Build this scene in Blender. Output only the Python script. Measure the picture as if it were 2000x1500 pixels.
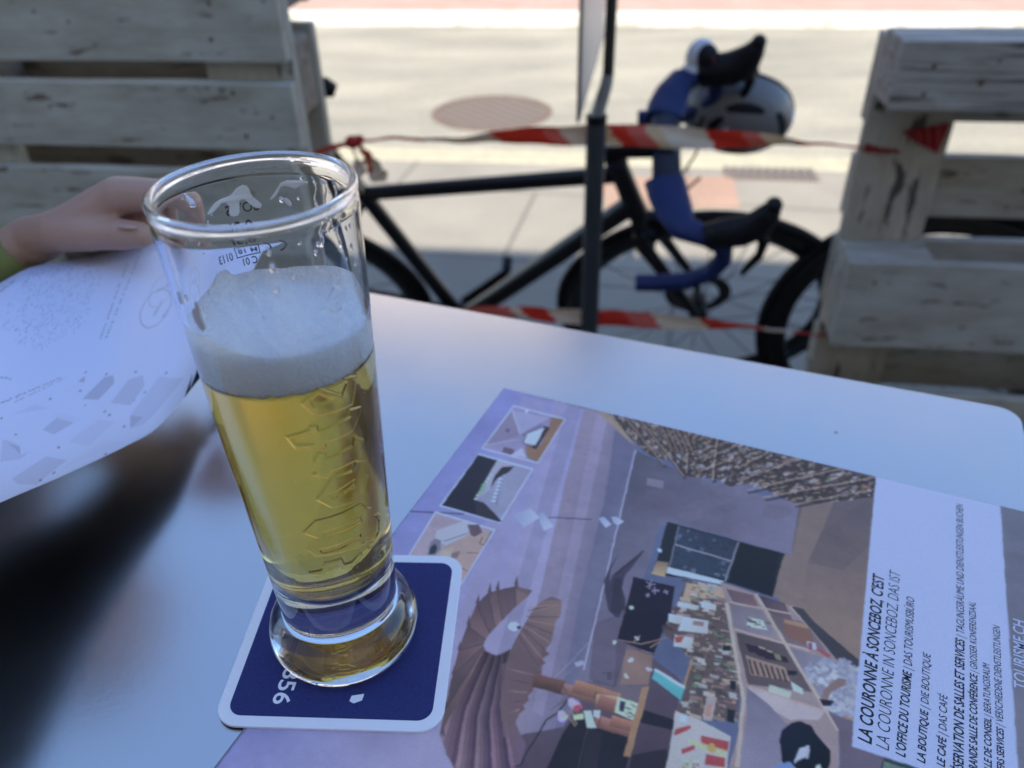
# A glass of lager on a coaster, seated view over a pavement cafe table towards a sunlit street.
import bpy, bmesh, math, random
import numpy as np
from mathutils import Vector, Matrix
from mathutils.geometry import tessellate_polygon
R = math.radians
rnd = random.Random(7)
S = bpy.context.scene
for o in list(bpy.data.objects):
    bpy.data.objects.remove(o)
COL = S.collection

# ------------------------------------------------------------------ camera, sky, sun, exposure
CAMZ = 1.30
cd = bpy.data.cameras.new('camera'); cam = bpy.data.objects.new('camera', cd); COL.objects.link(cam)
PIT, ROL = 0.6094, -0.0244
cp, sp = math.cos(PIT), math.sin(PIT); cr, sr = math.cos(ROL), math.sin(ROL)
fw = Vector((0, cp, -sp)); up0 = Vector((0, sp, cp)); rt0 = Vector((1, 0, 0))
rt = cr * rt0 + sr * up0; up = -sr * rt0 + cr * up0
cam.matrix_world = Matrix(((rt.x, up.x, -fw.x, 0), (rt.y, up.y, -fw.y, 0), (rt.z, up.z, -fw.z, CAMZ), (0, 0, 0, 1)))
cd.sensor_width = 36; cd.lens = 1574.5 / 2000 * 36
cd.clip_start = 0.01; cd.clip_end = 500
cd.dof.use_dof = True; cd.dof.focus_distance = 0.315; cd.dof.aperture_fstop = 8.5
S.camera = cam

SUN_EL, SUN_AZ = 47.0, -14.0          # sun stands behind the viewer; azimuth measured from -y towards +x
w = bpy.data.worlds.new('World'); S.world = w; w.use_nodes = True
nt = w.node_tree; bg = nt.nodes['Background']
sky = nt.nodes.new('ShaderNodeTexSky'); sky.sky_type = 'NISHITA'; sky.sun_disc = False
sky.sun_elevation = R(SUN_EL); sky.sun_rotation = R(180 - SUN_AZ)
sky.altitude = 600; sky.air_density = 1.0; sky.dust_density = 0.2; sky.ozone_density = 3.5
nt.links.new(sky.outputs[0], bg.inputs[0]); bg.inputs[1].default_value = 0.15
sl = bpy.data.lights.new('sun', 'SUN'); sl.energy = 3.9; sl.angle = R(0.6); sl.color = (1, 0.91, 0.80)
sun = bpy.data.objects.new('sun', sl); COL.objects.link(sun)
sd = Vector((math.sin(R(SUN_AZ)) * math.cos(R(SUN_EL)), -math.cos(R(SUN_AZ)) * math.cos(R(SUN_EL)), math.sin(R(SUN_EL))))
sun.rotation_euler = sd.to_track_quat('Z', 'Y').to_euler(); sun.location = (0, -3, 9)
S.view_settings.view_transform = 'Standard'; S.view_settings.look = 'None'; S.view_settings.gamma = 1
S.view_settings.exposure = 1.45
cy = S.cycles
cy.max_bounces = 14; cy.transmission_bounces = 14; cy.glossy_bounces = 6; cy.diffuse_bounces = 4
cy.sample_clamp_indirect = 6; cy.use_denoising = True; cy.blur_glossy = 0.3; cy.volume_bounces = 2; cy.caustics_reflective = False

# ------------------------------------------------------------------ helpers
def tag(o, label=None, cat=None, group=None, kind=None):
    if label: o['label'] = label
    if cat: o['category'] = cat
    if group: o['group'] = group
    if kind: o['kind'] = kind
    return o
def empty(name, loc=(0, 0, 0), rz=0.0, **k):
    o = bpy.data.objects.new(name, None); COL.objects.link(o); o.location = loc; o.rotation_euler = (0, 0, rz)
    o.empty_display_size = .05
    return tag(o, **k)
class MB:
    """Collects shapes and links them as one mesh object."""
    def __init__(s): s.v = []; s.f = []; s.m = []
    def add(s, vs, fs, mi=0):
        n = len(s.v); s.v += [tuple(p) for p in vs]; s.f += [tuple(i + n for i in f) for f in fs]; s.m += [mi] * len(fs); return s
    def box(s, x0, x1, y0, y1, z0, z1, mi=0, M=None):
        vs = [Vector((x, y, z)) for z in (z0, z1) for y in (y0, y1) for x in (x0, x1)]
        if M: vs = [M @ p for p in vs]
        return s.add(vs, [(0, 2, 3, 1), (4, 5, 7, 6), (0, 1, 5, 4), (2, 6, 7, 3), (0, 4, 6, 2), (1, 3, 7, 5)], mi)
    def tube(s, pts, r, n=10, cap=True, mi=0, flat=None, closed=False):
        pts = [Vector(p) for p in pts]; N = len(pts)
        rs = list(r) if hasattr(r, '__len__') else [r] * N
        vs = []; t0 = (pts[1] - pts[0]).normalized()
        a = t0.orthogonal().normalized()
        if flat is not None: a = Vector(flat) - Vector(flat).dot(t0) * t0; a.normalize()
        for i in range(N):
            if closed: t = (pts[(i + 1) % N] - pts[i - 1])
            else: t = pts[min(i + 1, N - 1)] - pts[max(i - 1, 0)]
            t.normalize(); a = (a - a.dot(t) * t).normalized(); b = t.cross(a)
            ra, rb = rs[i] if hasattr(rs[i], '__len__') else (rs[i], rs[i])
            for k in range(n):
                q = 2 * math.pi * k / n; vs.append(pts[i] + a * (ra * math.cos(q)) + b * (rb * math.sin(q)))
        fs = []
        for i in range(N if closed else N - 1):
            j = (i + 1) % N
            for k in range(n):
                fs.append((i * n + k, i * n + (k + 1) % n, j * n + (k + 1) % n, j * n + k))
        if cap and not closed: fs += [tuple(range(n - 1, -1, -1)), tuple(range((N - 1) * n, N * n))]
        return s.add(vs, fs, mi)
    def ball(s, c, r, nu=16, nv=10, mi=0, M=None):
        c = Vector(c); rr = r if hasattr(r, '__len__') else (r, r, r); vs = []; fs = []
        for j in range(1, nv):
            p = math.pi * j / nv
            for i in range(nu):
                q = 2 * math.pi * i / nu
                vs.append(Vector((rr[0] * math.sin(p) * math.cos(q), rr[1] * math.sin(p) * math.sin(q), rr[2] * math.cos(p))))
        vs += [Vector((0, 0, rr[2])), Vector((0, 0, -rr[2]))]; t = len(vs) - 2
        for j in range(nv - 2):
            for i in range(nu):
                a = j * nu + i; b = j * nu + (i + 1) % nu; fs.append((a, a + nu, b + nu, b))
        for i in range(nu):
            fs.append((t, i, (i + 1) % nu)); k = (nv - 2) * nu; fs.append((t + 1, k + (i + 1) % nu, k + i))
        if M: vs = [M @ p for p in vs]
        return s.add([p + c for p in vs], fs, mi)
    def capsule(s, a, b, ra, rb, n=14):
        a = Vector(a); b = Vector(b); d = (b - a).normalized(); pts = []; rs = []
        for k in range(4):
            q = math.pi / 2 * k / 4; pts.append(a - d * ra * math.cos(q)); rs.append(max(ra * math.sin(q), ra * .05))
        pts.append(a); rs.append(ra); pts.append(b); rs.append(rb)
        for k in range(1, 5):
            q = math.pi / 2 * k / 4; pts.append(b + d * rb * math.sin(q)); rs.append(max(rb * math.cos(q), rb * .05))
        return s.tube(pts, rs, n)
    def lathe(s, prof, n=64, mi=0, closed=False):
        vs = []; fs = []; N = len(prof)
        for (r, z) in prof:
            for k in range(n):
                q = 2 * math.pi * k / n; vs.append((r * math.cos(q), r * math.sin(q), z))
        for i in range(N if closed else N - 1):
            j = (i + 1) % N
            for k in range(n):
                fs.append((i * n + k, i * n + (k + 1) % n, j * n + (k + 1) % n, j * n + k))
        return s.add(vs, fs, mi)
    def prism(s, poly, z0, z1, mi=0, M=None):
        n = len(poly)
        vs = [Vector((x, y, z0)) for x, y in poly] + [Vector((x, y, z1)) for x, y in poly]
        if M: vs = [M @ p for p in vs]
        tr = tessellate_polygon([[Vector((x, y, 0)) for x, y in poly]])
        fs = [tuple(t) for t in tr] + [tuple(i + n for i in reversed(t)) for t in tr]
        fs += [(i, (i + 1) % n, (i + 1) % n + n, i + n) for i in range(n)]
        return s.add(vs, fs, mi)
    def build(s, name, mats, parent=None, smooth=False, bevel=0, loc=None, rot=None, recalc=True, seg=2):
        me = bpy.data.meshes.new(name); me.from_pydata(s.v, [], s.f)
        if recalc:
            b = bmesh.new(); b.from_mesh(me); bmesh.ops.recalc_face_normals(b, faces=b.faces); b.to_mesh(me); b.free()
        mats = mats if isinstance(mats, (list, tuple)) else [mats]
        for m in mats: me.materials.append(m)
        if len(mats) > 1: me.polygons.foreach_set('material_index', s.m)
        if smooth: me.polygons.foreach_set('use_smooth', [True] * len(me.polygons))
        o = bpy.data.objects.new(name, me); COL.objects.link(o)
        if parent: o.parent = parent
        if loc: o.location = loc
        if rot: o.rotation_euler = rot
        if bevel:
            md = o.modifiers.new('bevel', 'BEVEL'); md.width = bevel; md.segments = seg; md.limit_method = 'ANGLE'; md.angle_limit = R(40)
        return o
def autosmooth(o, ang=40):
    o.data.polygons.foreach_set('use_smooth', [True] * len(o.data.polygons))
    b = bmesh.new(); b.from_mesh(o.data)
    for e in b.edges:
        if len(e.link_faces) == 2 and e.calc_face_angle(0) > R(ang): e.smooth = False
    b.to_mesh(o.data); b.free(); return o
def text_verts(txt, shear=0.0, bold=0.0, space=1.0, extrude=0.0):
    """Mesh (verts, faces) of a line of lettering in em units, x along the reading direction."""
    c = bpy.data.curves.new('t', 'FONT'); c.body = txt; c.shear = shear; c.offset = bold; c.space_character = space
    c.resolution_u = 3; c.size = 1; c.extrude = extrude
    o = bpy.data.objects.new('t', c); COL.objects.link(o)
    dg = bpy.context.evaluated_depsgraph_get(); me = bpy.data.meshes.new_from_object(o.evaluated_get(dg))
    v = [tuple(p.co) for p in me.vertices]; f = [tuple(p.vertices) for p in me.polygons]
    bpy.data.objects.remove(o); bpy.data.curves.remove(c); bpy.data.meshes.remove(me)
    return v, f

# ------------------------------------------------------------------ materials
def mat(name, base=(.5, .5, .5), rough=.5, metal=0.0, **k):
    m = bpy.data.materials.new(name); m.use_nodes = True; p = m.node_tree.nodes['Principled BSDF']
    p.inputs['Base Color'].default_value = (*base, 1); p.inputs['Roughness'].default_value = rough; p.inputs['Metallic'].default_value = metal
    for a, b in k.items(): p.inputs[a.replace('_', ' ')].default_value = b
    return m
class NT:
    def __init__(s, m): s.m = m; s.t = m.node_tree; s.p = s.t.nodes['Principled BSDF']
    def n(s, ty, **k):
        x = s.t.nodes.new('ShaderNode' + ty)
        for a, b in k.items():
            if a in x.inputs.keys(): x.inputs[a].default_value = b
            else: setattr(x, a, b)
        return x
    def l(s, a, b): s.t.links.new(a, b)
    def coord(s, scale=(1, 1, 1), out='Object', rot=(0, 0, 0)):
        c = s.n('TexCoord'); mp = s.n('Mapping'); mp.inputs['Scale'].default_value = scale; mp.inputs['Rotation'].default_value = rot
        s.l(c.outputs[out], mp.inputs[0]); return mp.outputs[0]
    def noise(s, co, scale, detail=4, rough=.55, dist=0):
        x = s.n('TexNoise'); x.inputs['Scale'].default_value = scale; x.inputs['Detail'].default_value = detail
        x.inputs['Roughness'].default_value = rough; x.inputs['Distortion'].default_value = dist; s.l(co, x.inputs['Vector']); return x.outputs['Fac']
    def ramp(s, fac, stops):
        x = s.n('ValToRGB'); e = x.color_ramp.elements
        while len(e) < len(stops): e.new(.5)
        for i, (p, c) in enumerate(stops):
            e[i].position = p; e[i].color = (*c, 1) if hasattr(c, '__len__') else (c, c, c, 1)
        s.l(fac, x.inputs[0]); return x.outputs[0]
    def mix(s, fac, a, b, blend='MIX'):
        x = s.n('Mix', data_type='RGBA', blend_type=blend)
        for k, v in ((0, fac), (6, a), (7, b)):
            if hasattr(v, 'is_linked'): s.l(v, x.inputs[k])
            else: x.inputs[k].default_value = v if not hasattr(v, '__len__') else (*v, 1)
        return x.outputs[2]
    def bump(s, h, st=.3, dist=.002):
        x = s.n('Bump'); x.inputs['Strength'].default_value = st; x.inputs['Distance'].default_value = dist
        s.l(h, x.inputs['Height']); s.l(x.outputs[0], s.p.inputs['Normal']); return x
    def math(s, op, a, b=0.0):
        x = s.n('Math', operation=op)
        for i, v in enumerate((a, b)):
            if hasattr(v, 'is_linked'): s.l(v, x.inputs[i])
            else: x.inputs[i].default_value = v
        return x.outputs[0]
def wood_mat(name, paint=(.57, .56, .475), bare=(.20, .155, .115), chip=.62, cs=(9, 42, 42)):
    m = mat(name, paint, .75); t = NT(m)
    oi = t.n('ObjectInfo'); c = t.n('TexCoord')
    ad = t.n('VectorMath', operation='MULTIPLY_ADD'); t.l(oi.outputs['Random'], ad.inputs[0]); ad.inputs[1].default_value = (13, 7, 5); t.l(c.outputs['Object'], ad.inputs[2])
    mp = t.n('Mapping'); mp.inputs['Scale'].default_value = (2.2, 30, 30); t.l(ad.outputs[0], mp.inputs[0])
    g = t.noise(mp.outputs[0], 3.2, 6, .62, .9)
    mp2 = t.n('Mapping'); mp2.inputs['Scale'].default_value = (7, 19, 19); t.l(ad.outputs[0], mp2.inputs[0])
    big = t.noise(mp2.outputs[0], 1.4, 5, .6)
    tone = t.ramp(g, [(.30, .80), (.5, .95), (.75, 1.05)])
    col = t.mix(1.0, paint, tone, 'MULTIPLY')
    dirt = t.ramp(big, [(.38, 0.0), (.70, .75)])
    col = t.mix(dirt, col, (paint[0] * .62, paint[1] * .58, paint[2] * .5))
    mp3 = t.n('Mapping'); mp3.inputs['Scale'].default_value = cs; t.l(ad.outputs[0], mp3.inputs[0])
    ch = t.noise(mp3.outputs[0], 1.5, 6, .62, .4)
    chm = t.ramp(ch, [(chip, 0.0), (chip + .025, 1.0)])
    bareC = t.mix(1.0, bare, tone, 'MULTIPLY')
    col = t.mix(chm, col, bareC); t.l(col, t.p.inputs['Base Color'])
    h = t.math('SUBTRACT', g, t.math('MULTIPLY', chm, .5)); t.bump(h, .55, .0016)
    return m
M = {}
M['wood'] = wood_mat('weathered_white_paint', chip=.62)
M['wood_worn'] = wood_mat('worn_white_paint', (.50, .45, .37), (.085, .068, .055), .575, (6, 30, 30))
M['wood_grain'] = wood_mat('flaking_white_paint', (.44, .41, .37), (.15, .13, .115), .55, (2.2, 75, 75))
M['wood_dull'] = wood_mat('dull_white_paint', (.47, .44, .385), (.15, .12, .09), .61)
M['wood_bare'] = wood_mat('bare_grey_wood', (.33, .29, .24), (.16, .12, .09), .58)
M['knot'] = mat('rusty_nail', (.10, .06, .025), .8)
# satin table top
m = mat('satin_table_top', (.715, .665, .645), .22, 1.0); t = NT(m); co = t.coord((1, 1, 1))
t.l(t.ramp(t.noise(co, 9, 6, .6), [(.3, .17), (.7, .24)]), t.p.inputs['Roughness'])
sm = t.noise(t.coord((3, 3, 3)), 2.3, 7, .65); t.l(t.mix(t.ramp(sm, [(.45, 0.), (.8, .25)]), (.725, .67, .648), (.63, .59, .55)), t.p.inputs['Base Color'])
sp = t.n('TexVoronoi', feature='F1'); sp.inputs['Scale'].default_value = 19; t.l(t.coord((1, 1, 0)), sp.inputs['Vector'])
old = t.p.inputs['Base Color'].links[0].from_socket; t.l(t.mix(t.ramp(sp.outputs['Distance'], [(.022, .75), (.034, 0.)]), old, (.2, .18, .16)), t.p.inputs['Base Color'])
t.bump(t.noise(t.coord((1, 1, 1)), 420, 2, .5), .05, .0003); M['table'] = m
M['table_edge'] = mat('table_edge', (.62, .60, .56), .45, .2)
M['leg_metal'] = mat('brushed_leg_metal', (.45, .46, .48), .35, .9)
# glass
m = mat('clear_glass', (1, 1, 1), 0.0, 0, Transmission_Weight=1.0, IOR=1.5); M['glass'] = m
# beer
m = mat('pale_lager', (1, 1, 1), 0.0, 0, Transmission_Weight=1.0, IOR=1.345); t = NT(m)
va = t.n('VolumeAbsorption'); va.inputs['Color'].default_value = (1.0, .845, .04, 1); va.inputs['Density'].default_value = 47
vs_ = t.n('VolumeScatter'); vs_.inputs['Color'].default_value = (1, .84, .30, 1); vs_.inputs['Density'].default_value = 5; vs_.inputs['Anisotropy'].default_value = .5
ads = t.n('AddShader'); t.l(va.outputs[0], ads.inputs[0]); t.l(vs_.outputs[0], ads.inputs[1])
t.l(ads.outputs[0], t.t.nodes['Material Output'].inputs['Volume']); M['beer'] = m
# foam
m = mat('beer_foam', (.99, .985, .965), .5, 0, Subsurface_Weight=1.0, Subsurface_Scale=.009); t = NT(m); co = t.coord()
t.p.inputs['Subsurface Radius'].default_value = (1, .95, .85)
vo = t.n('TexVoronoi', feature='SMOOTH_F1'); vo.inputs['Scale'].default_value = 760; t.l(co, vo.inputs['Vector'])
nz = t.noise(co, 190, 4, .6)
h = t.math('ADD', t.math('MULTIPLY', vo.outputs['Distance'], -1.0), t.math('MULTIPLY', nz, .7)); t.bump(h, .9, .0012); t.l(t.mix(t.ramp(vo.outputs['Distance'], [(.25, 0.), (.75, .8)]), (.99, .985, .965), (.93, .92, .89)), t.p.inputs['Base Color']); M['foam'] = m
M['lace'] = mat('drying_foam', (.80, .77, .72), .4, 0, Subsurface_Weight=.2, Subsurface_Scale=.002)
M['ink'] = mat('black_print', (.012, .012, .014), .5)
M['black'] = mat('black_plastic', (.006, .006, .008), .5, 0, Specular_IOR_Level=.22)
M['rubber'] = mat('tyre_rubber', (.007, .007, .008), .7, 0, Specular_IOR_Level=.2)
M['carbon'] = mat('black_frame_paint', (.006, .007, .010), .3, 0, Specular_IOR_Level=.35)
m = mat('blue_bar_tape', (.0012, .011, .085), .6); t = NT(m)
wv = t.n('TexWave', wave_type='BANDS', bands_direction='DIAGONAL'); wv.inputs['Scale'].default_value = 9; wv.inputs['Distortion'].default_value = .8; t.l(t.coord(), wv.inputs['Vector']); t.bump(wv.outputs['Fac'], .5, .002)
M['blue'] = m
M['navy'] = mat('navy_tape', (.006, .012, .035), .6)
M['white_gloss'] = mat('white_helmet_shell', (.62, .64, .68), .25)
M['grey_shell'] = mat('grey_helmet_shell', (.16, .155, .155), .4)
M['spoke'] = mat('spoke_steel', (.05, .05, .055), .35, .8)
M['silver'] = mat('polished_metal', (.7, .7, .7), .2, 1)
m = mat('dark_steel_tube', (.045, .05, .058), .42, .3); t = NT(m); t.l(t.mix(t.ramp(t.noise(t.coord((1, 1, .3)), 30, 5, .6), [(.5, 0.), (.75, .5)]), (.042, .047, .055), (.075, .07, .062)), t.p.inputs['Base Color']); M['steel'] = m
M['galv'] = mat('galvanised_tube', (.34, .34, .33), .45, .6)
M['dark_brown'] = mat('brown_black_tube', (.035, .028, .02), .5, .3)
M['sign_back'] = mat('sign_plate_back', (.42, .41, .41), .4, .35)
M['red'] = mat('tape_red', (.50, .018, .012), .45)
# barrier tape: red and white blocks from the mesh colours
m = mat('barrier_tape', (.8, .8, .8), .4, 0, Transmission_Weight=0.0); t = NT(m); a = t.n('Attribute', attribute_name='Col'); t.l(a.outputs['Color'], t.p.inputs['Base Color'])
t.p.inputs['Subsurface Weight'].default_value = .15; t.p.inputs['Subsurface Scale'].default_value = .01; M['tape'] = m
# ground
m = mat('street_asphalt', (.3, .29, .26), .9); t = NT(m); co = t.coord()
n1 = t.noise(co, 52, 5, .75); n2 = t.noise(t.coord((.5, 1.6, 1)), 1.6, 5, .6); 
c1 = t.mix(t.ramp(n2, [(.35, 0.), (.65, 1.)]), (.205, .195, .155), (.30, .28, .218)); t.l(t.mix(1.0, c1, t.ramp(n1, [(.25, .55), (.75, 1.42)]), 'MULTIPLY'), t.p.inputs['Base Color']); t.bump(n1, .4, .004); M['asphalt'] = m
def paver_mat(name, a, b, mortar, bw, bh, rot=0.0, ms=.006):
    m = mat(name, a, .85); t = NT(m); br = t.n('TexBrick'); br.inputs['Color1'].default_value = (*a, 1); br.inputs['Color2'].default_value = (*b, 1); br.inputs['Mortar'].default_value = (*mortar, 1)
    br.inputs['Scale'].default_value = 1; br.inputs['Brick Width'].default_value = bw; br.inputs['Row Height'].default_value = bh; br.inputs['Mortar Size'].default_value = ms; br.inputs['Bias'].default_value = 0
    t.l(t.coord((1, 1, 1), 'Object', (0, 0, rot)), br.inputs['Vector'])
    n1 = t.noise(t.coord(), 90, 4, .65); n2 = t.noise(t.coord(), 2.2, 5, .6)
    c = t.mix(1.0, br.outputs['Color'], t.ramp(n1, [(.25, .8), (.75, 1.15)]), 'MULTIPLY'); c = t.mix(1.0, c, t.ramp(n2, [(.3, .85), (.7, 1.1)]), 'MULTIPLY')
    t.l(c, t.p.inputs['Base Color']); t.bump(t.math('ADD', t.math('MULTIPLY', br.outputs['Fac'], -1.5), n1), .4, .004); return m
M['pavers'] = paver_mat('stone_slabs', (.222, .206, .170), (.236, .220, .18), (.14, .13, .11), 1.24, .645, R(13), .009)
M['far_pavers'] = paver_mat('pink_paving', (.34, .235, .185), (.37, .255, .205), (.3, .23, .19), .2, .1)
M['pink_slab'] = paver_mat('pink_brick_patch', (.30, .19, .135), (.33, .21, .15), (.28, .2, .15), .22, .11, 0, .008)
m = mat('kerb_stone', (.50, .46, .35), .8); t = NT(m); t.l(t.mix(t.ramp(t.noise(t.coord(), 14, 6, .65), [(.35, 0.), (.7, 1.)]), (.38, .35, .24), (.29, .27, .2)), t.p.inputs['Base Color']); M['kerb'] = m
m = mat('white_kerb_paint', (.80, .79, .74), .7); t = NT(m); t.l(t.mix(t.ramp(t.noise(t.coord((1, 3, 1)), 5, 6, .7), [(.45, 0.), (.62, 1.)]), (.62, .61, .56), (.40, .38, .31)), t.p.inputs['Base Color']); M['kerb_white'] = m
m = mat('cast_iron', (.26, .17, .13), .6, .35); t = NT(m)
wv = t.n('TexWave', wave_type='BANDS', bands_direction='DIAGONAL'); wv.inputs['Scale'].default_value = 7; t.l(t.coord(), wv.inputs['Vector'])
t.l(t.mix(t.ramp(wv.outputs['Fac'], [(.4, 0.), (.7, 1.)]), (.185, .148, .118), (.115, .09, .072)), t.p.inputs['Base Color']); t.bump(wv.outputs['Fac'], .6, .004); M['iron'] = m
M['drain'] = mat('drain_grey', (.125, .12, .112), .8)
M['iron_rim'] = mat('cast_iron_rim', (.15, .105, .08), .6, .3)
M['deck'] = wood_mat('terrace_boards', (.20, .17, .14), (.12, .1, .08), .6)
m = mat('cream_render', (.62, .56, .45), .9); t = NT(m); n1 = t.noise(t.coord(), 3, 6, .6); t.l(t.mix(n1, (.66, .60, .48), (.55, .50, .41)), t.p.inputs['Base Color']); M['cream'] = m
m = mat('pale_render', (.60, .58, .56), .9); t = NT(m); n1 = t.noise(t.coord(), 2, 6, .6); t.l(t.mix(n1, (.44, .42, .42), (.36, .345, .345)), t.p.inputs['Base Color']); M['pale'] = m
M['roof'] = paver_mat('clay_roof_tiles', (.28, .13, .08), (.33, .17, .10), (.14, .08, .06), .25, .3)
M['pane'] = mat('window_pane', (.03, .035, .04), .08)
M['frame'] = mat('window_frame', (.6, .58, .54), .6)
m = mat('skin', (.44, .25, .19), .5, 0, Subsurface_Weight=.2, Subsurface_Scale=.006); t = NT(m); n1 = t.noise(t.coord(), 26, 5, .6)
t.p.inputs['Subsurface Radius'].default_value = (1, .35, .2)
t.l(t.mix(n1, (.58, .36, .265), (.46, .265, .19)), t.p.inputs['Base Color']); t.bump(t.noise(t.coord(), 420, 3, .6), .12, .0008); M['skin'] = m
M['nail'] = mat('finger_nail', (.58, .37, .29), .6)
M['hair'] = mat('brown_hair', (.05, .03, .02), .6)
m = mat('forearm_tint_cloth', (.27, .27, .08), .9); t = NT(m); t.bump(t.noise(t.coord(), 900, 2), .2, .0005); M['tint_cloth'] = m  # cloth colour stands for a yellow green tint of light on the forearm
M['shorts'] = mat('black_shorts', (.012, .012, .016), .8)
M['eye'] = mat('eye_white', (.75, .75, .74), .2)
# ------------------------------------------------------------------ printed sheets: painted pixel by pixel in script, in millimetres of paper
class Sheet:
    def __init__(s, w, h, ppmm, base):
        s.k = ppmm; s.W = int(w * ppmm); s.H = int(h * ppmm); s.a = np.empty((s.H, s.W, 3), np.float32); s.a[:] = base
    def poly(s, pts, c, alpha=1.0, grad=None, ss=2):
        P = np.array(pts, np.float32) * s.k
        x0, y0 = np.floor(P.min(0)).astype(int) - 1; x1, y1 = np.ceil(P.max(0)).astype(int) + 1
        x0 = max(x0, 0); y0 = max(y0, 0); x1 = min(x1, s.W); y1 = min(y1, s.H)
        if x1 <= x0 or y1 <= y0: return
        X, Y = np.meshgrid((np.arange((x1 - x0) * ss) + .5) / ss + x0, (np.arange((y1 - y0) * ss) + .5) / ss + y0)
        ins = np.zeros(X.shape, bool); n = len(P)
        for i in range(n):
            ax, ay = P[i]; bx, by = P[(i + 1) % n]
            if ay == by: continue
            ins ^= ((ay > Y) != (by > Y)) & (X < (bx - ax) * (Y - ay) / (by - ay) + ax)
        cov = ins.reshape(y1 - y0, ss, x1 - x0, ss).mean((1, 3))[..., None] * alpha
        col = np.array(c, np.float32)
        if grad is not None:
            (ga, gb, c2) = grad; ga = np.array(ga) * s.k; gb = np.array(gb) * s.k; d = gb - ga
            Xc, Yc = np.meshgrid(np.arange(x0, x1) + .5, np.arange(y0, y1) + .5)
            u = np.clip(((Xc - ga[0]) * d[0] + (Yc - ga[1]) * d[1]) / (d @ d), 0, 1)[..., None]
            col = col * (1 - u) + np.array(c2, np.float32) * u
        s.a[y0:y1, x0:x1] = s.a[y0:y1, x0:x1] * (1 - cov) + col * cov
    def line(s, a, b, wd, c, alpha=1.0):
        a = np.array(a, float); b = np.array(b, float); d = b - a; n = np.array([-d[1], d[0]]) / (np.hypot(*d) + 1e-9) * wd / 2
        s.poly([a + n, b + n, b - n, a - n], c, alpha)
    def disc(s, c, r, col, alpha=1.0, n=14, ry=None):
        ry = ry or r; s.poly([(c[0] + r * math.cos(2 * math.pi * i / n), c[1] + ry * math.sin(2 * math.pi * i / n)) for i in range(n)], col, alpha)
    def grain(s, amt, seed=3):
        g = np.random.RandomState(seed).normal(0, amt, s.a.shape[:2]).astype(np.float32)
        g = (g + np.roll(g, 1, 0) + np.roll(g, 1, 1)) / 1.7
        s.a *= (1 + g[..., None])
    def mottle(s, amt, seed=9):
        g = np.random.RandomState(seed); f = np.zeros((s.H, s.W), np.float32)
        for cells, w_ in ((14, .4), (40, .35), (110, .25)):
            k = g.normal(0, 1, (cells + 2, cells + 2)).astype(np.float32); y = np.linspace(0, cells, s.H); x = np.linspace(0, cells, s.W)
            yi = y.astype(int); xi = x.astype(int); fy = (y - yi)[:, None]; fx = (x - xi)[None]; fy = fy * fy * (3 - 2 * fy); fx = fx * fx * (3 - 2 * fx)
            f += w_ * (k[yi][:, xi] * (1 - fy) * (1 - fx) + k[yi + 1][:, xi] * fy * (1 - fx) + k[yi][:, xi + 1] * (1 - fy) * fx + k[yi + 1][:, xi + 1] * fy * fx)
        f *= np.clip((.62 - s.a.min(2)) / .15, 0, 1); s.a *= np.clip(1 + amt * f, .6, 1.4)[..., None]
    def warp(s, amt, cell, seed=2):
        g = np.random.RandomState(seed); Y, X = np.meshgrid(np.arange(s.H), np.arange(s.W), indexing='ij'); D = []
        ny, nx = int(s.H / (cell * s.k)) + 2, int(s.W / (cell * s.k)) + 2
        for _ in range(2):
            k = g.normal(0, 1, (ny + 1, nx + 1)).astype(np.float32); y = np.linspace(0, ny - 1, s.H); x = np.linspace(0, nx - 1, s.W); yi = y.astype(int); xi = x.astype(int); fy = (y - yi)[:, None]; fx = (x - xi)[None]
            D.append(k[yi][:, xi] * (1 - fy) * (1 - fx) + k[yi + 1][:, xi] * fy * (1 - fx) + k[yi][:, xi + 1] * (1 - fy) * fx + k[yi + 1][:, xi + 1] * fy * fx)
        m = 1 - np.clip((s.a.min(2) - .55) / .1, 0, 1)          # leave the white panel's edge straight
        s.a = s.a[np.clip(Y + D[0] * amt * s.k * m, 0, s.H - 1).astype(int), np.clip(X + D[1] * amt * s.k * m, 0, s.W - 1).astype(int)]
    def soften(s, n=1):
        for _ in range(n):
            a = s.a; s.a = (4 * a + np.roll(a, 1, 0) + np.roll(a, -1, 0) + np.roll(a, 1, 1) + np.roll(a, -1, 1)) / 8
    def image(s, name):
        im = bpy.data.images.new(name, s.W, s.H, float_buffer=True); im.colorspace_settings.name = 'Non-Color'
        px = np.ones((s.H, s.W, 4), np.float32); px[..., :3] = np.clip(s.a, 0, 1)[::-1]
        im.pixels.foreach_set(px.ravel()); im.update(); im.pack(); return im
def print_mat(name, im, rough=.35, spec=.5):
    m = mat(name, (.8, .8, .8), rough); t = NT(m); tx = t.n('TexImage', image=im, interpolation='Linear'); tx.extension = 'EXTEND'
    uv = t.n('UVMap'); t.l(uv.outputs[0], tx.inputs[0]); t.l(tx.outputs[0], t.p.inputs['Base Color']); t.p.inputs['Specular IOR Level'].default_value = spec
    t.bump(t.noise(t.coord(), 260, 3, .6), .04, .0004); return m
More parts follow.
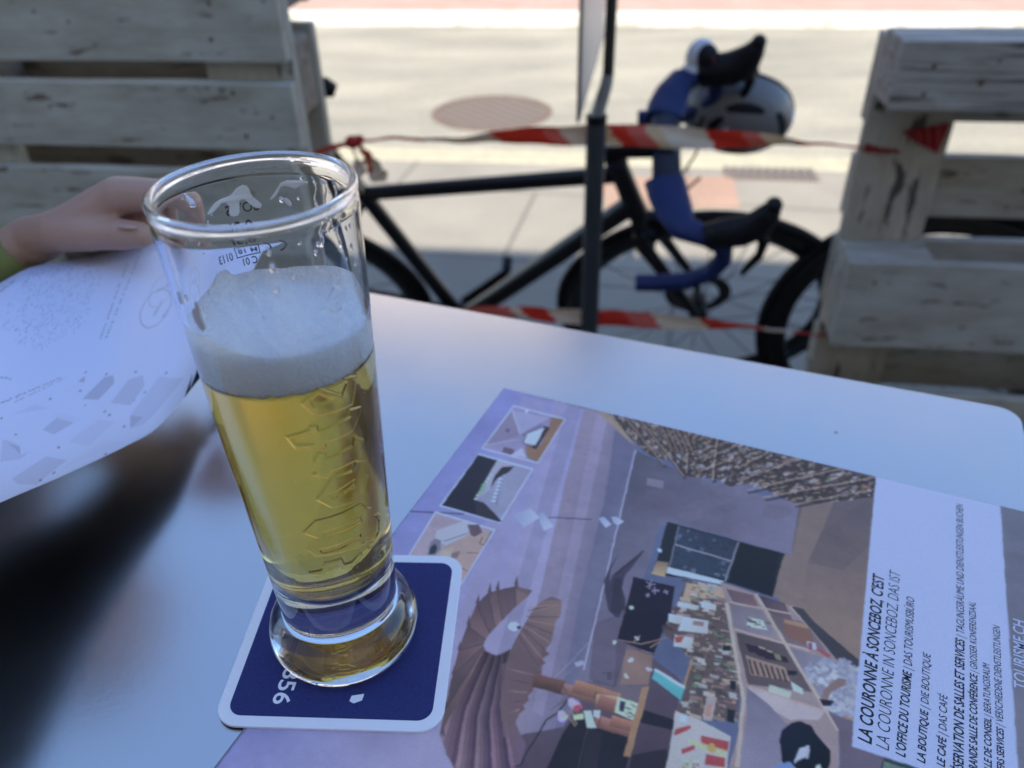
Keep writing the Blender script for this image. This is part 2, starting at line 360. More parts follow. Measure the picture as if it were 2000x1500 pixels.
PRINT = (
('p',((-0.4,-1),(54.3,1.5),(68.7,75.1),(84.7,151),(104.8,240.5),(1.1,284.6)),(0.45,0.39,0.62),1,((-0.2,120.6),(77.6,126.8),(0.69,0.53,0.61))),
('p',((14.2,3.3),(30.5,2.6),(61.9,150.7),(81.5,237.6),(72.8,241.3),(51.2,155.1)),(0.65,0.48,0.55),0.5,None),
('p',((33.5,-4.5),(43.4,-2.7),(71.7,146.6),(89.5,234.2),(84.6,236.3),(65.7,149.1)),(0.67,0.5,0.57),0.5,None),
('p',((41.5,-7.8),(51.6,-6),(78,144),(94.5,232.1),(89.5,234.2),(71.7,146.6)),(0.47,0.35,0.41),0.5,None),
('p',((54,0.5),(75.6,1.7),(91.5,74.3),(102.1,143.7),(120.5,233.9),(104.8,240.5),(84.7,151),(68.7,75.1)),(0.54,0.37,0.39),1,((76.7,88.8),(95.2,85.3),(0.38,0.28,0.31))),
('p',((62.9,2.5),(70.1,1.8),(91.4,113.8),(108.1,203),(103.5,202.5),(86.3,116)),(0.63,0.45,0.5),0.6,None),
('p',((75.6,1.7),(94.2,23.5),(103.5,89.8),(110.5,146.5),(117.3,204),(120.5,233.9),(102.1,143.7),(91.5,74.3)),(0.27,0.21,0.26),1,((94,81.7),(102.5,82.2),(0.33,0.26,0.3))),
('p',((95.2,28.1),(120.1,35.1),(129.1,36.9),(126.5,37.5),(151.9,39.1),(187.4,37.3),(190.4,39.8),(188.6,75.2),(184.4,75.9),(160.5,75.8),(125.5,76.3),(122.9,77.8),(125.2,107),(123.8,164.8),(117.3,204),(110.5,146.5),(103.5,89.8)),(0.18,0.14,0.15),1,((102.3,33.9),(176.9,78.3),(0.38,0.28,0.3))),
('p',((171,66.8),(169.1,70.2),(163.3,76.4),(157.8,76.8),(153.5,73.4),(155.3,68.5),(161,63.1),(166.4,63.3)),(0.44,0.3,0.32),0.25,None),
('p',((133.7,84),(132.3,88.3),(129.9,88.6),(128.9,89.7),(126.1,89.1),(127,86.1),(129,85),(132.7,84.3)),(0.44,0.3,0.32),0.25,None),
('p',((137.3,56.1),(137.2,59.8),(134,62.2),(131.4,61.5),(130.7,59.9),(130.4,57.7),(133.6,54.3),(137.3,53.7)),(0.33,0.22,0.23),0.25,None),
('p',((145.5,56.2),(145.1,60.2),(140.7,64),(135.9,63.2),(132.2,62.8),(133.6,57.8),(138.6,53.5),(143,54.1)),(0.44,0.3,0.32),0.25,None),
('p',((181.4,17.5),(180.6,24.9),(173.6,30),(166.8,28.9),(162.6,24.8),(164,18.4),(172.1,15.1),(177.8,12.5)),(0.33,0.22,0.23),0.25,None),
('p',((156.9,52.7),(155.6,54.8),(152.1,58.5),(148.5,57.9),(148.1,54.6),(149.1,53.7),(151.8,51.1),(154,50.4)),(0.21,0.14,0.15),0.25,None),
('p',((122,67.5),(119.9,70.3),(119,72),(114.5,71.9),(113.5,71.7),(113.4,69.4),(116.3,65.7),(120.6,66.6)),(0.21,0.14,0.15),0.25,None),
('p',((126.2,55.8),(124.9,62),(119.3,65.9),(113,65.9),(109.2,62.6),(110.3,58.7),(115.8,53.2),(122.9,53.1)),(0.33,0.22,0.23),0.25,None),
('p',((183.7,44.5),(182,50.2),(177.3,53.5),(170.7,54.5),(168.9,50.9),(170.5,45.2),(175.9,41.8),(180.8,41.4)),(0.21,0.14,0.15),0.25,None),
('p',((158.5,35.9),(156.5,42.3),(150.6,45.3),(144.4,46.9),(140.5,43.1),(142.2,38.4),(148,33.7),(153.1,32.2)),(0.44,0.3,0.32),0.25,None),
('p',((163.9,35.2),(164,40.5),(156.9,45.1),(150.8,45.9),(148.1,41.3),(149.4,35.5),(155.2,30.4),(160.8,31.8)),(0.44,0.3,0.32),0.25,None),
('p',((117.1,67.4),(117.4,70.6),(112.8,74.1),(109.2,74.4),(107.6,72.4),(109.7,69.5),(111.8,67.5),(115.6,65.9)),(0.21,0.14,0.15),0.25,None),
('p',((129.3,60.9),(128.4,66.4),(125.3,68),(120.3,70),(117.8,66.2),(119.5,62.6),(122.9,60.8),(127.5,59.1)),(0.33,0.22,0.23),0.25,None),
('p',((156,84.3),(155.2,89.6),(148.5,93.8),(143.3,94.5),(138.5,92.1),(139.8,87.3),(145.9,82.2),(153.2,82.2)),(0.21,0.14,0.15),0.25,None),
('p',((154.2,61.3),(153.8,65.9),(151,66.7),(147.5,68.9),(145.7,66.9),(147.3,63.8),(148.2,60.5),(152.4,61.3)),(0.33,0.22,0.23),0.25,None),
('p',((142.1,66.2),(141.1,68.2),(136.8,72.3),(133.8,73.3),(130.1,69.4),(131.8,66.4),(135.5,64.2),(140,63.1)),(0.44,0.3,0.32),0.25,None),
('p',((159.3,67.5),(157.5,71.9),(151.3,77.2),(146.8,77.2),(143.4,73.8),(144.4,70.2),(150.9,66.4),(155.6,64.9)),(0.33,0.22,0.23),0.25,None),
('p',((174.7,23.5),(173.2,24.8),(170.5,29.5),(167.6,28.9),(163.9,28.1),(165.1,24.4),(169.8,21.6),(171.4,20.9)),(0.44,0.3,0.32),0.25,None),
('p',((131.7,75.1),(130.3,77.5),(127.2,79.9),(122.7,81.7),(121.8,79.8),(121.2,75.9),(125.4,73.3),(130.2,73.4)),(0.44,0.3,0.32),0.25,None),
('p',((183.1,24.4),(181.5,28.7),(178.4,29.2),(173.7,30),(173.4,27.4),(174.9,25.2),(178,21.8),(180.6,21.1)),(0.21,0.14,0.15),0.25,None),
('p',((164.2,27.2),(163.7,32.1),(159.3,36.3),(152.7,38.1),(149.1,35.1),(150.2,28.6),(157.5,25.2),(161.5,23.8)),(0.33,0.22,0.23),0.25,None),
('p',((154.3,41.5),(152.7,46.8),(148.4,50),(141.9,50.7),(138.5,46.6),(140.7,43),(144.9,36.9),(152.2,36.3)),(0.21,0.14,0.15),0.25,None),
('p',((140.3,37.6),(141.3,40.3),(138.7,40.9),(136.1,43.5),(134.8,40.9),(134.8,38.1),(136.4,36.8),(139.5,37)),(0.44,0.3,0.32),0.25,None),
('p',((125.7,54.6),(125.2,58.1),(121.9,61.7),(118.9,61.9),(117.3,59.1),(117.7,56.8),(120.1,54),(124.2,53.5)),(0.33,0.22,0.23),0.25,None),
('p',((191.1,14.1),(189.4,20.1),(184.2,23.5),(177.2,23.6),(174.2,22),(176.7,15.7),(181.3,10.3),(187.1,10.9)),(0.33,0.22,0.23),0.25,None),
('p',((185.3,14),(183.1,17.3),(182.7,18.2),(178.6,17.9),(177.1,18.7),(178.7,16.1),(179.9,12.8),(182.5,13)),(0.21,0.14,0.15),0.25,None),
('p',((117.3,204),(123.8,164.8),(125.7,152.4),(155.3,165.2),(162.1,216.1),(85.6,248.7),(100.3,216)),(0.23,0.15,0.16),1,((109.9,184.3),(141.2,212.3),(0.16,0.09,0.09))),
('p',((109.5,199.7),(115.2,192),(119.9,180.6),(130.9,179.2),(129.3,156.7),(140.3,158.9),(143.4,172.3),(142.7,183.4),(134.2,183.2),(117.8,182.3)),(0.33,0.21,0.19),1,None),
('p',((112.6,151.2),(122.9,140.4),(125,158.5),(130.1,178.7),(119.7,179.9)),(0.28,0.19,0.2),1,None),
('p',((129.4,159.2),(141.3,157.7),(142.4,166.3),(143.4,172.3),(132.2,177)),(0.6,0.31,0.17),0.7,None),
('p',((186.1,37.4),(222.6,9.6),(223,167.5),(209.6,134.2),(186.1,107),(187.3,74.7)),(0.26,0.17,0.14),1,((186.9,43.3),(216.6,147.2),(0.61,0.34,0.2))),
('p',((187.7,39.7),(202.6,28.5),(199.2,54),(195.4,77.8),(196.1,105.7),(183.1,105.3),(184.4,75.9),(187.9,75.5)),(0.45,0.27,0.18),0.8,None),
('p',((199.2,54),(220,17.5),(221.1,56.3),(211.5,76.4),(195.4,77.8)),(0.21,0.14,0.12),0.45,None),
('p',((68.3,-0.8),(221.5,0.7),(221.5,17.3),(205.5,27.3),(183.6,38.4),(161.1,30.5),(150.3,38),(142.6,34.1),(125.5,39.3),(118.7,29.5),(104,29.4),(89.3,18.4)),(0.1,0.06,0.04),1,None),
('p',((61.7,-0.1),(70.2,-1),(94,24.1),(85,18.7)),(0.62,0.38,0.23),1,None),
('s',((68.3,-0.8),(117.1,-1.2),(127.9,37.4),(118.7,29.5),(104,29.4),(89.3,18.4)),90,52.1,2,6,0.74,2.21,((0.66,0.39,0.23),(0.47,0.27,0.16),(0.81,0.56,0.4),(0.63,0.47,0.37),(0.25,0.15,0.11),(0.12,0.08,0.07),(0.38,0.22,0.14),(0.77,0.61,0.48),(0.4,0.32,0.18),(0.51,0.25,0.2),(0.22,0.15,0.16)),0.85),
('s',((115.7,-0.6),(152.8,-0.5),(161.1,30.5),(150.3,38),(142.6,34.1),(126.8,38.8)),110,-66.1,1.91,5.7,0.71,2.13,((0.66,0.39,0.23),(0.47,0.27,0.16),(0.81,0.56,0.4),(0.63,0.47,0.37),(0.25,0.15,0.11),(0.12,0.08,0.07),(0.38,0.22,0.14),(0.77,0.61,0.48),(0.4,0.32,0.18),(0.51,0.25,0.2),(0.22,0.15,0.16)),0.85),
('s',((151.5,0.1),(221.5,0.7),(221.5,17.3),(205.5,27.3),(183.6,38.4),(161.4,31.7)),190,-45.6,1.61,4.83,0.76,2.29,((0.66,0.39,0.23),(0.47,0.27,0.16),(0.81,0.56,0.4),(0.63,0.47,0.37),(0.25,0.15,0.11),(0.12,0.08,0.07),(0.38,0.22,0.14),(0.77,0.61,0.48),(0.4,0.32,0.18),(0.51,0.25,0.2),(0.22,0.15,0.16)),0.85),
('s',((68.3,-0.8),(117.1,-1.2),(127.9,37.4),(118.7,29.5),(104,29.4),(89.3,18.4)),330,52.1,0.8,2.39,0.44,1.11,((0.66,0.39,0.23),(0.47,0.27,0.16),(0.81,0.56,0.4),(0.63,0.47,0.37),(0.25,0.15,0.11),(0.12,0.08,0.07),(0.38,0.22,0.14),(0.77,0.61,0.48),(0.4,0.32,0.18),(0.51,0.25,0.2),(0.22,0.15,0.16),(0.1,0.06,0.06),(0.1,0.06,0.06),(0.1,0.06,0.06),(0.1,0.06,0.06),(0.1,0.06,0.06)),0.85),
('s',((115.7,-0.6),(152.8,-0.5),(161.1,30.5),(150.3,38),(142.6,34.1),(126.8,38.8)),330,-66.1,0.77,2.3,0.43,1.06,((0.66,0.39,0.23),(0.47,0.27,0.16),(0.81,0.56,0.4),(0.63,0.47,0.37),(0.25,0.15,0.11),(0.12,0.08,0.07),(0.38,0.22,0.14),(0.77,0.61,0.48),(0.4,0.32,0.18),(0.51,0.25,0.2),(0.22,0.15,0.16),(0.1,0.06,0.06),(0.1,0.06,0.06),(0.1,0.06,0.06),(0.1,0.06,0.06),(0.1,0.06,0.06)),0.85),
('s',((151.5,0.1),(221.5,0.7),(221.5,17.3),(205.5,27.3),(183.6,38.4),(161.4,31.7)),330,-45.6,0.64,1.93,0.46,1.14,((0.66,0.39,0.23),(0.47,0.27,0.16),(0.81,0.56,0.4),(0.63,0.47,0.37),(0.25,0.15,0.11),(0.12,0.08,0.07),(0.38,0.22,0.14),(0.77,0.61,0.48),(0.4,0.32,0.18),(0.51,0.25,0.2),(0.22,0.15,0.16),(0.1,0.06,0.06),(0.1,0.06,0.06),(0.1,0.06,0.06),(0.1,0.06,0.06),(0.1,0.06,0.06)),0.85),
('l',(88.6,-0.8),(127,40.9),1.56,(0.05,0.03,0.03),0.75),
('l',(86.9,-3.4),(125.7,39.2),0.66,(0.76,0.45,0.26),0.8),
('l',(82.5,3.3),(114.3,36.1),1.3,(0.05,0.03,0.03),0.75),
('l',(80.8,0.7),(113,34.3),0.55,(0.76,0.45,0.26),0.8),
('l',(136.7,2.1),(141.8,38.4),2.08,(0.05,0.03,0.03),0.75),
('l',(135.3,-0.4),(140.6,36.7),0.88,(0.76,0.45,0.26),0.8),
('l',(160.1,39.7),(204,2.5),1.69,(0.05,0.03,0.03),0.75),
('l',(158.9,37.6),(203,0.6),0.72,(0.76,0.45,0.26),0.8),
('l',(169.2,41.8),(222.1,2.2),1.69,(0.05,0.03,0.03),0.75),
('l',(168.1,39.8),(221.2,0.4),0.72,(0.76,0.45,0.26),0.8),
('l',(184.7,40.9),(222,12.8),1.3,(0.05,0.03,0.03),0.75),
('l',(183.7,38.8),(221.1,11),0.55,(0.76,0.45,0.26),0.8),
('l',(156.2,32),(182.3,2),1.43,(0.05,0.03,0.03),0.75),
('l',(155,29.9),(181.2,0.1),0.61,(0.76,0.45,0.26),0.8),
('l',(152.4,23.2),(165.7,3.1),1.3,(0.05,0.03,0.03),0.75),
('l',(151.1,21),(164.6,1.1),0.55,(0.76,0.45,0.26),0.8),
('l',(120.4,2.6),(127.3,37.6),1.3,(0.05,0.03,0.03),0.75),
('l',(118.9,0.2),(126.1,35.9),0.55,(0.76,0.45,0.26),0.8),
('l',(133.3,24),(148.5,2.8),1.17,(0.05,0.03,0.03),0.75),
('l',(131.9,21.8),(147.3,0.8),0.5,(0.76,0.45,0.26),0.8),
('l',(132.8,34.5),(148.7,15.8),1.3,(0.05,0.03,0.03),0.75),
('l',(131.5,32.3),(147.5,13.9),0.55,(0.76,0.45,0.26),0.8),
('l',(131.9,14),(145.1,0.2),1.04,(0.05,0.03,0.03),0.75),
('l',(130.5,11.6),(143.8,-1.8),0.44,(0.76,0.45,0.26),0.8),
('l',(101.7,-1.3),(113.8,19.5),0.9,(0.37,0.19,0.1),1),
('l',(103.3,-0.9),(115.4,19.8),0.8,(0.07,0.04,0.03),1),
('l',(105.1,-1.1),(117.1,19.6),0.9,(0.37,0.19,0.1),1),
('l',(106.8,-0.7),(118.7,19.9),0.8,(0.07,0.04,0.03),1),
('l',(108.6,-0.9),(120.4,19.7),0.9,(0.37,0.19,0.1),1),
('l',(110.2,-0.5),(121.9,20.1),0.8,(0.07,0.04,0.03),1),
('l',(112,-0.7),(123.6,19.9),0.9,(0.37,0.19,0.1),1),
('l',(113.6,-0.3),(125.2,20.2),0.8,(0.07,0.04,0.03),1),
('l',(115.4,-0.5),(126.9,20),0.9,(0.37,0.19,0.1),1),
('l',(117,-0.1),(128.4,20.3),0.8,(0.07,0.04,0.03),1),
('l',(94.7,27.3),(116.1,176.3),0.7,(0.76,0.62,0.66),1),
('p',((107.4,48.1),(116.5,47),(117.7,53.2),(108.5,53.7)),(0.47,0.34,0.34),0.8,None),
('l',(69,96.9),(89.8,89.9),0.7,(0.08,0.06,0.06),1),
('l',(-1.1,120.8),(27.2,111.7),0.9,(0.07,0.06,0.07),1),
('p',((51,102.1),(57.7,94.4),(64.8,98.9),(59.5,108.8)),(0.58,0.54,0.61),1,((51,102.1),(64.8,98.9),(0.88,0.8,0.79))),
('p',((62.9,95.3),(65.4,94.9),(73.8,102.3),(70.1,106.8),(65.8,101.4)),(0.58,0.54,0.61),1,((62.9,95.3),(73.8,102.3),(0.88,0.8,0.79))),
('p',((92.8,87.9),(95,85.5),(100.2,89.4),(98.3,93)),(0.58,0.54,0.61),1,((92.8,87.9),(100.2,89.4),(0.88,0.8,0.79))),
('p',((98.5,84.3),(100.8,83.1),(105.5,85),(103.5,88.8),(100.6,87.6)),(0.58,0.54,0.61),1,((98.5,84.3),(105.5,85),(0.88,0.8,0.79))),
('l',(13.1,2.5),(41.4,6.2),0.5,(0.67,0.54,0.67),0.8),
('l',(12.8,5),(36.3,7.1),0.5,(0.67,0.54,0.67),0.8),
('p',((126,76.7),(184.4,76.4),(183.2,105.8),(161.9,105.2),(128.7,114)),(0.03,0.03,0.03),1,None),
('p',((132.6,77.6),(161.2,77.2),(162.5,102.9),(134.4,107.4)),(0.07,0.08,0.1),1,None),
('s',((132.9,78.6),(160.3,78.7),(162,102.1),(134.9,106.2)),60,2.39,0.96,3.36,1.02,3.06,((0.18,0.18,0.22),(0.08,0.07,0.07),(0.27,0.28,0.3),(0.09,0.08,0.08),(0.07,0.05,0.06)),0.7),
('l',(133.8,90.8),(161.2,90.9),0.8,(0.6,0.49,0.45),1),
('l',(162.3,77.1),(161.1,105),0.8,(0.46,0.37,0.34),1),
('l',(132.4,77.6),(134.8,107.3),0.6,(0.34,0.28,0.26),1),
('p',((134.2,106.4),(160.4,104.9),(160.2,107.5),(134.5,110.5)),(0.88,0.88,0.77),1,None),
('p',((128.4,104.6),(133.8,103.4),(134.5,113.1),(128.2,113.6)),(0.88,0.54,0.24),1,((132.4,112.8),(131.2,102.7),(0.38,0.21,0.13))),
('p',((126.3,96.5),(128.5,96.4),(128.7,98.5),(127.1,98.6)),(0.88,0.88,0.88),1,None),
('p',((163.7,76.7),(181.9,76.4),(182.4,105.1),(162.4,104)),(0.02,0.02,0.02),1,None),
('p',((183.1,105.3),(184,78.3),(187.7,76.2),(188.5,104.5)),(0.47,0.28,0.18),0.7,None),
('p',((120.7,118.7),(140.4,117.1),(142.8,134.9),(141.8,144.4),(141.3,157.7),(124.5,155.7)),(0.03,0.02,0.03),1,None),
('l',(129.4,120.1),(131.7,119.3),0.5,(0.57,0.4,0.46),1),
('l',(129.4,120.1),(129.5,123.3),0.5,(0.57,0.4,0.46),1),
('l',(129.4,120.1),(128,122.6),0.5,(0.57,0.4,0.46),1),
('l',(129.4,120.1),(127.1,119),0.5,(0.57,0.4,0.46),1),
('l',(129.4,120.1),(129.4,116.9),0.5,(0.57,0.4,0.46),1),
('l',(129.4,120.1),(131.6,118.9),0.5,(0.57,0.4,0.46),1),
('l',(132.4,122.9),(134.2,122.6),0.5,(0.57,0.4,0.46),1),
('l',(132.4,122.9),(132.7,125.3),0.5,(0.57,0.4,0.46),1),
('l',(132.4,122.9),(131.1,124.4),0.5,(0.57,0.4,0.46),1),
('l',(132.4,122.9),(130.6,123.1),0.5,(0.57,0.4,0.46),1),
('l',(132.4,122.9),(131.3,120.9),0.5,(0.57,0.4,0.46),1),
('l',(132.4,122.9),(134,121.9),0.5,(0.57,0.4,0.46),1),
('l',(137.3,121.9),(138.4,122.6),0.5,(0.57,0.4,0.46),1),
('l',(137.3,121.9),(138.1,123.1),0.5,(0.57,0.4,0.46),1),
('l',(137.3,121.9),(136.1,122.4),0.5,(0.57,0.4,0.46),1),
('l',(137.3,121.9),(136,122.1),0.5,(0.57,0.4,0.46),1),
('l',(137.3,121.9),(136.4,120.6),0.5,(0.57,0.4,0.46),1),
('l',(137.3,121.9),(138.3,120.9),0.5,(0.57,0.4,0.46),1),
('l',(129.9,126.9),(130.8,127.3),0.5,(0.57,0.4,0.46),1),
('l',(129.9,126.9),(130.3,128.1),0.5,(0.57,0.4,0.46),1),
('l',(129.9,126.9),(129.4,128),0.5,(0.57,0.4,0.46),1),
('l',(129.9,126.9),(128.9,126.7),0.5,(0.57,0.4,0.46),1),
('l',(129.9,126.9),(129.8,125.6),0.5,(0.57,0.4,0.46),1),
('l',(129.9,126.9),(130.5,126),0.5,(0.57,0.4,0.46),1),
('d',(125.2,136.8),1.1,(0.88,0.88,0.6)),
('p',((109.8,106.7),(108.2,117.6),(108.5,126.8),(112.7,136),(115.9,142.4),(119.8,144.5),(121.9,144.1),(121.4,139.1),(123.8,141),(120.9,132.6),(117.7,127.1),(116.7,120.3),(120.8,100.5),(117.8,106.1),(111.4,120.5),(110.9,125.8),(109.2,118.3)),(0.12,0.08,0.1),1,None),
('l',(118,143.4),(112.6,123.1),0.35,(0.04,0.03,0.03),1),
('l',(118.9,143),(113.2,122.8),0.35,(0.04,0.03,0.03),1),
('l',(119.8,142.6),(113.8,122.6),0.35,(0.04,0.03,0.03),1),
('l',(120.7,142.2),(114.4,122.3),0.35,(0.04,0.03,0.03),1),
('l',(121.6,141.9),(115,122.1),0.35,(0.04,0.03,0.03),1),
('l',(122.5,141.5),(115.6,121.8),0.35,(0.04,0.03,0.03),1),
('l',(112,121.3),(120.5,100.8),0.9,(0.07,0.05,0.06),1),
('p',((79.4,145),(71,145.5),(64.1,151.4),(61,154.2),(59,162.4),(60.4,174.9),(62.5,188.2),(65.7,200.3),(70.4,216.2),(73.4,225.9),(80.6,233.3),(88,238.8),(107.8,230.4),(107.4,223.3),(106.5,216.8),(99,210),(99,198.8),(99.9,185.9),(97.1,175.4),(98.1,168.1),(96.1,158.1),(96.8,152.3),(94,144.8),(89.4,144.8),(85.8,149.2),(84.2,154.7),(83.4,167.1),(83.4,179),(79,183.9),(73.8,183.9),(71,181.2),(71.4,173.9),(74.5,160.6)),(0.33,0.18,0.17),1,((54.6,169.9),(95.5,224.9),(0.33,0.18,0.2))),
('p',((72.9,183.4),(70.7,206.7),(73.9,225.7),(76.9,229.4),(72.6,208.9),(73.5,183.7)),(0.18,0.1,0.09),1,((72.9,183.4),(73.9,225.7),(0.56,0.31,0.28))),
('p',((73.5,183.7),(72.6,208.9),(76.9,229.4),(79.8,233),(74.5,211),(74.2,184)),(0.13,0.07,0.06),1,((73.5,183.7),(76.9,229.4),(0.39,0.21,0.19))),
('p',((74.2,184),(74.5,211),(79.8,233),(82.6,234.5),(76.3,212),(74.9,184.1)),(0.12,0.06,0.06),1,((74.2,184),(79.8,233),(0.35,0.18,0.19))),
('p',((74.9,184.1),(76.3,212),(82.6,234.5),(85.3,236),(78.1,212.9),(75.6,184.3)),(0.09,0.04,0.04),1,((74.9,184.1),(82.6,234.5),(0.24,0.12,0.13))),
('p',((75.6,184.3),(78.1,212.9),(85.3,236),(87.5,236.4),(79.6,213.1),(76.4,184.3)),(0.21,0.12,0.1),1,((75.6,184.3),(85.3,236),(0.65,0.35,0.32))),
('p',((76.4,184.3),(79.6,213.1),(87.5,236.4),(89.6,236.8),(81.1,213.4),(77.1,184.3)),(0.15,0.08,0.07),1,((76.4,184.3),(87.5,236.4),(0.45,0.24,0.22))),
('p',((77.1,184.3),(81.1,213.4),(89.6,236.8),(91.5,236.6),(82.5,213.3),(77.8,184.2)),(0.1,0.06,0.06),1,((77.1,184.3),(89.6,236.8),(0.31,0.16,0.18))),
('p',((77.8,184.2),(82.5,213.3),(91.5,236.6),(93.4,236.5),(83.8,213.2),(78.5,184.1)),(0.07,0.04,0.04),1,((77.8,184.2),(91.5,236.6),(0.21,0.11,0.12))),
('p',((78.5,184.1),(83.8,213.2),(93.4,236.5),(95,235.8),(84.9,212.7),(79.1,183.8)),(0.19,0.11,0.1),1,((78.5,184.1),(93.4,236.5),(0.59,0.33,0.3))),
('p',((79.1,183.8),(84.9,212.7),(95,235.8),(96.6,235.1),(86.1,212.2),(79.7,183.5)),(0.14,0.08,0.07),1,((79.1,183.8),(95,235.8),(0.41,0.23,0.21))),
('p',((79.7,183.5),(86.1,212.2),(96.6,235.1),(98.1,234.3),(87.1,211.5),(80.2,183.1)),(0.1,0.05,0.06),1,((79.7,183.5),(96.6,235.1),(0.28,0.15,0.17))),
('p',((80.2,183.1),(87.1,211.5),(98.1,234.3),(99.7,233.5),(88.2,210.9),(80.8,182.7)),(0.07,0.04,0.04),1,((80.2,183.1),(98.1,234.3),(0.19,0.1,0.12))),
('p',((80.8,182.7),(88.2,210.9),(99.7,233.5),(101.1,232.4),(89.2,210.1),(81.2,182.1)),(0.19,0.1,0.1),1,((80.8,182.7),(99.7,233.5),(0.58,0.3,0.29))),
('p',((81.2,182.1),(89.2,210.1),(101.1,232.4),(102.5,231.3),(90.2,209.2),(81.7,181.5)),(0.13,0.07,0.07),1,((81.2,182.1),(101.1,232.4),(0.4,0.2,0.2))),
('p',((81.7,181.5),(90.2,209.2),(102.5,231.3),(103.8,229.8),(91,208.1),(82.1,180.9)),(0.09,0.05,0.05),1,((81.7,181.5),(102.5,231.3),(0.25,0.13,0.15))),
('p',((82.1,180.9),(91,208.1),(103.8,229.8),(105,228.3),(91.8,206.9),(82.4,180.2)),(0.06,0.04,0.04),1,((82.1,180.9),(103.8,229.8),(0.17,0.09,0.11))),
('p',((82.4,180.2),(91.8,206.9),(105,228.3),(105.8,226.3),(92.3,205.6),(82.7,179.6)),(0.17,0.09,0.09),1,((82.4,180.2),(105,228.3),(0.52,0.27,0.27))),
('p',((82.7,179.6),(92.3,205.6),(105.8,226.3),(106.5,224.3),(92.8,204.2),(83,178.9)),(0.12,0.07,0.06),1,((82.7,179.6),(105.8,226.3),(0.36,0.19,0.19))),
('p',((78.8,149.2),(79.4,145),(71,145.5),(76.1,157.2)),(0.46,0.24,0.19),1,((78.8,149.2),(79.4,145),(0.28,0.15,0.12))),
('l',(78.8,149.2),(79.4,145),0.35,(0.15,0.08,0.08),1),
('p',((70.2,144.8),(69.3,139.1),(73.7,147.4)),(0.23,0.12,0.11),1,None),
('p',((76.1,157.2),(71,145.5),(64.1,151.4),(73.7,165.7)),(0.34,0.18,0.16),1,((76.1,157.2),(71,145.5),(0.21,0.12,0.1))),
('l',(76.1,157.2),(71,145.5),0.35,(0.15,0.08,0.08),1),
('p',((63.3,150.7),(62.4,145.1),(66.9,153.2)),(0.23,0.12,0.11),1,None),
('p',((73.7,165.7),(64.1,151.4),(61,154.2),(72.3,170.9)),(0.46,0.24,0.19),1,((73.7,165.7),(64.1,151.4),(0.28,0.15,0.12))),
('l',(73.7,165.7),(64.1,151.4),0.35,(0.15,0.08,0.08),1),
('p',((60.3,153.5),(59.2,147.9),(63.8,156)),(0.23,0.12,0.11),1,None),
('p',((72.3,170.9),(61,154.2),(59,162.4),(71.4,174.8)),(0.34,0.18,0.16),1,((72.3,170.9),(61,154.2),(0.21,0.12,0.1))),
('l',(72.3,170.9),(61,154.2),0.35,(0.15,0.08,0.08),1),
('p',((58.2,161.7),(57.2,156.3),(61.7,164.1)),(0.23,0.12,0.11),1,None),
('p',((71.4,174.8),(59,162.4),(60.4,174.9),(71.3,178.4)),(0.46,0.24,0.19),1,((71.4,174.8),(59,162.4),(0.28,0.15,0.12))),
('l',(71.4,174.8),(59,162.4),0.35,(0.15,0.08,0.08),1),
('p',((59.7,174.3),(58.7,169.2),(63.1,176.5)),(0.23,0.12,0.11),1,None),
('p',((71.3,178.4),(60.4,174.9),(62.5,188.2),(71.4,181)),(0.34,0.18,0.16),1,((71.3,178.4),(60.4,174.9),(0.21,0.12,0.1))),
('l',(71.3,178.4),(60.4,174.9),0.35,(0.15,0.08,0.08),1),
('p',((61.8,187.7),(60.8,182.8),(65.1,189.7)),(0.23,0.12,0.11),1,None),
('p',((71.4,181),(62.5,188.2),(65.7,200.3),(71.9,182.1)),(0.46,0.24,0.19),1,((71.4,181),(62.5,188.2),(0.28,0.15,0.12))),
('l',(71.4,181),(62.5,188.2),0.35,(0.15,0.08,0.08),1),
('p',((65,199.7),(64.1,195.2),(68.1,201.7)),(0.23,0.12,0.11),1,None),
('p',((71.9,182.1),(65.7,200.3),(70.4,216.2),(72.4,182.8)),(0.34,0.18,0.16),1,((71.9,182.1),(65.7,200.3),(0.21,0.12,0.1))),
('l',(71.9,182.1),(65.7,200.3),0.35,(0.15,0.08,0.08),1),
('p',((69.7,215.8),(68.9,211.5),(72.7,217.5)),(0.23,0.12,0.11),1,None),
('p',((72.4,182.8),(70.4,216.2),(73.9,225.7),(72.9,183.4)),(0.46,0.24,0.19),1,((72.4,182.8),(70.4,216.2),(0.28,0.15,0.12))),
('l',(72.4,182.8),(70.4,216.2),0.35,(0.15,0.08,0.08),1),
('p',((73.3,225.3),(72.5,221.2),(76.2,226.9)),(0.23,0.12,0.11),1,None),
('p',((83.4,179),(84.2,154.7),(85.8,149.2),(94,144.8),(96.8,152.3),(96.1,158.1),(98.1,168.1),(97.1,175.4),(100.5,185.6),(99,198.8),(99,210),(93.6,211.6),(89.7,204.3),(85.5,188.7)),(0.33,0.18,0.15),1,((80.7,171.2),(93.4,153.7),(0.47,0.26,0.19))),
('l',(94.5,207.5),(98.9,203.4),0.45,(0.75,0.39,0.25),0.8),
('l',(92.3,202.9),(98.7,199.4),0.45,(0.18,0.09,0.08),0.8),
('l',(90.1,198.1),(98.6,195.3),0.45,(0.75,0.39,0.25),0.8),
('l',(87.8,193.2),(98.4,191.1),0.45,(0.18,0.09,0.08),0.8),
('l',(85.4,188.2),(98.2,186.8),0.45,(0.75,0.39,0.25),0.8),
('l',(83.5,170.6),(98.1,182.4),0.45,(0.18,0.09,0.08),0.8),
('l',(83.8,168.7),(97.9,178),0.45,(0.75,0.39,0.25),0.8),
('l',(84,166.8),(97.7,173.4),0.45,(0.18,0.09,0.08),0.8),
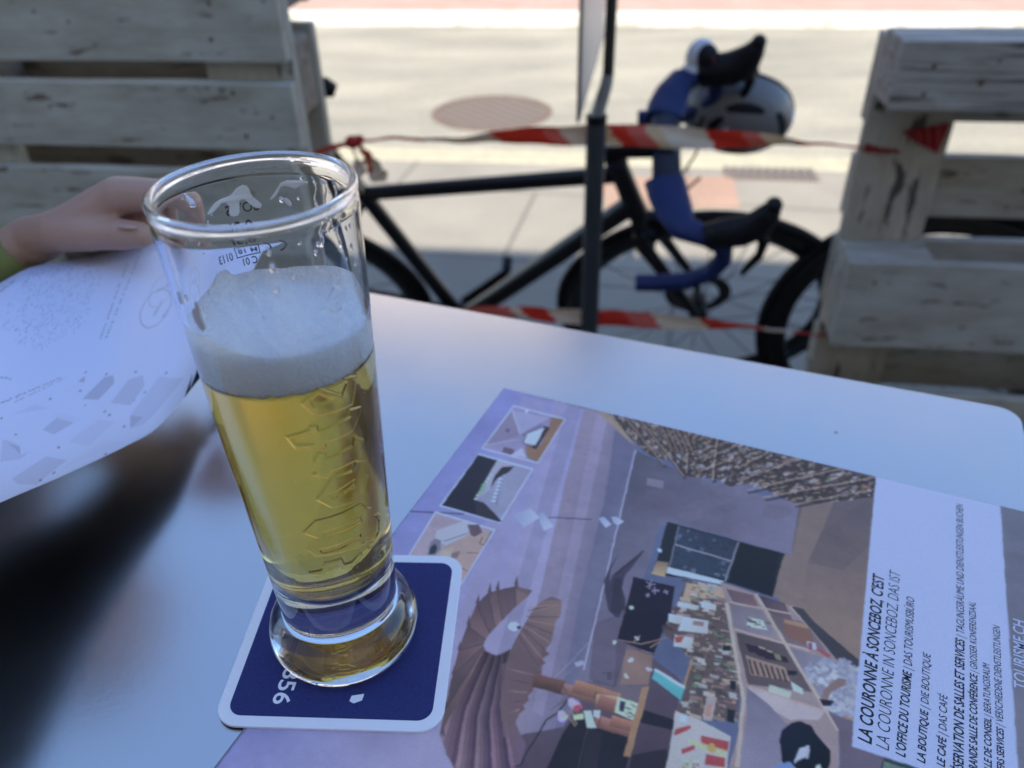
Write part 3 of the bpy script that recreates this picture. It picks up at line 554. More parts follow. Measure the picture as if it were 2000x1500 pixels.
('l',(83.7,165.1),(97.5,168.8),0.45,(0.75,0.39,0.25),0.8),
('l',(83.4,163.4),(97.3,164.1),0.45,(0.18,0.09,0.08),0.8),
('l',(83.1,161.7),(97.1,159.3),0.45,(0.75,0.39,0.25),0.8),
('l',(82.8,160),(97,154.3),0.45,(0.18,0.09,0.08),0.8),
('l',(82.5,158.2),(93.7,147.6),0.45,(0.75,0.39,0.25),0.8),
('l',(82.2,156.5),(93.7,147.7),0.45,(0.18,0.09,0.08),0.8),
('l',(81.9,154.7),(93.6,147.9),0.45,(0.75,0.39,0.25),0.8),
('p',((95.3,172.7),(99.8,174.3),(97.4,178.1)),(0.31,0.16,0.13),1,None),
('p',((95.7,177.7),(99.9,179.3),(97.7,183)),(0.31,0.16,0.13),1,None),
('p',((96.1,182.5),(100.1,184.2),(98,187.8)),(0.31,0.16,0.13),1,None),
('p',((96.5,187.3),(100.2,188.9),(98.2,192.5)),(0.31,0.16,0.13),1,None),
('p',((96.9,191.9),(100.3,193.6),(98.5,197.1)),(0.31,0.16,0.13),1,None),
('p',((97.3,196.5),(100.4,198.2),(98.8,201.5)),(0.31,0.16,0.13),1,None),
('p',((97.7,200.9),(100.5,202.7),(99,205.9)),(0.31,0.16,0.13),1,None),
('p',((82.7,187.3),(86,183.4),(98.8,209.4),(104.4,216.3),(96.9,217.4),(90.5,205.5)),(0.33,0.18,0.15),0.7,None),
('d',(79.8,167.2),2.6,(0.88,0.88,0.81)),
('d',(82.1,166.7),1,(0.1,0.07,0.08)),
('p',((111.1,174.2),(114.2,172),(115.7,173.5),(112.6,176.3)),(0.73,0.6,0.6),1,None),
('l',(106.2,184.4),(113.6,162.4),0.35,(0.67,0.53,0.55),0.7),
('l',(99.7,205.3),(112,176.7),0.5,(0.51,0.36,0.39),0.8),
('p',((125.4,173.5),(127.6,173),(127.6,173.6),(125.4,174.1)),(0.07,0.05,0.05),1,None),
('p',((126,174.7),(128.1,174.2),(128.2,174.8),(126,175.3)),(0.07,0.05,0.05),1,None),
('p',((126.4,176.1),(128.4,175.6),(128.5,176.2),(126.5,176.7)),(0.07,0.05,0.05),1,None),
('p',((124,174.4),(125,174.2),(125,174.6),(124,174.9)),(0.07,0.05,0.05),1,None),
('p',((117.9,207.8),(119.2,200.8),(123.2,197.6),(145.2,192),(145,206),(145.7,214.3),(117.5,226.3)),(0.04,0.03,0.03),1,None),
('p',((126.8,200.4),(132.7,200.8),(135.6,218.6),(130.3,220.8)),(0.06,0.04,0.04),1,None),
('l',(126.5,201.3),(128.5,217.7),0.4,(0.13,0.09,0.07),1),
('p',((145.9,204.9),(157.2,197.4),(163.2,206.8),(146.8,213.8)),(0.06,0.04,0.04),1,None),
('p',((143.6,184.5),(157.4,183.9),(157.4,188.9),(144.8,190.7)),(0.04,0.03,0.03),1,None),
('l',(114.7,192.2),(113.2,198.9),0.7,(0.06,0.04,0.04),1),
('l',(113.2,198.9),(109.9,204),0.7,(0.06,0.04,0.04),1),
('l',(109.9,204),(109.6,209.9),0.7,(0.06,0.04,0.04),1),
('l',(109.6,209.9),(108.1,218.9),0.7,(0.06,0.04,0.04),1),
('l',(108.1,218.9),(108.1,225),0.7,(0.06,0.04,0.04),1),
('l',(108.1,225),(106.4,227),0.7,(0.06,0.04,0.04),1),
('p',((98.8,192.2),(112,190.9),(111.2,184.4),(97.8,185.7)),(0.17,0.08,0.05),1,((98.8,192.2),(97.8,185.7),(0.41,0.18,0.11))),
('p',((111.2,190.6),(127.7,190.1),(127.6,184.9),(110.8,185.3)),(0.31,0.14,0.09),1,((111.2,190.6),(110.8,185.3),(0.77,0.34,0.22))),
('p',((115.1,188.2),(134.5,186.9),(134.2,180.9),(114.5,182.1)),(0.36,0.15,0.08),1,((115.1,188.2),(114.5,182.1),(0.88,0.37,0.19))),
('p',((126.5,191.4),(135,188.6),(133.4,182.4),(124.8,185.3)),(0.47,0.21,0.1),1,((126.5,191.4),(124.8,185.3),(0.88,0.52,0.25))),
('p',((126.6,191.2),(134.3,190.9),(134.2,184.5),(126.3,184.8)),(0.31,0.12,0.07),1,((126.6,191.2),(126.3,184.8),(0.76,0.29,0.18))),
('p',((128.2,199.3),(142.6,198.5),(142.5,193.3),(128,194)),(0.32,0.13,0.08),1,((128.2,199.3),(128,194),(0.8,0.3,0.19))),
('p',((133.9,196.6),(143.8,195.7),(143.6,190.9),(133.6,191.8)),(0.35,0.14,0.08),1,((133.9,196.6),(133.6,191.8),(0.86,0.33,0.18))),
('l',(109.8,186.5),(113.4,188.9),0.35,(0.17,0.07,0.05),1),
('l',(124.5,184.2),(124.5,188.1),0.35,(0.17,0.07,0.05),1),
('l',(129.8,194.1),(130,198.4),0.35,(0.17,0.07,0.05),1),
('p',((133.4,182.8),(141.8,182.7),(142.2,190.7),(134,190.1)),(0.88,0.88,0.53),1,None),
('p',((134.8,184.1),(137,183.9),(137.6,188.6),(135.5,188.7)),(0.08,0.07,0.1),1,None),
('s',((137.8,184.4),(141.2,184),(141.7,189.8),(138.4,189.7)),14,0,1,1.8,0.35,0.69,((0.15,0.11,0.13),(0.5,0.34,0.24)),0.85),
('p',((141.2,174.9),(143.9,172.9),(145.5,205.8),(143,206.5)),(0.71,0.35,0.16),1,None),
('p',((156.4,153.8),(158.7,152),(159.4,174.1),(156.9,174.4)),(0.72,0.38,0.16),1,None),
('p',((143.7,163.8),(157.6,168.3),(157.6,174.5),(143.8,169)),(0.23,0.64,0.51),1,None),
('p',((143.7,163.8),(158.4,167.6),(157.8,169),(143.4,165.1)),(0.88,0.88,0.75),1,None),
('d',(116.3,192.2),1.58,(0.88,0.62,0.7)),
('d',(119,192.8),1.58,(0.88,0.56,0.66)),
('d',(117,193.2),1.58,(0.88,0.57,0.57)),
('d',(118.5,193.9),1.58,(0.88,0.62,0.52)),
('d',(117.4,192.5),1.58,(0.88,0.66,0.7)),
('d',(120.5,193.3),1.08,(0.88,0.16,0.18)),
('d',(119.1,194.4),1.08,(0.88,0.14,0.14)),
('d',(119.7,195.1),1.08,(0.88,0.14,0.14)),
('d',(119.7,193.7),1.08,(0.88,0.17,0.16)),
('d',(119.6,193.9),1.08,(0.78,0.15,0.14)),
('d',(115.4,201),1.66,(0.88,0.56,0.83)),
('d',(115.8,199.8),1.66,(0.88,0.86,0.52)),
('d',(114.7,199.2),1.66,(0.88,0.64,0.56)),
('d',(115,199.2),1.66,(0.88,0.62,0.7)),
('d',(115,199.1),1.66,(0.88,0.67,0.64)),
('d',(123.9,157.8),0.65,(0.88,0.86,0.56)),
('d',(123.7,158.3),0.65,(0.88,0.81,0.67)),
('d',(123.4,157.6),0.65,(0.88,0.88,0.58)),
('d',(123.7,158.6),0.65,(0.88,0.88,0.62)),
('d',(123.9,157.4),0.65,(0.88,0.74,0.68)),
('d',(132.7,152.4),0.61,(0.88,0.88,0.84)),
('d',(132.6,152.6),0.61,(0.88,0.88,0.66)),
('d',(131.8,151.9),0.61,(0.88,0.78,0.67)),
('d',(132.5,151.7),0.61,(0.88,0.88,0.82)),
('d',(132.2,152.1),0.61,(0.88,0.78,0.61)),
('d',(133.1,163.3),0.68,(0.88,0.88,0.84)),
('d',(132.6,164.4),0.68,(0.88,0.88,0.72)),
('d',(133.2,164.2),0.68,(0.88,0.88,0.75)),
('d',(133.6,163.8),0.68,(0.88,0.77,0.68)),
('d',(133.4,163),0.68,(0.88,0.8,0.64)),
('d',(133.3,172.5),0.65,(0.88,0.88,0.74)),
('d',(133.7,172.6),0.65,(0.88,0.88,0.52)),
('d',(133,171.6),0.65,(0.88,0.68,0.55)),
('d',(134.1,172.4),0.65,(0.88,0.77,0.59)),
('d',(133.1,171.7),0.65,(0.88,0.86,0.57)),
('d',(142,165.1),0.72,(0.88,0.88,0.63)),
('d',(141.1,165.5),0.72,(0.88,0.71,0.73)),
('d',(141.9,165.2),0.72,(0.88,0.69,0.5)),
('d',(141.2,165.7),0.72,(0.88,0.63,0.77)),
('d',(140.8,165.2),0.72,(0.88,0.85,0.64)),
('l',(125.2,155.8),(134.9,154.4),0.5,(0.61,0.34,0.2),1),
('l',(134.9,154.4),(143.8,146.7),0.5,(0.61,0.34,0.2),1),
('l',(131.6,154.9),(132.9,149.9),0.5,(0.61,0.34,0.2),1),
('l',(139,154.4),(141.9,149.7),0.5,(0.61,0.34,0.2),1),
('l',(135.8,157.4),(141.1,156.9),0.5,(0.61,0.34,0.2),1),
('l',(117.3,195.7),(121.9,201.1),0.5,(0.61,0.34,0.2),1),
('l',(115.2,197.3),(121.6,202),0.5,(0.61,0.34,0.2),1),
('p',((122.5,194.6),(125,193.2),(129.6,199.3),(126.1,201.1)),(0.88,0.88,0.61),1,None),
('p',((126.1,192.7),(128.7,191.6),(129.5,195),(127,195.3)),(0.88,0.82,0.65),1,None),
('p',((119.1,197.9),(122.6,195.7),(123.6,197.8),(120.1,199.7)),(0.88,0.88,0.42),1,None),
('p',((144.7,110.7),(160.3,109.2),(167,128.4),(177.8,153.1),(180,175),(165.1,179.9),(156.4,179.9),(157.5,174.2),(157.6,153.3),(141.8,144.4),(142.6,134),(143.8,125)),(0.24,0.14,0.1),1,None),
('p',((144.7,110.7),(161.6,108.7),(163.3,114.9),(145.4,122.4)),(0.88,0.53,0.29),1,None),
('s',((144.7,110.7),(160.3,109.2),(167,128.4),(177.8,153.1),(180,175),(165.1,179.9),(156.4,179.9),(157.5,174.2),(157.6,153.3),(141.8,144.4),(142.6,134),(143.8,125)),260,-8.1,0.64,1.91,0.54,1.08,((0.15,0.09,0.07),(0.48,0.28,0.18),(0.78,0.53,0.37),(0.23,0.14,0.11),(0.12,0.07,0.07)),0.85),
('s',((144.7,110.7),(160.3,109.2),(167,128.4),(177.8,153.1),(180,175),(165.1,179.9),(156.4,179.9),(157.5,174.2),(157.6,153.3),(141.8,144.4),(142.6,134),(143.8,125)),150,-8.1,1.48,5.5,0.81,2.43,((0.88,0.67,0.49),(0.7,0.43,0.26),(0.88,0.7,0.46),(0.47,0.28,0.17),(0.17,0.11,0.09),(0.31,0.2,0.14),(0.7,0.58,0.46),(0.27,0.34,0.16),(0.74,0.4,0.28),(0.15,0.1,0.08),(0.87,0.57,0.35)),0.85),
('p',((147.9,132.7),(159.2,130.3),(160.1,137.6),(147.9,141)),(0.88,0.88,0.77),1,((147.9,132.7),(160.1,137.6),(0.88,0.71,0.52))),
('p',((141.7,133.4),(147.8,132.3),(148.3,137.2),(142.6,138.2)),(0.88,0.88,0.77),1,((141.7,133.4),(148.3,137.2),(0.88,0.71,0.52))),
('p',((147.2,143.9),(155.1,142.4),(155.2,148.4),(148.1,150.1)),(0.88,0.88,0.77),1,((147.2,143.9),(155.2,148.4),(0.88,0.71,0.52))),
('p',((143.8,125),(153.5,123.8),(152.8,126.9),(144.3,128.1)),(0.88,0.88,0.77),1,((143.8,125),(152.8,126.9),(0.88,0.71,0.52))),
('p',((153.6,120.9),(160.4,119.9),(160.9,123.6),(154.1,124.5)),(0.88,0.88,0.77),1,((153.6,120.9),(160.9,123.6),(0.88,0.71,0.52))),
('p',((152.9,133),(157.5,131.9),(157.7,134.6),(153.1,135.6)),(0.61,0.33,0.22),1,None),
('p',((147.4,144.7),(151.1,142.7),(150.7,146.8),(148.5,147.8)),(0.79,0.14,0.09),1,None),
('p',((167.6,141.1),(171,140),(171.3,142.9),(168,143.9)),(0.03,0.03,0.03),1,None),
('p',((173.8,157.5),(176.3,156.9),(176.8,161.4),(174.5,161.6)),(0.03,0.03,0.03),1,None),
('p',((175.6,171),(178.6,170.5),(179.4,176.4),(176.6,176.8)),(0.03,0.03,0.03),1,None),
('p',((167.1,166.3),(170.6,167.9),(171.1,178.8),(167.5,179.6),(166.7,170.3)),(0.88,0.61,0.45),0.8,None),
('p',((167.7,172.1),(169.4,171.4),(170.1,177.1),(168.1,177.9)),(0.88,0.34,0.18),0.8,None),
('p',((156.4,179.9),(167.7,180.3),(179.1,182.6),(180.7,199.4),(159.5,208.4),(157.7,188.8)),(0.88,0.69,0.53),1,None),
('p',((158.4,187.8),(163.6,183.8),(164.2,185.3),(158.6,190.9)),(0.71,0.11,0.09),1,None),
('p',((162.7,195.1),(167.1,191.1),(167.6,193),(163.5,197.4)),(0.71,0.11,0.09),1,None),
('p',((168.5,186.4),(178.9,184.8),(179.3,189.4),(169.1,190.3)),(0.71,0.11,0.09),1,None),
('p',((171.8,193.3),(179.2,192.1),(179.4,196),(172.2,197.8)),(0.71,0.11,0.09),1,None),
('p',((163.8,189.8),(179.1,188.8),(179.2,192.1),(164.2,191.7)),(0.88,0.79,0.32),0.7,None),
('p',((164.3,199.2),(165.2,199),(165.3,199.9),(164.4,200)),(0.88,0.88,0.53),1,None),
('p',((165.5,198.7),(166.4,198.5),(166.5,199.4),(165.5,199.5)),(0.88,0.88,0.53),1,None),
('p',((166.6,198.1),(167.6,198),(167.7,198.9),(166.7,199)),(0.88,0.69,0.2),1,None),
('p',((167.8,197.6),(168.7,197.5),(168.8,198.4),(167.9,198.5)),(0.88,0.88,0.53),1,None),
('p',((169,197.1),(169.9,197),(170,197.9),(169.1,198)),(0.88,0.88,0.53),1,None),
('p',((164.6,200.5),(165.5,200.4),(165.6,201.2),(164.7,201.4)),(0.88,0.69,0.2),1,None),
('p',((165.8,200),(166.7,199.9),(166.8,200.7),(165.9,200.9)),(0.44,0.42,0.2),1,None),
('p',((167,199.5),(167.9,199.4),(168,200.2),(167.1,200.4)),(0.88,0.88,0.53),1,None),
('p',((168.1,199),(169.1,198.9),(169.1,199.7),(168.2,199.9)),(0.44,0.42,0.2),1,None),
('p',((169.3,198.5),(170.2,198.4),(170.3,199.2),(169.4,199.4)),(0.85,0.17,0.13),1,None),
('p',((164.9,201.8),(165.8,201.7),(165.9,202.6),(165,202.7)),(0.44,0.42,0.2),1,None),
('p',((166.1,201.3),(167,201.2),(167.1,202.1),(166.2,202.2)),(0.88,0.69,0.2),1,None),
('p',((167.3,200.8),(168.2,200.7),(168.3,201.6),(167.4,201.7)),(0.88,0.88,0.53),1,None),
('p',((168.5,200.3),(169.4,200.2),(169.5,201.1),(168.5,201.2)),(0.85,0.17,0.13),1,None),
('d',(173.5,190.2),1.7,(0.88,0.53,0.14)),
('d',(173.3,189.1),1.1,(0.88,0.53,0.14)),
('p',((158.6,181.2),(161.6,180.7),(161.9,183.4),(159,184)),(0.88,0.88,0.78),1,None),
('p',((159.2,106),(175.7,106.8),(191.7,107.8),(200.6,114.4),(209.3,123.1),(215,129.2),(212.8,156.8),(217.6,163.5),(219.4,183),(180.9,199.3),(181.5,181.6),(180.7,164.4),(177.4,153.2),(170.4,134.2),(164.3,117.4)),(0.63,0.39,0.3),1,None),
('p',((162.7,109.2),(174.9,108.1),(178.4,114.4),(166.8,115.4)),(0.24,0.14,0.12),1,((162.7,109.2),(178.4,114.4),(0.45,0.22,0.18))),
('p',((176.4,107),(188.9,107.1),(194.3,117),(182,115.7)),(0.11,0.07,0.08),1,((176.4,107),(194.3,117),(0.37,0.19,0.15))),
('p',((165.6,116.8),(179.9,115.6),(188.7,128.3),(170.4,130.6)),(0.35,0.24,0.22),1,((165.6,116.8),(188.7,128.3),(0.57,0.39,0.35))),
('p',((182.8,116.3),(199.3,114.9),(209.8,128),(192.7,129.2)),(0.28,0.17,0.14),1,((182.8,116.3),(209.8,128),(0.45,0.27,0.23))),
('p',((171.4,132),(192.2,130.3),(200,140.5),(206.1,149.8),(181.1,156.4)),(0.16,0.1,0.08),1,((171.4,132),(200,140.5),(0.25,0.15,0.12))),
('p',((194.3,131.1),(213.8,130.5),(222.7,134.1),(224.3,154.9),(212.7,156.1),(201.6,143)),(0.38,0.28,0.26),1,((194.3,131.1),(222.7,134.1),(0.62,0.45,0.43))),
('p',((181.4,157.9),(197.3,157.3),(211.7,157.3),(209.8,161.7),(199.2,166.2),(188.5,163.3)),(0.88,0.61,0.48),1,None),
('p',((180.8,158.1),(190.2,162.6),(199.6,169),(200.4,191),(184.6,197.8),(183.6,173.5)),(0.36,0.26,0.27),1,((185.2,161.7),(192.5,187.2),(0.52,0.38,0.38))),
('p',((189.6,117.1),(200.8,116.1),(203.6,123.8),(199.6,127.2),(191.5,125.3)),(0.44,0.19,0.11),1,None),
('p',((189.9,116.5),(200.7,115.6),(200.4,118.1),(189.9,118.8)),(0.72,0.36,0.18),1,None),
('p',((174.8,121.5),(181.5,121),(184.3,125.7),(175.1,126.8)),(0.88,0.88,0.59),1,None),
('s',((174,120.9),(184.9,120.9),(185,126.3),(175.3,127.7)),16,-3.99,1.08,2.8,0.58,1.16,((0.88,0.65,0.48),(0.34,0.18,0.14),(0.15,0.1,0.09),(0.49,0.31,0.24)),0.85),
('p',((176.1,136.2),(187.2,135.8),(188.9,138.5),(178.8,140.2)),(0.07,0.03,0.04),1,None),
('p',((182,135.6),(184.6,135.6),(185.7,138.6),(183.1,138.6)),(0.83,0.52,0.28),1,None),
('p',((179.5,136.6),(190.5,136.3),(192.2,139),(182.2,140.7)),(0.07,0.03,0.04),1,None),
('p',((185.3,136.1),(187.9,136.1),(189,139),(186.4,139)),(0.83,0.52,0.28),1,None),
('p',((182.9,137.1),(193.8,136.8),(195.4,139.4),(185.5,141.1)),(0.07,0.03,0.04),1,None),
('p',((188.6,136.6),(191.2,136.6),(192.3,139.5),(189.7,139.5)),(0.41,0.34,0.15),1,None),
('p',((177.6,142.4),(193.9,142.2),(197.3,148),(181.5,151.5)),(0.61,0.35,0.21),1,None),
('l',(179.2,143.8),(182.3,150.7),0.9,(0.09,0.04,0.04),1),
('l',(181.5,143.8),(184.5,150.4),0.9,(0.09,0.04,0.04),1),
('l',(183.8,143.7),(186.8,150.1),0.9,(0.09,0.04,0.04),1),
('l',(186.1,143.7),(189,149.9),0.9,(0.09,0.04,0.04),1),
('l',(188.4,143.6),(191.2,149.6),0.9,(0.09,0.04,0.04),1),
('l',(190.7,143.6),(193.4,149.3),0.9,(0.09,0.04,0.04),1),
('l',(192.9,143.5),(195.6,149),0.9,(0.09,0.04,0.04),1),
('p',((189.3,153),(198,153.2),(197.9,157.1),(189.4,157.6)),(0.88,0.8,0.52),1,None),
('p',((197.3,148),(202.4,149.8),(202.8,152.7),(198.5,152.2)),(0.88,0.88,0.63),1,None),
('p',((195,143.4),(198.9,142.1),(198.9,144.2),(195.4,145.6)),(0.03,0.03,0.03),1,None),
('p',((200.6,125),(204.3,124.3),(205.3,127.4),(201.8,129.7)),(0.88,0.75,0.65),1,None),
('p',((205.2,126.5),(211.1,128.3),(210.7,130.2),(205.4,128.2)),(0.73,0.14,0.12),1,None),
('p',((201.3,125.6),(203.1,124.8),(203.6,128.5),(201.7,129.3)),(0.53,0.13,0.14),1,None),
('l',(164.3,117.4),(170.4,134.2),1.6,(0.88,0.61,0.4),1),
('l',(175.7,106.8),(200,140.5),1.6,(0.88,0.61,0.4),1),
('l',(170.4,134.2),(180.7,164.4),1.6,(0.88,0.61,0.4),1),
('l',(200,140.5),(217.6,163.5),1.6,(0.88,0.61,0.4),1),
('l',(191.7,107.8),(215,129.2),1.6,(0.88,0.61,0.4),1),
('l',(180.7,164.4),(183.9,194.1),1.6,(0.88,0.61,0.4),1),
('l',(165.6,116.4),(192.3,112.3),1,(0.88,0.55,0.37),1),
('l',(170.4,130.6),(202.4,129.4),1,(0.88,0.55,0.37),1),
('l',(181.2,157.2),(212.8,156.8),1,(0.88,0.55,0.37),1),
('p',((191.7,107.8),(197,107.5),(203.1,113.3),(222.1,126.2),(222.9,132.4),(213.8,129.7)),(0.11,0.08,0.07),1,None),
('s',((200.9,137.6),(209,131.7),(217.9,128),(223.1,130.7),(223.4,142.5),(222,154.4),(216.3,156.8),(211.3,153.7),(211.6,145.1),(204.3,145.1)),260,31.2,0.96,2.7,1.31,3.14,((0.81,0.67,0.59),(0.65,0.55,0.55),(0.88,0.76,0.61),(0.5,0.41,0.44)),0.8),
('p',((210,146.6),(215.2,138.9),(218.2,138.4),(217.9,141.7),(213,146.9),(211.4,154.4),(209.5,153.7)),(0.47,0.26,0.18),1,None),
('p',((208.7,151.8),(214.6,150.8),(213.7,153.5),(210.8,154.7)),(0.03,0.02,0.03),1,None),
('p',((196.9,177.1),(197.1,172.1),(199.9,167.4),(203.2,165.3),(207.3,165.3),(210,168.8),(215.4,173.4),(216,179.2),(214.7,185),(203.1,189.9),(199,185.1)),(0.02,0.02,0.03),1,((198.6,170.8),(214.3,181.3),(0.01,0.01,0.01))),
('l',(203.4,183.9),(204.7,176.9),0.5,(0.88,0.76,0.68),1),
('l',(203.9,183.3),(205.1,176.6),0.5,(0.88,0.76,0.68),1),
('l',(204.4,182.6),(205.4,176.4),0.5,(0.88,0.76,0.68),1),
('l',(205,182),(205.8,176.1),0.5,(0.88,0.76,0.68),1),
('l',(205.5,181.4),(206.2,175.8),0.5,(0.88,0.76,0.68),1),
('l',(206.1,180.8),(206.5,175.5),0.5,(0.88,0.76,0.68),1),
('l',(206.6,180.1),(206.9,175.2),0.5,(0.88,0.76,0.68),1),
('l',(207.1,179.5),(207.3,174.9),0.5,(0.88,0.76,0.68),1),
('l',(207.7,178.9),(207.6,174.6),0.5,(0.88,0.76,0.68),1),
('p',((207,176.7),(208,175.9),(207.9,180),(207,180.4)),(0.78,0.67,0.62),1,None),
('p',((196.2,188.9),(201.7,184),(207.3,188.1),(195.7,193.1)),(0.35,0.42,0.6),1,None),
('p',((211,182),(212.5,180.7),(214.7,185),(211.5,186.3)),(0.88,0.88,0.57),1,None),
('p',((222.8,168.6),(229.8,168.3),(245.5,168),(243,172.9),(219.9,182.8),(217.6,163.5),(212.8,156.8),(222.7,157)),(0.28,0.18,0.18),1,None),
('p',((234.2,168.8),(245.5,168),(244.6,172.3),(232.5,177.4)),(0.04,0.08,0.06),1,None),
('l',(234.8,169.9),(234.5,174),0.4,(0.68,0.69,0.41),0.7),
('l',(235.6,169.9),(235.4,173.6),0.4,(0.68,0.69,0.41),0.7),
('l',(236.3,169.9),(236.3,173.2),0.4,(0.68,0.69,0.41),0.7),
('l',(237.1,169.9),(237.2,172.8),0.4,(0.68,0.69,0.41),0.7),
('l',(237.9,169.9),(238.1,172.5),0.4,(0.68,0.69,0.41),0.7),
('l',(238.6,169.9),(239,172.1),0.4,(0.68,0.69,0.41),0.7),
('l',(239.4,169.9),(239.9,171.7),0.4,(0.68,0.69,0.41),0.7),
('l',(240.1,170),(240.8,171.3),0.4,(0.68,0.69,0.41),0.7),
('l',(240.9,170),(241.7,170.9),0.4,(0.68,0.69,0.41),0.7),
('l',(241.6,170),(242.6,170.6),0.4,(0.68,0.69,0.41),0.7),
('l',(242.4,170),(243.5,170.2),0.4,(0.68,0.69,0.41),0.7),
('l',(243.1,170),(244.4,169.8),0.4,(0.68,0.69,0.41),0.7),
('p',((13,14.3),(47.8,15.3),(47.5,59.7),(12.6,59.9)),(0.88,0.88,0.88),1,None),
('p',((13.8,15.4),(47.1,16.3),(46.9,58.8),(13.2,59)),(0.58,0.42,0.52),1,None),
('p',((14.3,19.2),(38.5,17.7),(30.8,33),(28.3,38.7)),(0.67,0.54,0.63),1,None),
('p',((14.2,20.1),(28.3,38.7),(13.6,58.5)),(0.51,0.36,0.41),1,None),
('p',((47.1,15.8),(39,16.6),(41.2,27.1),(42.9,43.5),(35.2,48.2),(39.7,56.7),(47.1,58.7)),(0.52,0.25,0.13),1,None),
('l',(14.6,19.9),(27.8,38.9),0.6,(0.88,0.8,0.76),1),
('l',(12.7,56.6),(29.4,43.7),0.6,(0.86,0.69,0.68),1),
('p',((37.8,26.1),(42,26.8),(42,48.4),(39,48.1)),(0.06,0.04,0.04),1,None),
('p',((31.6,37.4),(39.1,28),(40.3,45.3),(32.6,45.4)),(0.88,0.86,0.77),1,None),
('p',((24,53.5),(30.5,53.1),(31.9,58.4),(25.1,58.3)),(0.26,0.15,0.16),1,None),
('p',((30.3,59.1),(34.1,50.1),(40.2,57.9),(37.3,57.7)),(0.86,0.73,0.75),1,None),
('l',(29.9,40.4),(30.1,37.2),0.6,(0.1,0.06,0.06),1),
('l',(31.2,38.3),(31.2,34.8),0.6,(0.1,0.06,0.06),1),
('l',(32.5,36.2),(32.4,32.5),0.6,(0.1,0.06,0.06),1),
('l',(33.8,34.1),(33.6,30.1),0.6,(0.1,0.06,0.06),1),
('l',(35.1,32),(34.8,27.7),0.6,(0.1,0.06,0.06),1),
('l',(36.4,29.9),(36,25.2),0.6,(0.1,0.06,0.06),1),
('l',(32.9,46.1),(42,48.4),0.7,(0.05,0.03,0.03),1),
('l',(32.9,46.1),(31.5,38.2),0.6,(0.07,0.05,0.04),1),
('p',((18.2,37.3),(20.6,37.1),(21.4,40),(19.6,40.4)),(0.23,0.16,0.2),1,None),
('p',((21.4,15.4),(23.2,15),(24.3,18.5),(22.5,18.7)),(0.88,0.88,0.88),1,None),
('p',((12.8,64.3),(47.1,64.6),(47.3,110.7),(12.4,111.2)),(0.88,0.88,0.88),1,None),
('p',((13.5,65.5),(46.5,65.6),(46.6,109.8),(13,110.3)),(0.58,0.48,0.51),1,None),
('p',((13.1,65.4),(25.1,65.6),(27.7,99.8),(32.2,99.9),(47.9,108.9),(46.3,110.1),(13.5,110.1)),(0.04,0.03,0.04),1,None),
('p',((27.7,99.8),(33,99.6),(47.3,108.5),(33.5,110)),(0.07,0.05,0.05),1,None),
('p',((25.5,65.4),(35.1,65.8),(31.7,89.1),(30.6,93.5),(27.9,98.5)),(0.73,0.59,0.58),1,None),
('p',((31.9,75.5),(34.2,75.4),(34.5,76.9),(32,77.4)),(0.88,0.88,0.88),1,None),
('p',((26.4,77.7),(27.8,77.7),(27.9,79.3),(26.4,79.4)),(0.88,0.88,0.63),1,None),
('l',(33.3,76.3),(34.8,78.7),0.4,(0.2,0.15,0.16),1),
('p',((32.6,78.5),(34.8,78.4),(35.1,79.9),(32.7,80.4)),(0.88,0.88,0.88),1,None),
('p',((26.5,80.7),(27.9,80.7),(28,82.3),(26.5,82.4)),(0.88,0.88,0.63),1,None),
('l',(34,79.3),(35.6,81.6),0.4,(0.2,0.15,0.16),1),
('p',((33.2,81.5),(35.4,81.4),(35.7,82.9),(33.3,83.4)),(0.88,0.88,0.88),1,None),
('p',((26.6,83.7),(28,83.7),(28.1,85.2),(26.6,85.3)),(0.88,0.88,0.63),1,None),
('l',(34.8,82.2),(36.3,84.5),0.4,(0.2,0.15,0.16),1),
('p',((33.8,84.5),(36.1,84.4),(36.3,85.9),(33.9,86.3)),(0.88,0.88,0.88),1,None),
('p',((26.7,86.6),(28.1,86.6),(28.1,88.2),(26.7,88.2)),(0.88,0.88,0.63),1,None),
('l',(35.6,85.1),(37.1,87.4),0.4,(0.2,0.15,0.16),1),
('p',((34.4,87.4),(36.7,87.3),(36.9,88.8),(34.5,89.2)),(0.88,0.88,0.88),1,None),
('p',((26.8,89.5),(28.1,89.5),(28.2,91),(26.8,91.1)),(0.88,0.88,0.63),1,None),
('l',(36.3,88),(37.8,90.2),0.4,(0.2,0.15,0.16),1),
('p',((35,90.3),(37.2,90.2),(37.5,91.7),(35.1,92.1)),(0.88,0.88,0.88),1,None),
('p',((26.8,92.4),(28.2,92.4),(28.3,93.9),(26.9,94)),(0.88,0.88,0.63),1,None),
('l',(37.1,90.8),(38.5,93.1),0.4,(0.2,0.15,0.16),1),
('p',((35.6,93.2),(37.8,93.1),(38,94.5),(35.7,95)),(0.88,0.88,0.88),1,None),
('p',((26.9,95.2),(28.3,95.2),(28.4,96.7),(26.9,96.8)),(0.88,0.88,0.63),1,None),
('l',(37.8,93.6),(39.3,95.8),0.4,(0.2,0.15,0.16),1),
('p',((36.2,96.1),(38.4,95.9),(38.6,97.4),(36.3,97.8)),(0.88,0.88,0.88),1,None),
('p',((27,98.1),(28.4,98),(28.4,99.5),(27,99.6)),(0.88,0.88,0.63),1,None),
('l',(38.5,96.4),(40,98.6),0.4,(0.2,0.15,0.16),1),
('p',((30.3,69.8),(36,66.8),(35.9,71.8),(31.9,79.6),(31.7,89.1),(29.3,77.9)),(0.06,0.04,0.04),1,None),
('p',((25.7,86.2),(28.1,85.2),(29.7,92.6),(28.2,97.1)),(0.27,0.51,0.2),0.6,None),
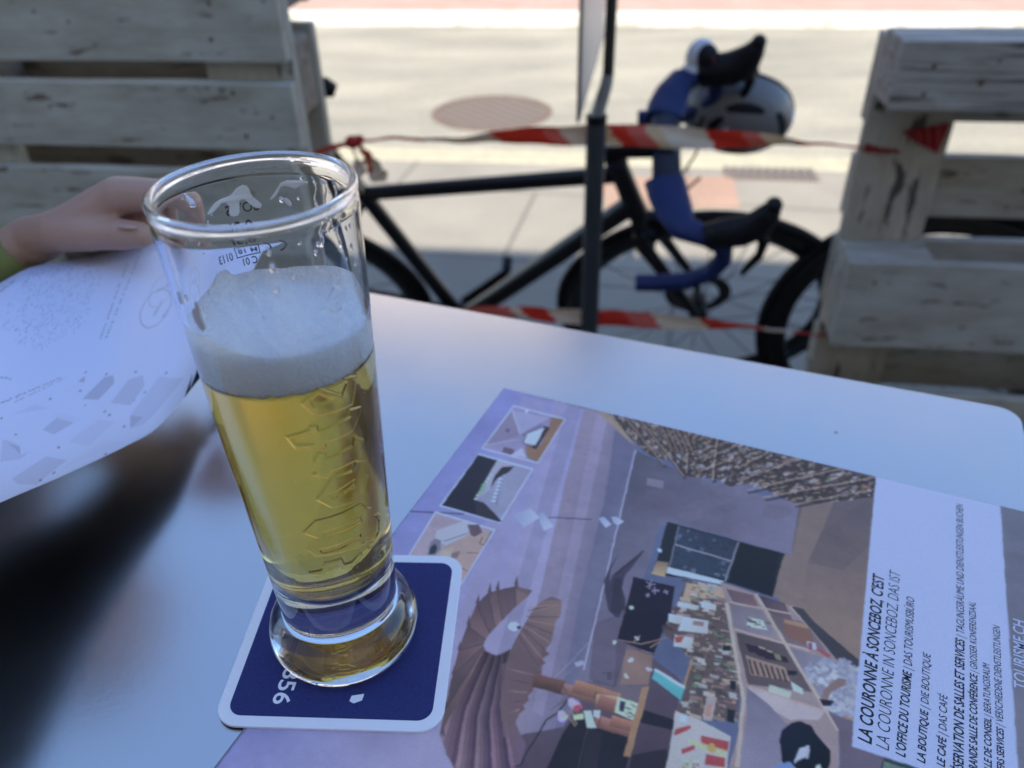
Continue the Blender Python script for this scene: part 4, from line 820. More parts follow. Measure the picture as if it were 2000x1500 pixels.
('p',((12.3,115.5),(47.2,115.5),(47.3,154.4),(15.2,155.3)),(0.88,0.88,0.88),1,None),
('p',((13.1,116.4),(46.6,116.4),(46.7,153.6),(15.7,154.5)),(0.77,0.51,0.47),1,None),
('p',((19.4,127.8),(30.5,114.8),(36.9,117),(36.3,123.1),(28.7,135.4),(21.2,132.8)),(0.88,0.77,0.69),0.8,None),
('p',((28.7,135.4),(36.3,123.1),(45.8,117.5),(46.5,136.9),(47,151.5),(33.2,142.4)),(0.84,0.5,0.35),1,None),
('p',((32.4,117.7),(37.8,115.4),(41.6,119.7),(39.4,124.1),(36.6,123.6)),(0.26,0.15,0.14),1,None),
('p',((20.6,136.5),(21.2,132.8),(24.9,133.1),(27.5,138.1),(26.7,142.9),(23.1,144.4)),(0.41,0.31,0.31),1,None),
('p',((22.1,139.3),(23.4,136),(25.6,137.8),(26.2,142),(23.6,143.7)),(0.05,0.07,0.06),1,None),
('p',((28,139.1),(32.9,134.3),(34.6,141.8),(29.2,143)),(0.88,0.62,0.37),1,None),
('p',((33.9,138.8),(37.2,135.3),(38.1,140.4),(35.3,141.5)),(0.29,0.17,0.14),0.7,None),
('l',(45.8,117.5),(46.2,127.6),0.4,(0.1,0.06,0.05),1),
('l',(43.6,127.5),(46.2,127.6),0.4,(0.1,0.06,0.05),1),
('l',(43.6,127.5),(43,122.6),0.4,(0.1,0.06,0.05),1),
('l',(40.7,135.5),(46.4,133.4),0.4,(0.1,0.06,0.05),1),
('l',(40.6,145.3),(46.7,145.9),0.4,(0.1,0.06,0.05),1),
('l',(26.5,132.9),(35.4,122.9),0.4,(0.1,0.06,0.05),1),
('p',((281.7,-2.1),(337,4.5),(318.3,176.3),(280.1,192.7),(280.6,153.1)),(0.27,0.23,0.23),1,((285.7,2.4),(291.9,125.3),(0.33,0.26,0.25))),
('p',((221.5,-1.5),(281.7,-2.5),(280.6,153.1),(280.5,181.5),(275.4,168),(244.5,167.8),(222.8,168.6)),(0.77,0.73,0.83),1,None))
PRINT_TEXT = (
("LA COURONNE À SONCEBOZ, C'EST",(229.7,165),(229.5,72.8),0.02,0.22,'ink',None),
('LA COURONNE IN SONCEBOZ, DAS IST',(236.1,165.1),(236.4,67.6),-0.01,0.22,'ink',None),
("L'OFFICE DU TOURISME ",(241.9,165.6),(243,123.3),0.02,0.22,'ink',None),
('| DAS TOURISMUSBÜRO',(243,123.3),(242.9,81.8),-0,0.22,'ink',None),
('LA BOUTIQUE ',(248.8,165.3),(249.6,140.1),0.02,0.22,'ink',None),
('| DIE BOUTIQUE',(249.6,140.1),(250.1,111.5),-0,0.22,'ink',None),
('LE CAFÉ ',(255.6,164),(256.2,149.9),0.02,0.22,'ink',None),
('| DAS CAFÉ',(256.2,149.9),(256.6,130.4),-0,0.22,'ink',None),
('RÉSERVATION DE SALLES ET SERVICES ',(261.9,166.6),(263.4,97.1),0.02,0.22,'ink',None),
('| TAGUNGSRÄUME UND DIENSTLEISTUNGEN BUCHEN',(263.4,97.1),(264.2,6.4),-0,0.22,'ink',None),
('GRANDE SALLE DE CONFÉRENCE ',(266.6,162.9),(268,114.3),0.02,0.22,'ink',None),
('| GROSSER KONFERENZSAAL',(268,114.3),(268.3,74.1),-0,0.22,'ink',None),
('SALLE DE CONSEIL ',(271.5,162.5),(272.4,134.4),0.02,0.22,'ink',None),
('| BERATUNGSRAUM',(272.4,134.4),(272.8,107.5),-0,0.22,'ink',None),
('DIVERS SERVICES ',(275.8,162),(276.6,137.1),0.02,0.22,'ink',None),
('| VERSCHIEDENE DIENSTLEISTUNGEN',(276.6,137.1),(277.7,84.3),-0,0.22,'ink',None),
('TOURISME.CH',(286.2,115.8),(287.9,77.4),0.01,0,'white',None))
LEAF_PRINT = (
('s',((307,250.9),(222,258.7),(215,243.1),(221,210.6),(224,152.1),(238,140.4),(277,128.7),(301,141.7),(318,172.9),(319,210.6)),620,108.9,1.24,3.71,0.75,1.42,(0.32,0.42,0.52),0.55),
('l',(201,126.1),(199,126.1),1.3,0.3,0.8),
('l',(201,126.1),(198,126.1),1.3,0.3,0.8),
('l',(201,128.7),(198,130),1.3,0.3,0.8),
('l',(201,130),(198,130),1.3,0.3,0.8),
('l',(200,132.6),(197,133.9),1.3,0.3,0.8),
('l',(200,132.6),(198,132.6),1.3,0.3,0.8),
('l',(200,136.5),(197,136.5),1.3,0.3,0.8),
('l',(200,139.1),(197,139.1),1.3,0.3,0.8),
('l',(199,143),(196,143),1.3,0.3,0.8),
('l',(198,140.4),(197,140.4),1.3,0.3,0.8),
('l',(198,149.5),(195,150.8),1.3,0.3,0.8),
('l',(198,149.5),(196,150.8),1.3,0.3,0.8),
('l',(198,153.4),(196,154.7),1.3,0.3,0.8),
('l',(198,154.7),(196,157.3),1.3,0.3,0.8),
('l',(197,159.9),(196,161.2),1.3,0.3,0.8),
('l',(197,158.6),(194,159.9),1.3,0.3,0.8),
('l',(197,163.8),(194,163.8),1.3,0.3,0.8),
('l',(197,165.1),(195,165.1),1.3,0.3,0.8),
('l',(197,170.3),(194,169),1.3,0.3,0.8),
('l',(197,167.7),(195,167.7),1.3,0.3,0.8),
('l',(196,176.8),(194,179.4),1.3,0.3,0.8),
('l',(197,178.1),(194,178.1),1.3,0.3,0.8),
('l',(195,183.3),(194,185.9),1.3,0.3,0.8),
('l',(196,182),(194,182),1.3,0.3,0.8),
('l',(195,187.2),(193,188.5),1.3,0.3,0.8),
('l',(196,188.5),(194,188.5),1.3,0.3,0.8),
('l',(196,195),(194,196.3),1.3,0.3,0.8),
('l',(196,193.7),(193,193.7),1.3,0.3,0.8),
('l',(195,200.2),(194,201.5),1.3,0.3,0.8),
('l',(196,197.6),(193,197.6),1.3,0.3,0.8),
('l',(195,210.6),(192,210.6),1.3,0.3,0.8),
('l',(195,210.6),(192,209.3),1.3,0.3,0.8),
('l',(195,214.5),(193,217.1),1.3,0.3,0.8),
('l',(194,214.5),(193,215.8),1.3,0.3,0.8),
('l',(194,221),(193,221),1.3,0.3,0.8),
('l',(194,218.4),(192,221),1.3,0.3,0.8),
('l',(194,224.9),(192,227.5),1.3,0.3,0.8),
('l',(194,226.2),(192,226.2),1.3,0.3,0.8),
('l',(194,232.7),(193,234),1.3,0.3,0.8),
('l',(195,231.4),(192,231.4),1.3,0.3,0.8),
('l',(194,126.1),(191,127.4),1.3,0.3,0.8),
('l',(193,124.8),(191,126.1),1.3,0.3,0.8),
('l',(193,130),(190,131.3),1.3,0.3,0.8),
('l',(193,130),(190,130),1.3,0.3,0.8),
('l',(191,135.2),(189,135.2),1.3,0.3,0.8),
('l',(193,133.9),(190,133.9),1.3,0.3,0.8),
('l',(191,139.1),(189,139.1),1.3,0.3,0.8),
('l',(191,137.8),(190,139.1),1.3,0.3,0.8),
('l',(191,143),(187,143),1.3,0.3,0.8),
('l',(191,143),(188,144.3),1.3,0.3,0.8),
('l',(190,153.4),(187,153.4),1.3,0.3,0.8),
('l',(189,153.4),(186,153.4),1.3,0.3,0.8),
('l',(189,157.3),(186,158.6),1.3,0.3,0.8),
('l',(189,157.3),(187,157.3),1.3,0.3,0.8),
('l',(188,161.2),(186,161.2),1.3,0.3,0.8),
('l',(188,159.9),(187,161.2),1.3,0.3,0.8),
('l',(187,167.7),(185,167.7),1.3,0.3,0.8),
('l',(187,166.4),(185,169),1.3,0.3,0.8),
('l',(187,170.3),(185,171.6),1.3,0.3,0.8),
('l',(187,171.6),(185,174.2),1.3,0.3,0.8),
('l',(186,179.4),(184,182),1.3,0.3,0.8),
('l',(186,179.4),(184,180.7),1.3,0.3,0.8),
('l',(185,187.2),(184,188.5),1.3,0.3,0.8),
('l',(186,187.2),(184,188.5),1.3,0.3,0.8),
('l',(185,192.4),(183,192.4),1.3,0.3,0.8),
('l',(185,189.8),(183,191.1),1.3,0.3,0.8),
('l',(185,197.6),(182,197.6),1.3,0.3,0.8),
('l',(184,197.6),(183,200.2),1.3,0.3,0.8),
('l',(184,201.5),(182,202.8),1.3,0.3,0.8),
('l',(185,204.1),(183,204.1),1.3,0.3,0.8),
('l',(185,213.2),(182,213.2),1.3,0.3,0.8),
('l',(183,211.9),(181,213.2),1.3,0.3,0.8),
('l',(183,219.7),(181,219.7),1.3,0.3,0.8),
('l',(183,219.7),(181,221),1.3,0.3,0.8),
('l',(183,223.6),(181,224.9),1.3,0.3,0.8),
('l',(183,226.2),(181,228.8),1.3,0.3,0.8),
('l',(184,232.7),(181,232.7),1.3,0.3,0.8),
('l',(183,230.1),(181,232.7),1.3,0.3,0.8),
('l',(183,237.9),(181,240.5),1.3,0.3,0.8),
('l',(182,237.9),(180,237.9),1.3,0.3,0.8),
('l',(183,252.2),(180,250.9),1.3,0.3,0.8),
('l',(183,249.6),(181,252.2),1.3,0.3,0.8),
('l',(182,256.1),(181,256.1),1.3,0.3,0.8),
('l',(182,257.4),(181,260),1.3,0.3,0.8),
('l',(307,83.2),(306,83.2),1,0.36,0.8),
('l',(307,84.5),(306,83.2),1,0.36,0.8),
('l',(306,84.5),(305,83.2),1,0.36,0.8),
('l',(306,84.5),(304,83.2),1,0.36,0.8),
('l',(304,84.5),(303,84.5),1,0.36,0.8),
('l',(304,84.5),(302,83.2),1,0.36,0.8),
('l',(302,84.5),(301,83.2),1,0.36,0.8),
('l',(302,84.5),(301,83.2),1,0.36,0.8),
('l',(301,85.8),(299,84.5),1,0.36,0.8),
('l',(301,85.8),(300,84.5),1,0.36,0.8),
('l',(296,85.8),(294,84.5),1,0.36,0.8),
('l',(296,85.8),(295,84.5),1,0.36,0.8),
('l',(295,85.8),(293,85.8),1,0.36,0.8),
('l',(295,85.8),(293,84.5),1,0.36,0.8),
('l',(293,87.1),(292,85.8),1,0.36,0.8),
('l',(293,87.1),(291,85.8),1,0.36,0.8),
('l',(290,87.1),(289,85.8),1,0.36,0.8),
('l',(290,87.1),(289,85.8),1,0.36,0.8),
('l',(288,87.1),(286,85.8),1,0.36,0.8),
('l',(287,87.1),(284,85.8),1,0.36,0.8),
('l',(282,88.4),(280,87.1),1,0.36,0.8),
('l',(282,88.4),(279,87.1),1,0.36,0.8),
('l',(279,88.4),(277,88.4),1,0.36,0.8),
('l',(278,88.4),(275,87.1),1,0.36,0.8),
('l',(276,88.4),(274,88.4),1,0.36,0.8),
('l',(275,88.4),(273,88.4),1,0.36,0.8),
('l',(272,88.4),(271,88.4),1,0.36,0.8),
('l',(273,89.7),(270,88.4),1,0.36,0.8),
('l',(270,89.7),(268,88.4),1,0.36,0.8),
('l',(269,89.7),(267,88.4),1,0.36,0.8),
('l',(264,91),(262,89.7),1,0.36,0.8),
('l',(264,89.7),(262,89.7),1,0.36,0.8),
('l',(261,91),(259,89.7),1,0.36,0.8),
('l',(261,91),(259,89.7),1,0.36,0.8),
('l',(258,91),(257,89.7),1,0.36,0.8),
('l',(258,91),(257,91),1,0.36,0.8),
('l',(255,91),(253,91),1,0.36,0.8),
('l',(255,92.3),(253,91),1,0.36,0.8),
('l',(252,92.3),(249,91),1,0.36,0.8),
('l',(252,92.3),(249,91),1,0.36,0.8),
('l',(248,93.6),(245,92.3),1,0.36,0.8),
('l',(247,92.3),(246,92.3),1,0.36,0.8),
('l',(244,92.3),(243,92.3),1,0.36,0.8),
('l',(244,93.6),(242,92.3),1,0.36,0.8),
('l',(296,80.6),(294,80.6),0.8,0.4,0.8),
('l',(296,80.6),(295,80.6),0.8,0.4,0.8),
('l',(294,81.9),(292,80.6),0.8,0.4,0.8),
('l',(294,81.9),(292,80.6),0.8,0.4,0.8),
('l',(291,81.9),(289,80.6),0.8,0.4,0.8),
('l',(291,81.9),(290,81.9),0.8,0.4,0.8),
('l',(290,81.9),(288,81.9),0.8,0.4,0.8),
('l',(290,81.9),(288,81.9),0.8,0.4,0.8),
('l',(288,83.2),(286,81.9),0.8,0.4,0.8),
('l',(287,81.9),(286,81.9),0.8,0.4,0.8),
('l',(282,83.2),(280,83.2),0.8,0.4,0.8),
('l',(280,83.2),(278,83.2),0.8,0.4,0.8),
('l',(279,84.5),(278,83.2),0.8,0.4,0.8),
('l',(278,84.5),(275,83.2),0.8,0.4,0.8),
('l',(275,84.5),(273,84.5),0.8,0.4,0.8),
('l',(276,84.5),(273,84.5),0.8,0.4,0.8),
('l',(273,85.8),(272,84.5),0.8,0.4,0.8),
('l',(273,85.8),(271,84.5),0.8,0.4,0.8),
('l',(269,85.8),(267,84.5),0.8,0.4,0.8),
('l',(269,85.8),(267,85.8),0.8,0.4,0.8),
('l',(264,87.1),(261,85.8),0.8,0.4,0.8),
('l',(264,87.1),(261,85.8),0.8,0.4,0.8),
('l',(261,87.1),(260,87.1),0.8,0.4,0.8),
('l',(262,87.1),(260,87.1),0.8,0.4,0.8),
('l',(258,87.1),(256,87.1),0.8,0.4,0.8),
('l',(258,87.1),(256,87.1),0.8,0.4,0.8),
('l',(255,88.4),(253,88.4),0.8,0.4,0.8),
('l',(256,88.4),(254,87.1),0.8,0.4,0.8),
('l',(253,89.7),(251,88.4),0.8,0.4,0.8),
('l',(252,88.4),(250,88.4),0.8,0.4,0.8),
('l',(246,89.7),(244,89.7),0.8,0.4,0.8),
('l',(246,89.7),(244,89.7),0.8,0.4,0.8),
('l',(243,89.7),(241,89.7),0.8,0.4,0.8),
('l',(244,91),(241,89.7),0.8,0.4,0.8),
('l',(241,91),(239,91),0.8,0.4,0.8),
('l',(241,91),(239,91),0.8,0.4,0.8),
('l',(238,91),(236,91),0.8,0.4,0.8),
('l',(238,91),(237,91),0.8,0.4,0.8),
('l',(329,241.8),(327,237.9),1,0.4,0.8),
('l',(329,241.8),(328,239.2),1,0.4,0.8),
('l',(328,241.8),(327,239.2),1,0.4,0.8),
('l',(328,241.8),(326,237.9),1,0.4,0.8),
('l',(328,245.7),(326,241.8),1,0.4,0.8),
('l',(327,244.4),(326,241.8),1,0.4,0.8),
('l',(326,243.1),(325,241.8),1,0.4,0.8),
('l',(327,245.7),(325,241.8),1,0.4,0.8),
('l',(325,244.4),(324,241.8),1,0.4,0.8),
('l',(325,244.4),(324,243.1),1,0.4,0.8),
('l',(324,248.3),(322,244.4),1,0.4,0.8),
('l',(324,248.3),(322,243.1),1,0.4,0.8),
('l',(323,248.3),(322,245.7),1,0.4,0.8),
('l',(323,248.3),(321,244.4),1,0.4,0.8),
('l',(322,249.6),(321,247),1,0.4,0.8),
('l',(322,249.6),(321,247),1,0.4,0.8),
('l',(311,110.5),(310,109.2),1.2,0.45,0.8),
('l',(310,110.5),(309,107.9),1.2,0.45,0.8),
('l',(309,109.2),(309,109.2),1.2,0.45,0.8),
('l',(309,109.2),(308,107.9),1.2,0.45,0.8),
('l',(307,109.2),(306,106.6),1.2,0.45,0.8),
('l',(307,109.2),(306,106.6),1.2,0.45,0.8),
('l',(306,107.9),(305,106.6),1.2,0.45,0.8),
('l',(306,107.9),(305,106.6),1.2,0.45,0.8),
('l',(304,106.6),(302,104),1.2,0.45,0.8),
('l',(304,106.6),(303,105.3),1.2,0.45,0.8),
('l',(124,163.8),(120,158.6),1.5,0.42,0.85),
('l',(120,158.6),(116,153.4),1.5,0.42,0.85),
('l',(116,153.4),(113,145.6),1.5,0.42,0.85),
('l',(113,145.6),(112,139.1),1.5,0.42,0.85),
('l',(112,139.1),(113,132.6),1.5,0.42,0.85),
('l',(113,132.6),(115,127.4),1.5,0.42,0.85),
('l',(115,127.4),(118,123.5),1.5,0.42,0.85),
('l',(118,123.5),(122,119.6),1.5,0.42,0.85),
('l',(122,119.6),(127,118.3),1.5,0.42,0.85),
('l',(127,118.3),(133,118.3),1.5,0.42,0.85),
('l',(133,118.3),(138,119.6),1.5,0.42,0.85),
('l',(138,119.6),(143,123.5),1.5,0.42,0.85),
('l',(143,123.5),(147,127.4),1.5,0.42,0.85),
('l',(147,127.4),(151,133.9),1.5,0.42,0.85),
('l',(151,133.9),(153,140.4),1.5,0.42,0.85),
('l',(153,140.4),(154,146.9),1.5,0.42,0.85),
('l',(154,146.9),(153,152.1),1.5,0.42,0.85),
('l',(153,152.1),(152,158.6),1.5,0.42,0.85),
('l',(152,158.6),(149,163.8),1.5,0.42,0.85),
('l',(149,163.8),(145,167.7),1.5,0.42,0.85),
('l',(145,167.7),(140,169),1.5,0.42,0.85),
('l',(140,169),(135,170.3),1.5,0.42,0.85),
('l',(135,170.3),(130,167.7),1.5,0.42,0.85),
('l',(130,167.7),(124,163.8),1.5,0.42,0.85),
('l',(125,188.5),(121,184.6),1.2,0.5,0.85),
('l',(121,184.6),(119,179.4),1.2,0.5,0.85),
('l',(119,179.4),(117,172.9),1.2,0.5,0.85),
('l',(117,172.9),(116,166.4),1.2,0.5,0.85),
('l',(116,166.4),(117,159.9),1.2,0.5,0.85),
('l',(117,159.9),(118,154.7),1.2,0.5,0.85),
('l',(118,154.7),(121,149.5),1.2,0.5,0.85),
('l',(121,149.5),(125,146.9),1.2,0.5,0.85),
('l',(125,146.9),(128,144.3),1.2,0.5,0.85),
('l',(128,144.3),(133,144.3),1.2,0.5,0.85),
('l',(133,144.3),(137,145.6),1.2,0.5,0.85),
('l',(137,145.6),(141,148.2),1.2,0.5,0.85),
('l',(141,148.2),(144,150.8),1.2,0.5,0.85),
('l',(144,150.8),(146,156),1.2,0.5,0.85),
('l',(146,156),(148,162.5),1.2,0.5,0.85),
('l',(148,162.5),(148,167.7),1.2,0.5,0.85),
('l',(148,167.7),(148,174.2),1.2,0.5,0.85),
('l',(148,174.2),(147,180.7),1.2,0.5,0.85),
('l',(147,180.7),(144,185.9),1.2,0.5,0.85),
('l',(144,185.9),(141,189.8),1.2,0.5,0.85),
('l',(141,189.8),(138,192.4),1.2,0.5,0.85),
('l',(138,192.4),(133,192.4),1.2,0.5,0.85),
('l',(133,192.4),(129,191.1),1.2,0.5,0.85),
('l',(129,191.1),(125,188.5),1.2,0.5,0.85),
('l',(135,133.9),(132,133.9),1.2,0.4,0.8),
('l',(133,132.6),(132,132.6),1.2,0.4,0.8),
('l',(133,135.2),(131,133.9),1.2,0.4,0.8),
('l',(134,136.5),(130,133.9),1.2,0.4,0.8),
('l',(134,139.1),(130,136.5),1.2,0.4,0.8),
('l',(133,139.1),(129,136.5),1.2,0.4,0.8),
('l',(132,140.4),(130,139.1),1.2,0.4,0.8),
('l',(132,140.4),(129,139.1),1.2,0.4,0.8),
('l',(132,143),(127,140.4),1.2,0.4,0.8),
('l',(132,143),(128,141.7),1.2,0.4,0.8),
('l',(130,146.9),(127,145.6),1.2,0.4,0.8),
('l',(129,146.9),(127,146.9),1.2,0.4,0.8),
('l',(129,148.2),(127,149.5),1.2,0.4,0.8),
('l',(129,149.5),(127,148.2),1.2,0.4,0.8),
('l',(129,152.1),(127,152.1),1.2,0.4,0.8),
('l',(129,152.1),(127,152.1),1.2,0.4,0.8),
('l',(141,169),(138,167.7),1,0.45,0.8),
('l',(141,169),(139,167.7),1,0.45,0.8),
('l',(139,170.3),(136,167.7),1,0.45,0.8),
('l',(139,171.6),(136,169),1,0.45,0.8),
('l',(137,171.6),(134,167.7),1,0.45,0.8),
('l',(137,170.3),(134,167.7),1,0.45,0.8),
('l',(135,171.6),(131,167.7),1,0.45,0.8),
('l',(135,171.6),(133,169),1,0.45,0.8),
('l',(132,171.6),(130,169),1,0.45,0.8),
('l',(133,172.9),(129,167.7),1,0.45,0.8),
('l',(129,172.9),(126,170.3),1,0.45,0.8),
('l',(130,174.2),(126,169),1,0.45,0.8),
('l',(127,174.2),(123,170.3),1,0.45,0.8),
('l',(127,172.9),(124,170.3),1,0.45,0.8),
('l',(120,127.4),(116,126.1),1,0.5,0.8),
('l',(120,126.1),(115,124.8),1,0.5,0.8),
('l',(120,128.7),(115,126.1),1,0.5,0.8),
('l',(119,128.7),(114,126.1),1,0.5,0.8),
('l',(118,130),(114,128.7),1,0.5,0.8),
('l',(119,130),(114,127.4),1,0.5,0.8),
('l',(116,131.3),(114,131.3),1,0.5,0.8),
('l',(118,132.6),(113,130),1,0.5,0.8),
('l',(117,135.2),(112,132.6),1,0.5,0.8),
('l',(116,133.9),(113,132.6),1,0.5,0.8),
('l',(114,137.8),(109,136.5),1,0.5,0.8),
('l',(113,137.8),(110,136.5),1,0.5,0.8),
('l',(112,140.4),(110,140.4),1,0.5,0.8),
('l',(114,140.4),(110,139.1),1,0.5,0.8),
('p',((207,63.7),(182,79.3),(170,78),(166,68.9),(184,57.2)),0.5,0.9),
('p',((165,49.4),(146,66.3),(126,63.7),(120,50.7),(135,37.7)),0.58,0.9),
('p',((132,27.3),(99,54.6),(47,31.2),(108,11.7),(127,14.3)),0.62,0.9),
('p',((132,27.3),(111,19.5),(127,14.3)),0.5,0.9),
('p',((256,46.8),(236,54.6),(216,49.4),(214,42.9),(239,39)),0.56,0.9),
('p',((247,57.2),(233,57.2),(200,42.9),(213,42.9)),0.7,0.9),
('p',((217,27.3),(178,37.7),(151,28.6),(185,15.6)),0.66,0.9),
('p',((290,14.3),(245,22.1),(214,11.7),(254,1.3),(281,7.8)),0.6,0.9),
('p',((226,5.2),(167,15.6),(129,3.9),(195,5.2)),0.7,0.9),
('p',((302,36.4),(302,49.4),(284,39),(282,31.2),(269,31.2),(282,27.3),(302,31.2)),0.62,0.9),
('p',((299,45.5),(284,37.7),(282,31.2)),0.5,0.9),
('p',((299,68.9),(271,72.8),(252,65),(282,67.6)),0.66,0.9),
('p',((242,78),(219,83.2),(209,87.1),(204,78),(231,74.1)),0.72,0.9),
('p',((218,83.2),(210,87.1),(209,80.6)),0.45,0.9),
('p',((215,72.8),(212,74.1),(210,72.8),(212,71.5)),0.22,0.8),
('p',((204,55.9),(201,57.2),(200,55.9),(203,55.9)),0.22,0.8),
('p',((254,74.1),(251,75.4),(249,72.8),(252,72.8)),0.22,0.8),
('p',((174,42.9),(170,44.2),(169,42.9),(171,41.6)),0.22,0.8),
('p',((166,37.7),(163,39),(160,36.4),(163,36.4)),0.22,0.8),
('p',((120,44.2),(117,45.5),(115,44.2),(117,42.9)),0.22,0.8),
('p',((133,40.3),(130,41.6),(129,40.3),(132,40.3)),0.22,0.8),
('p',((140,19.5),(137,20.8),(135,18.2),(138,18.2)),0.22,0.8),
('p',((232,26),(229,27.3),(226,24.7),(229,24.7)),0.22,0.8),
('p',((159,1.3),(156,2.6),(154,0),(156,0)),0.22,0.8),
('p',((233,5.2),(229,6.5),(228,5.2),(230,3.9)),0.22,0.8),
('p',((252,3.9),(249,5.2),(246,2.6),(249,2.6)),0.22,0.8),
('p',((293,50.7),(290,50.7),(289,49.4),(291,49.4)),0.22,0.8),
('p',((212,91),(209,92.3),(208,91),(210,89.7)),0.22,0.8),
('p',((183,81.9),(180,83.2),(178,81.9),(180,80.6)),0.22,0.8),
('p',((141,71.5),(138,72.8),(136,70.2),(139,70.2)),0.22,0.8),
('p',((93,54.6),(89,55.9),(86,53.3),(90,53.3)),0.22,0.8),
('p',((306,68.9),(305,70.2),(304,68.9),(305,67.6)),0.22,0.8))
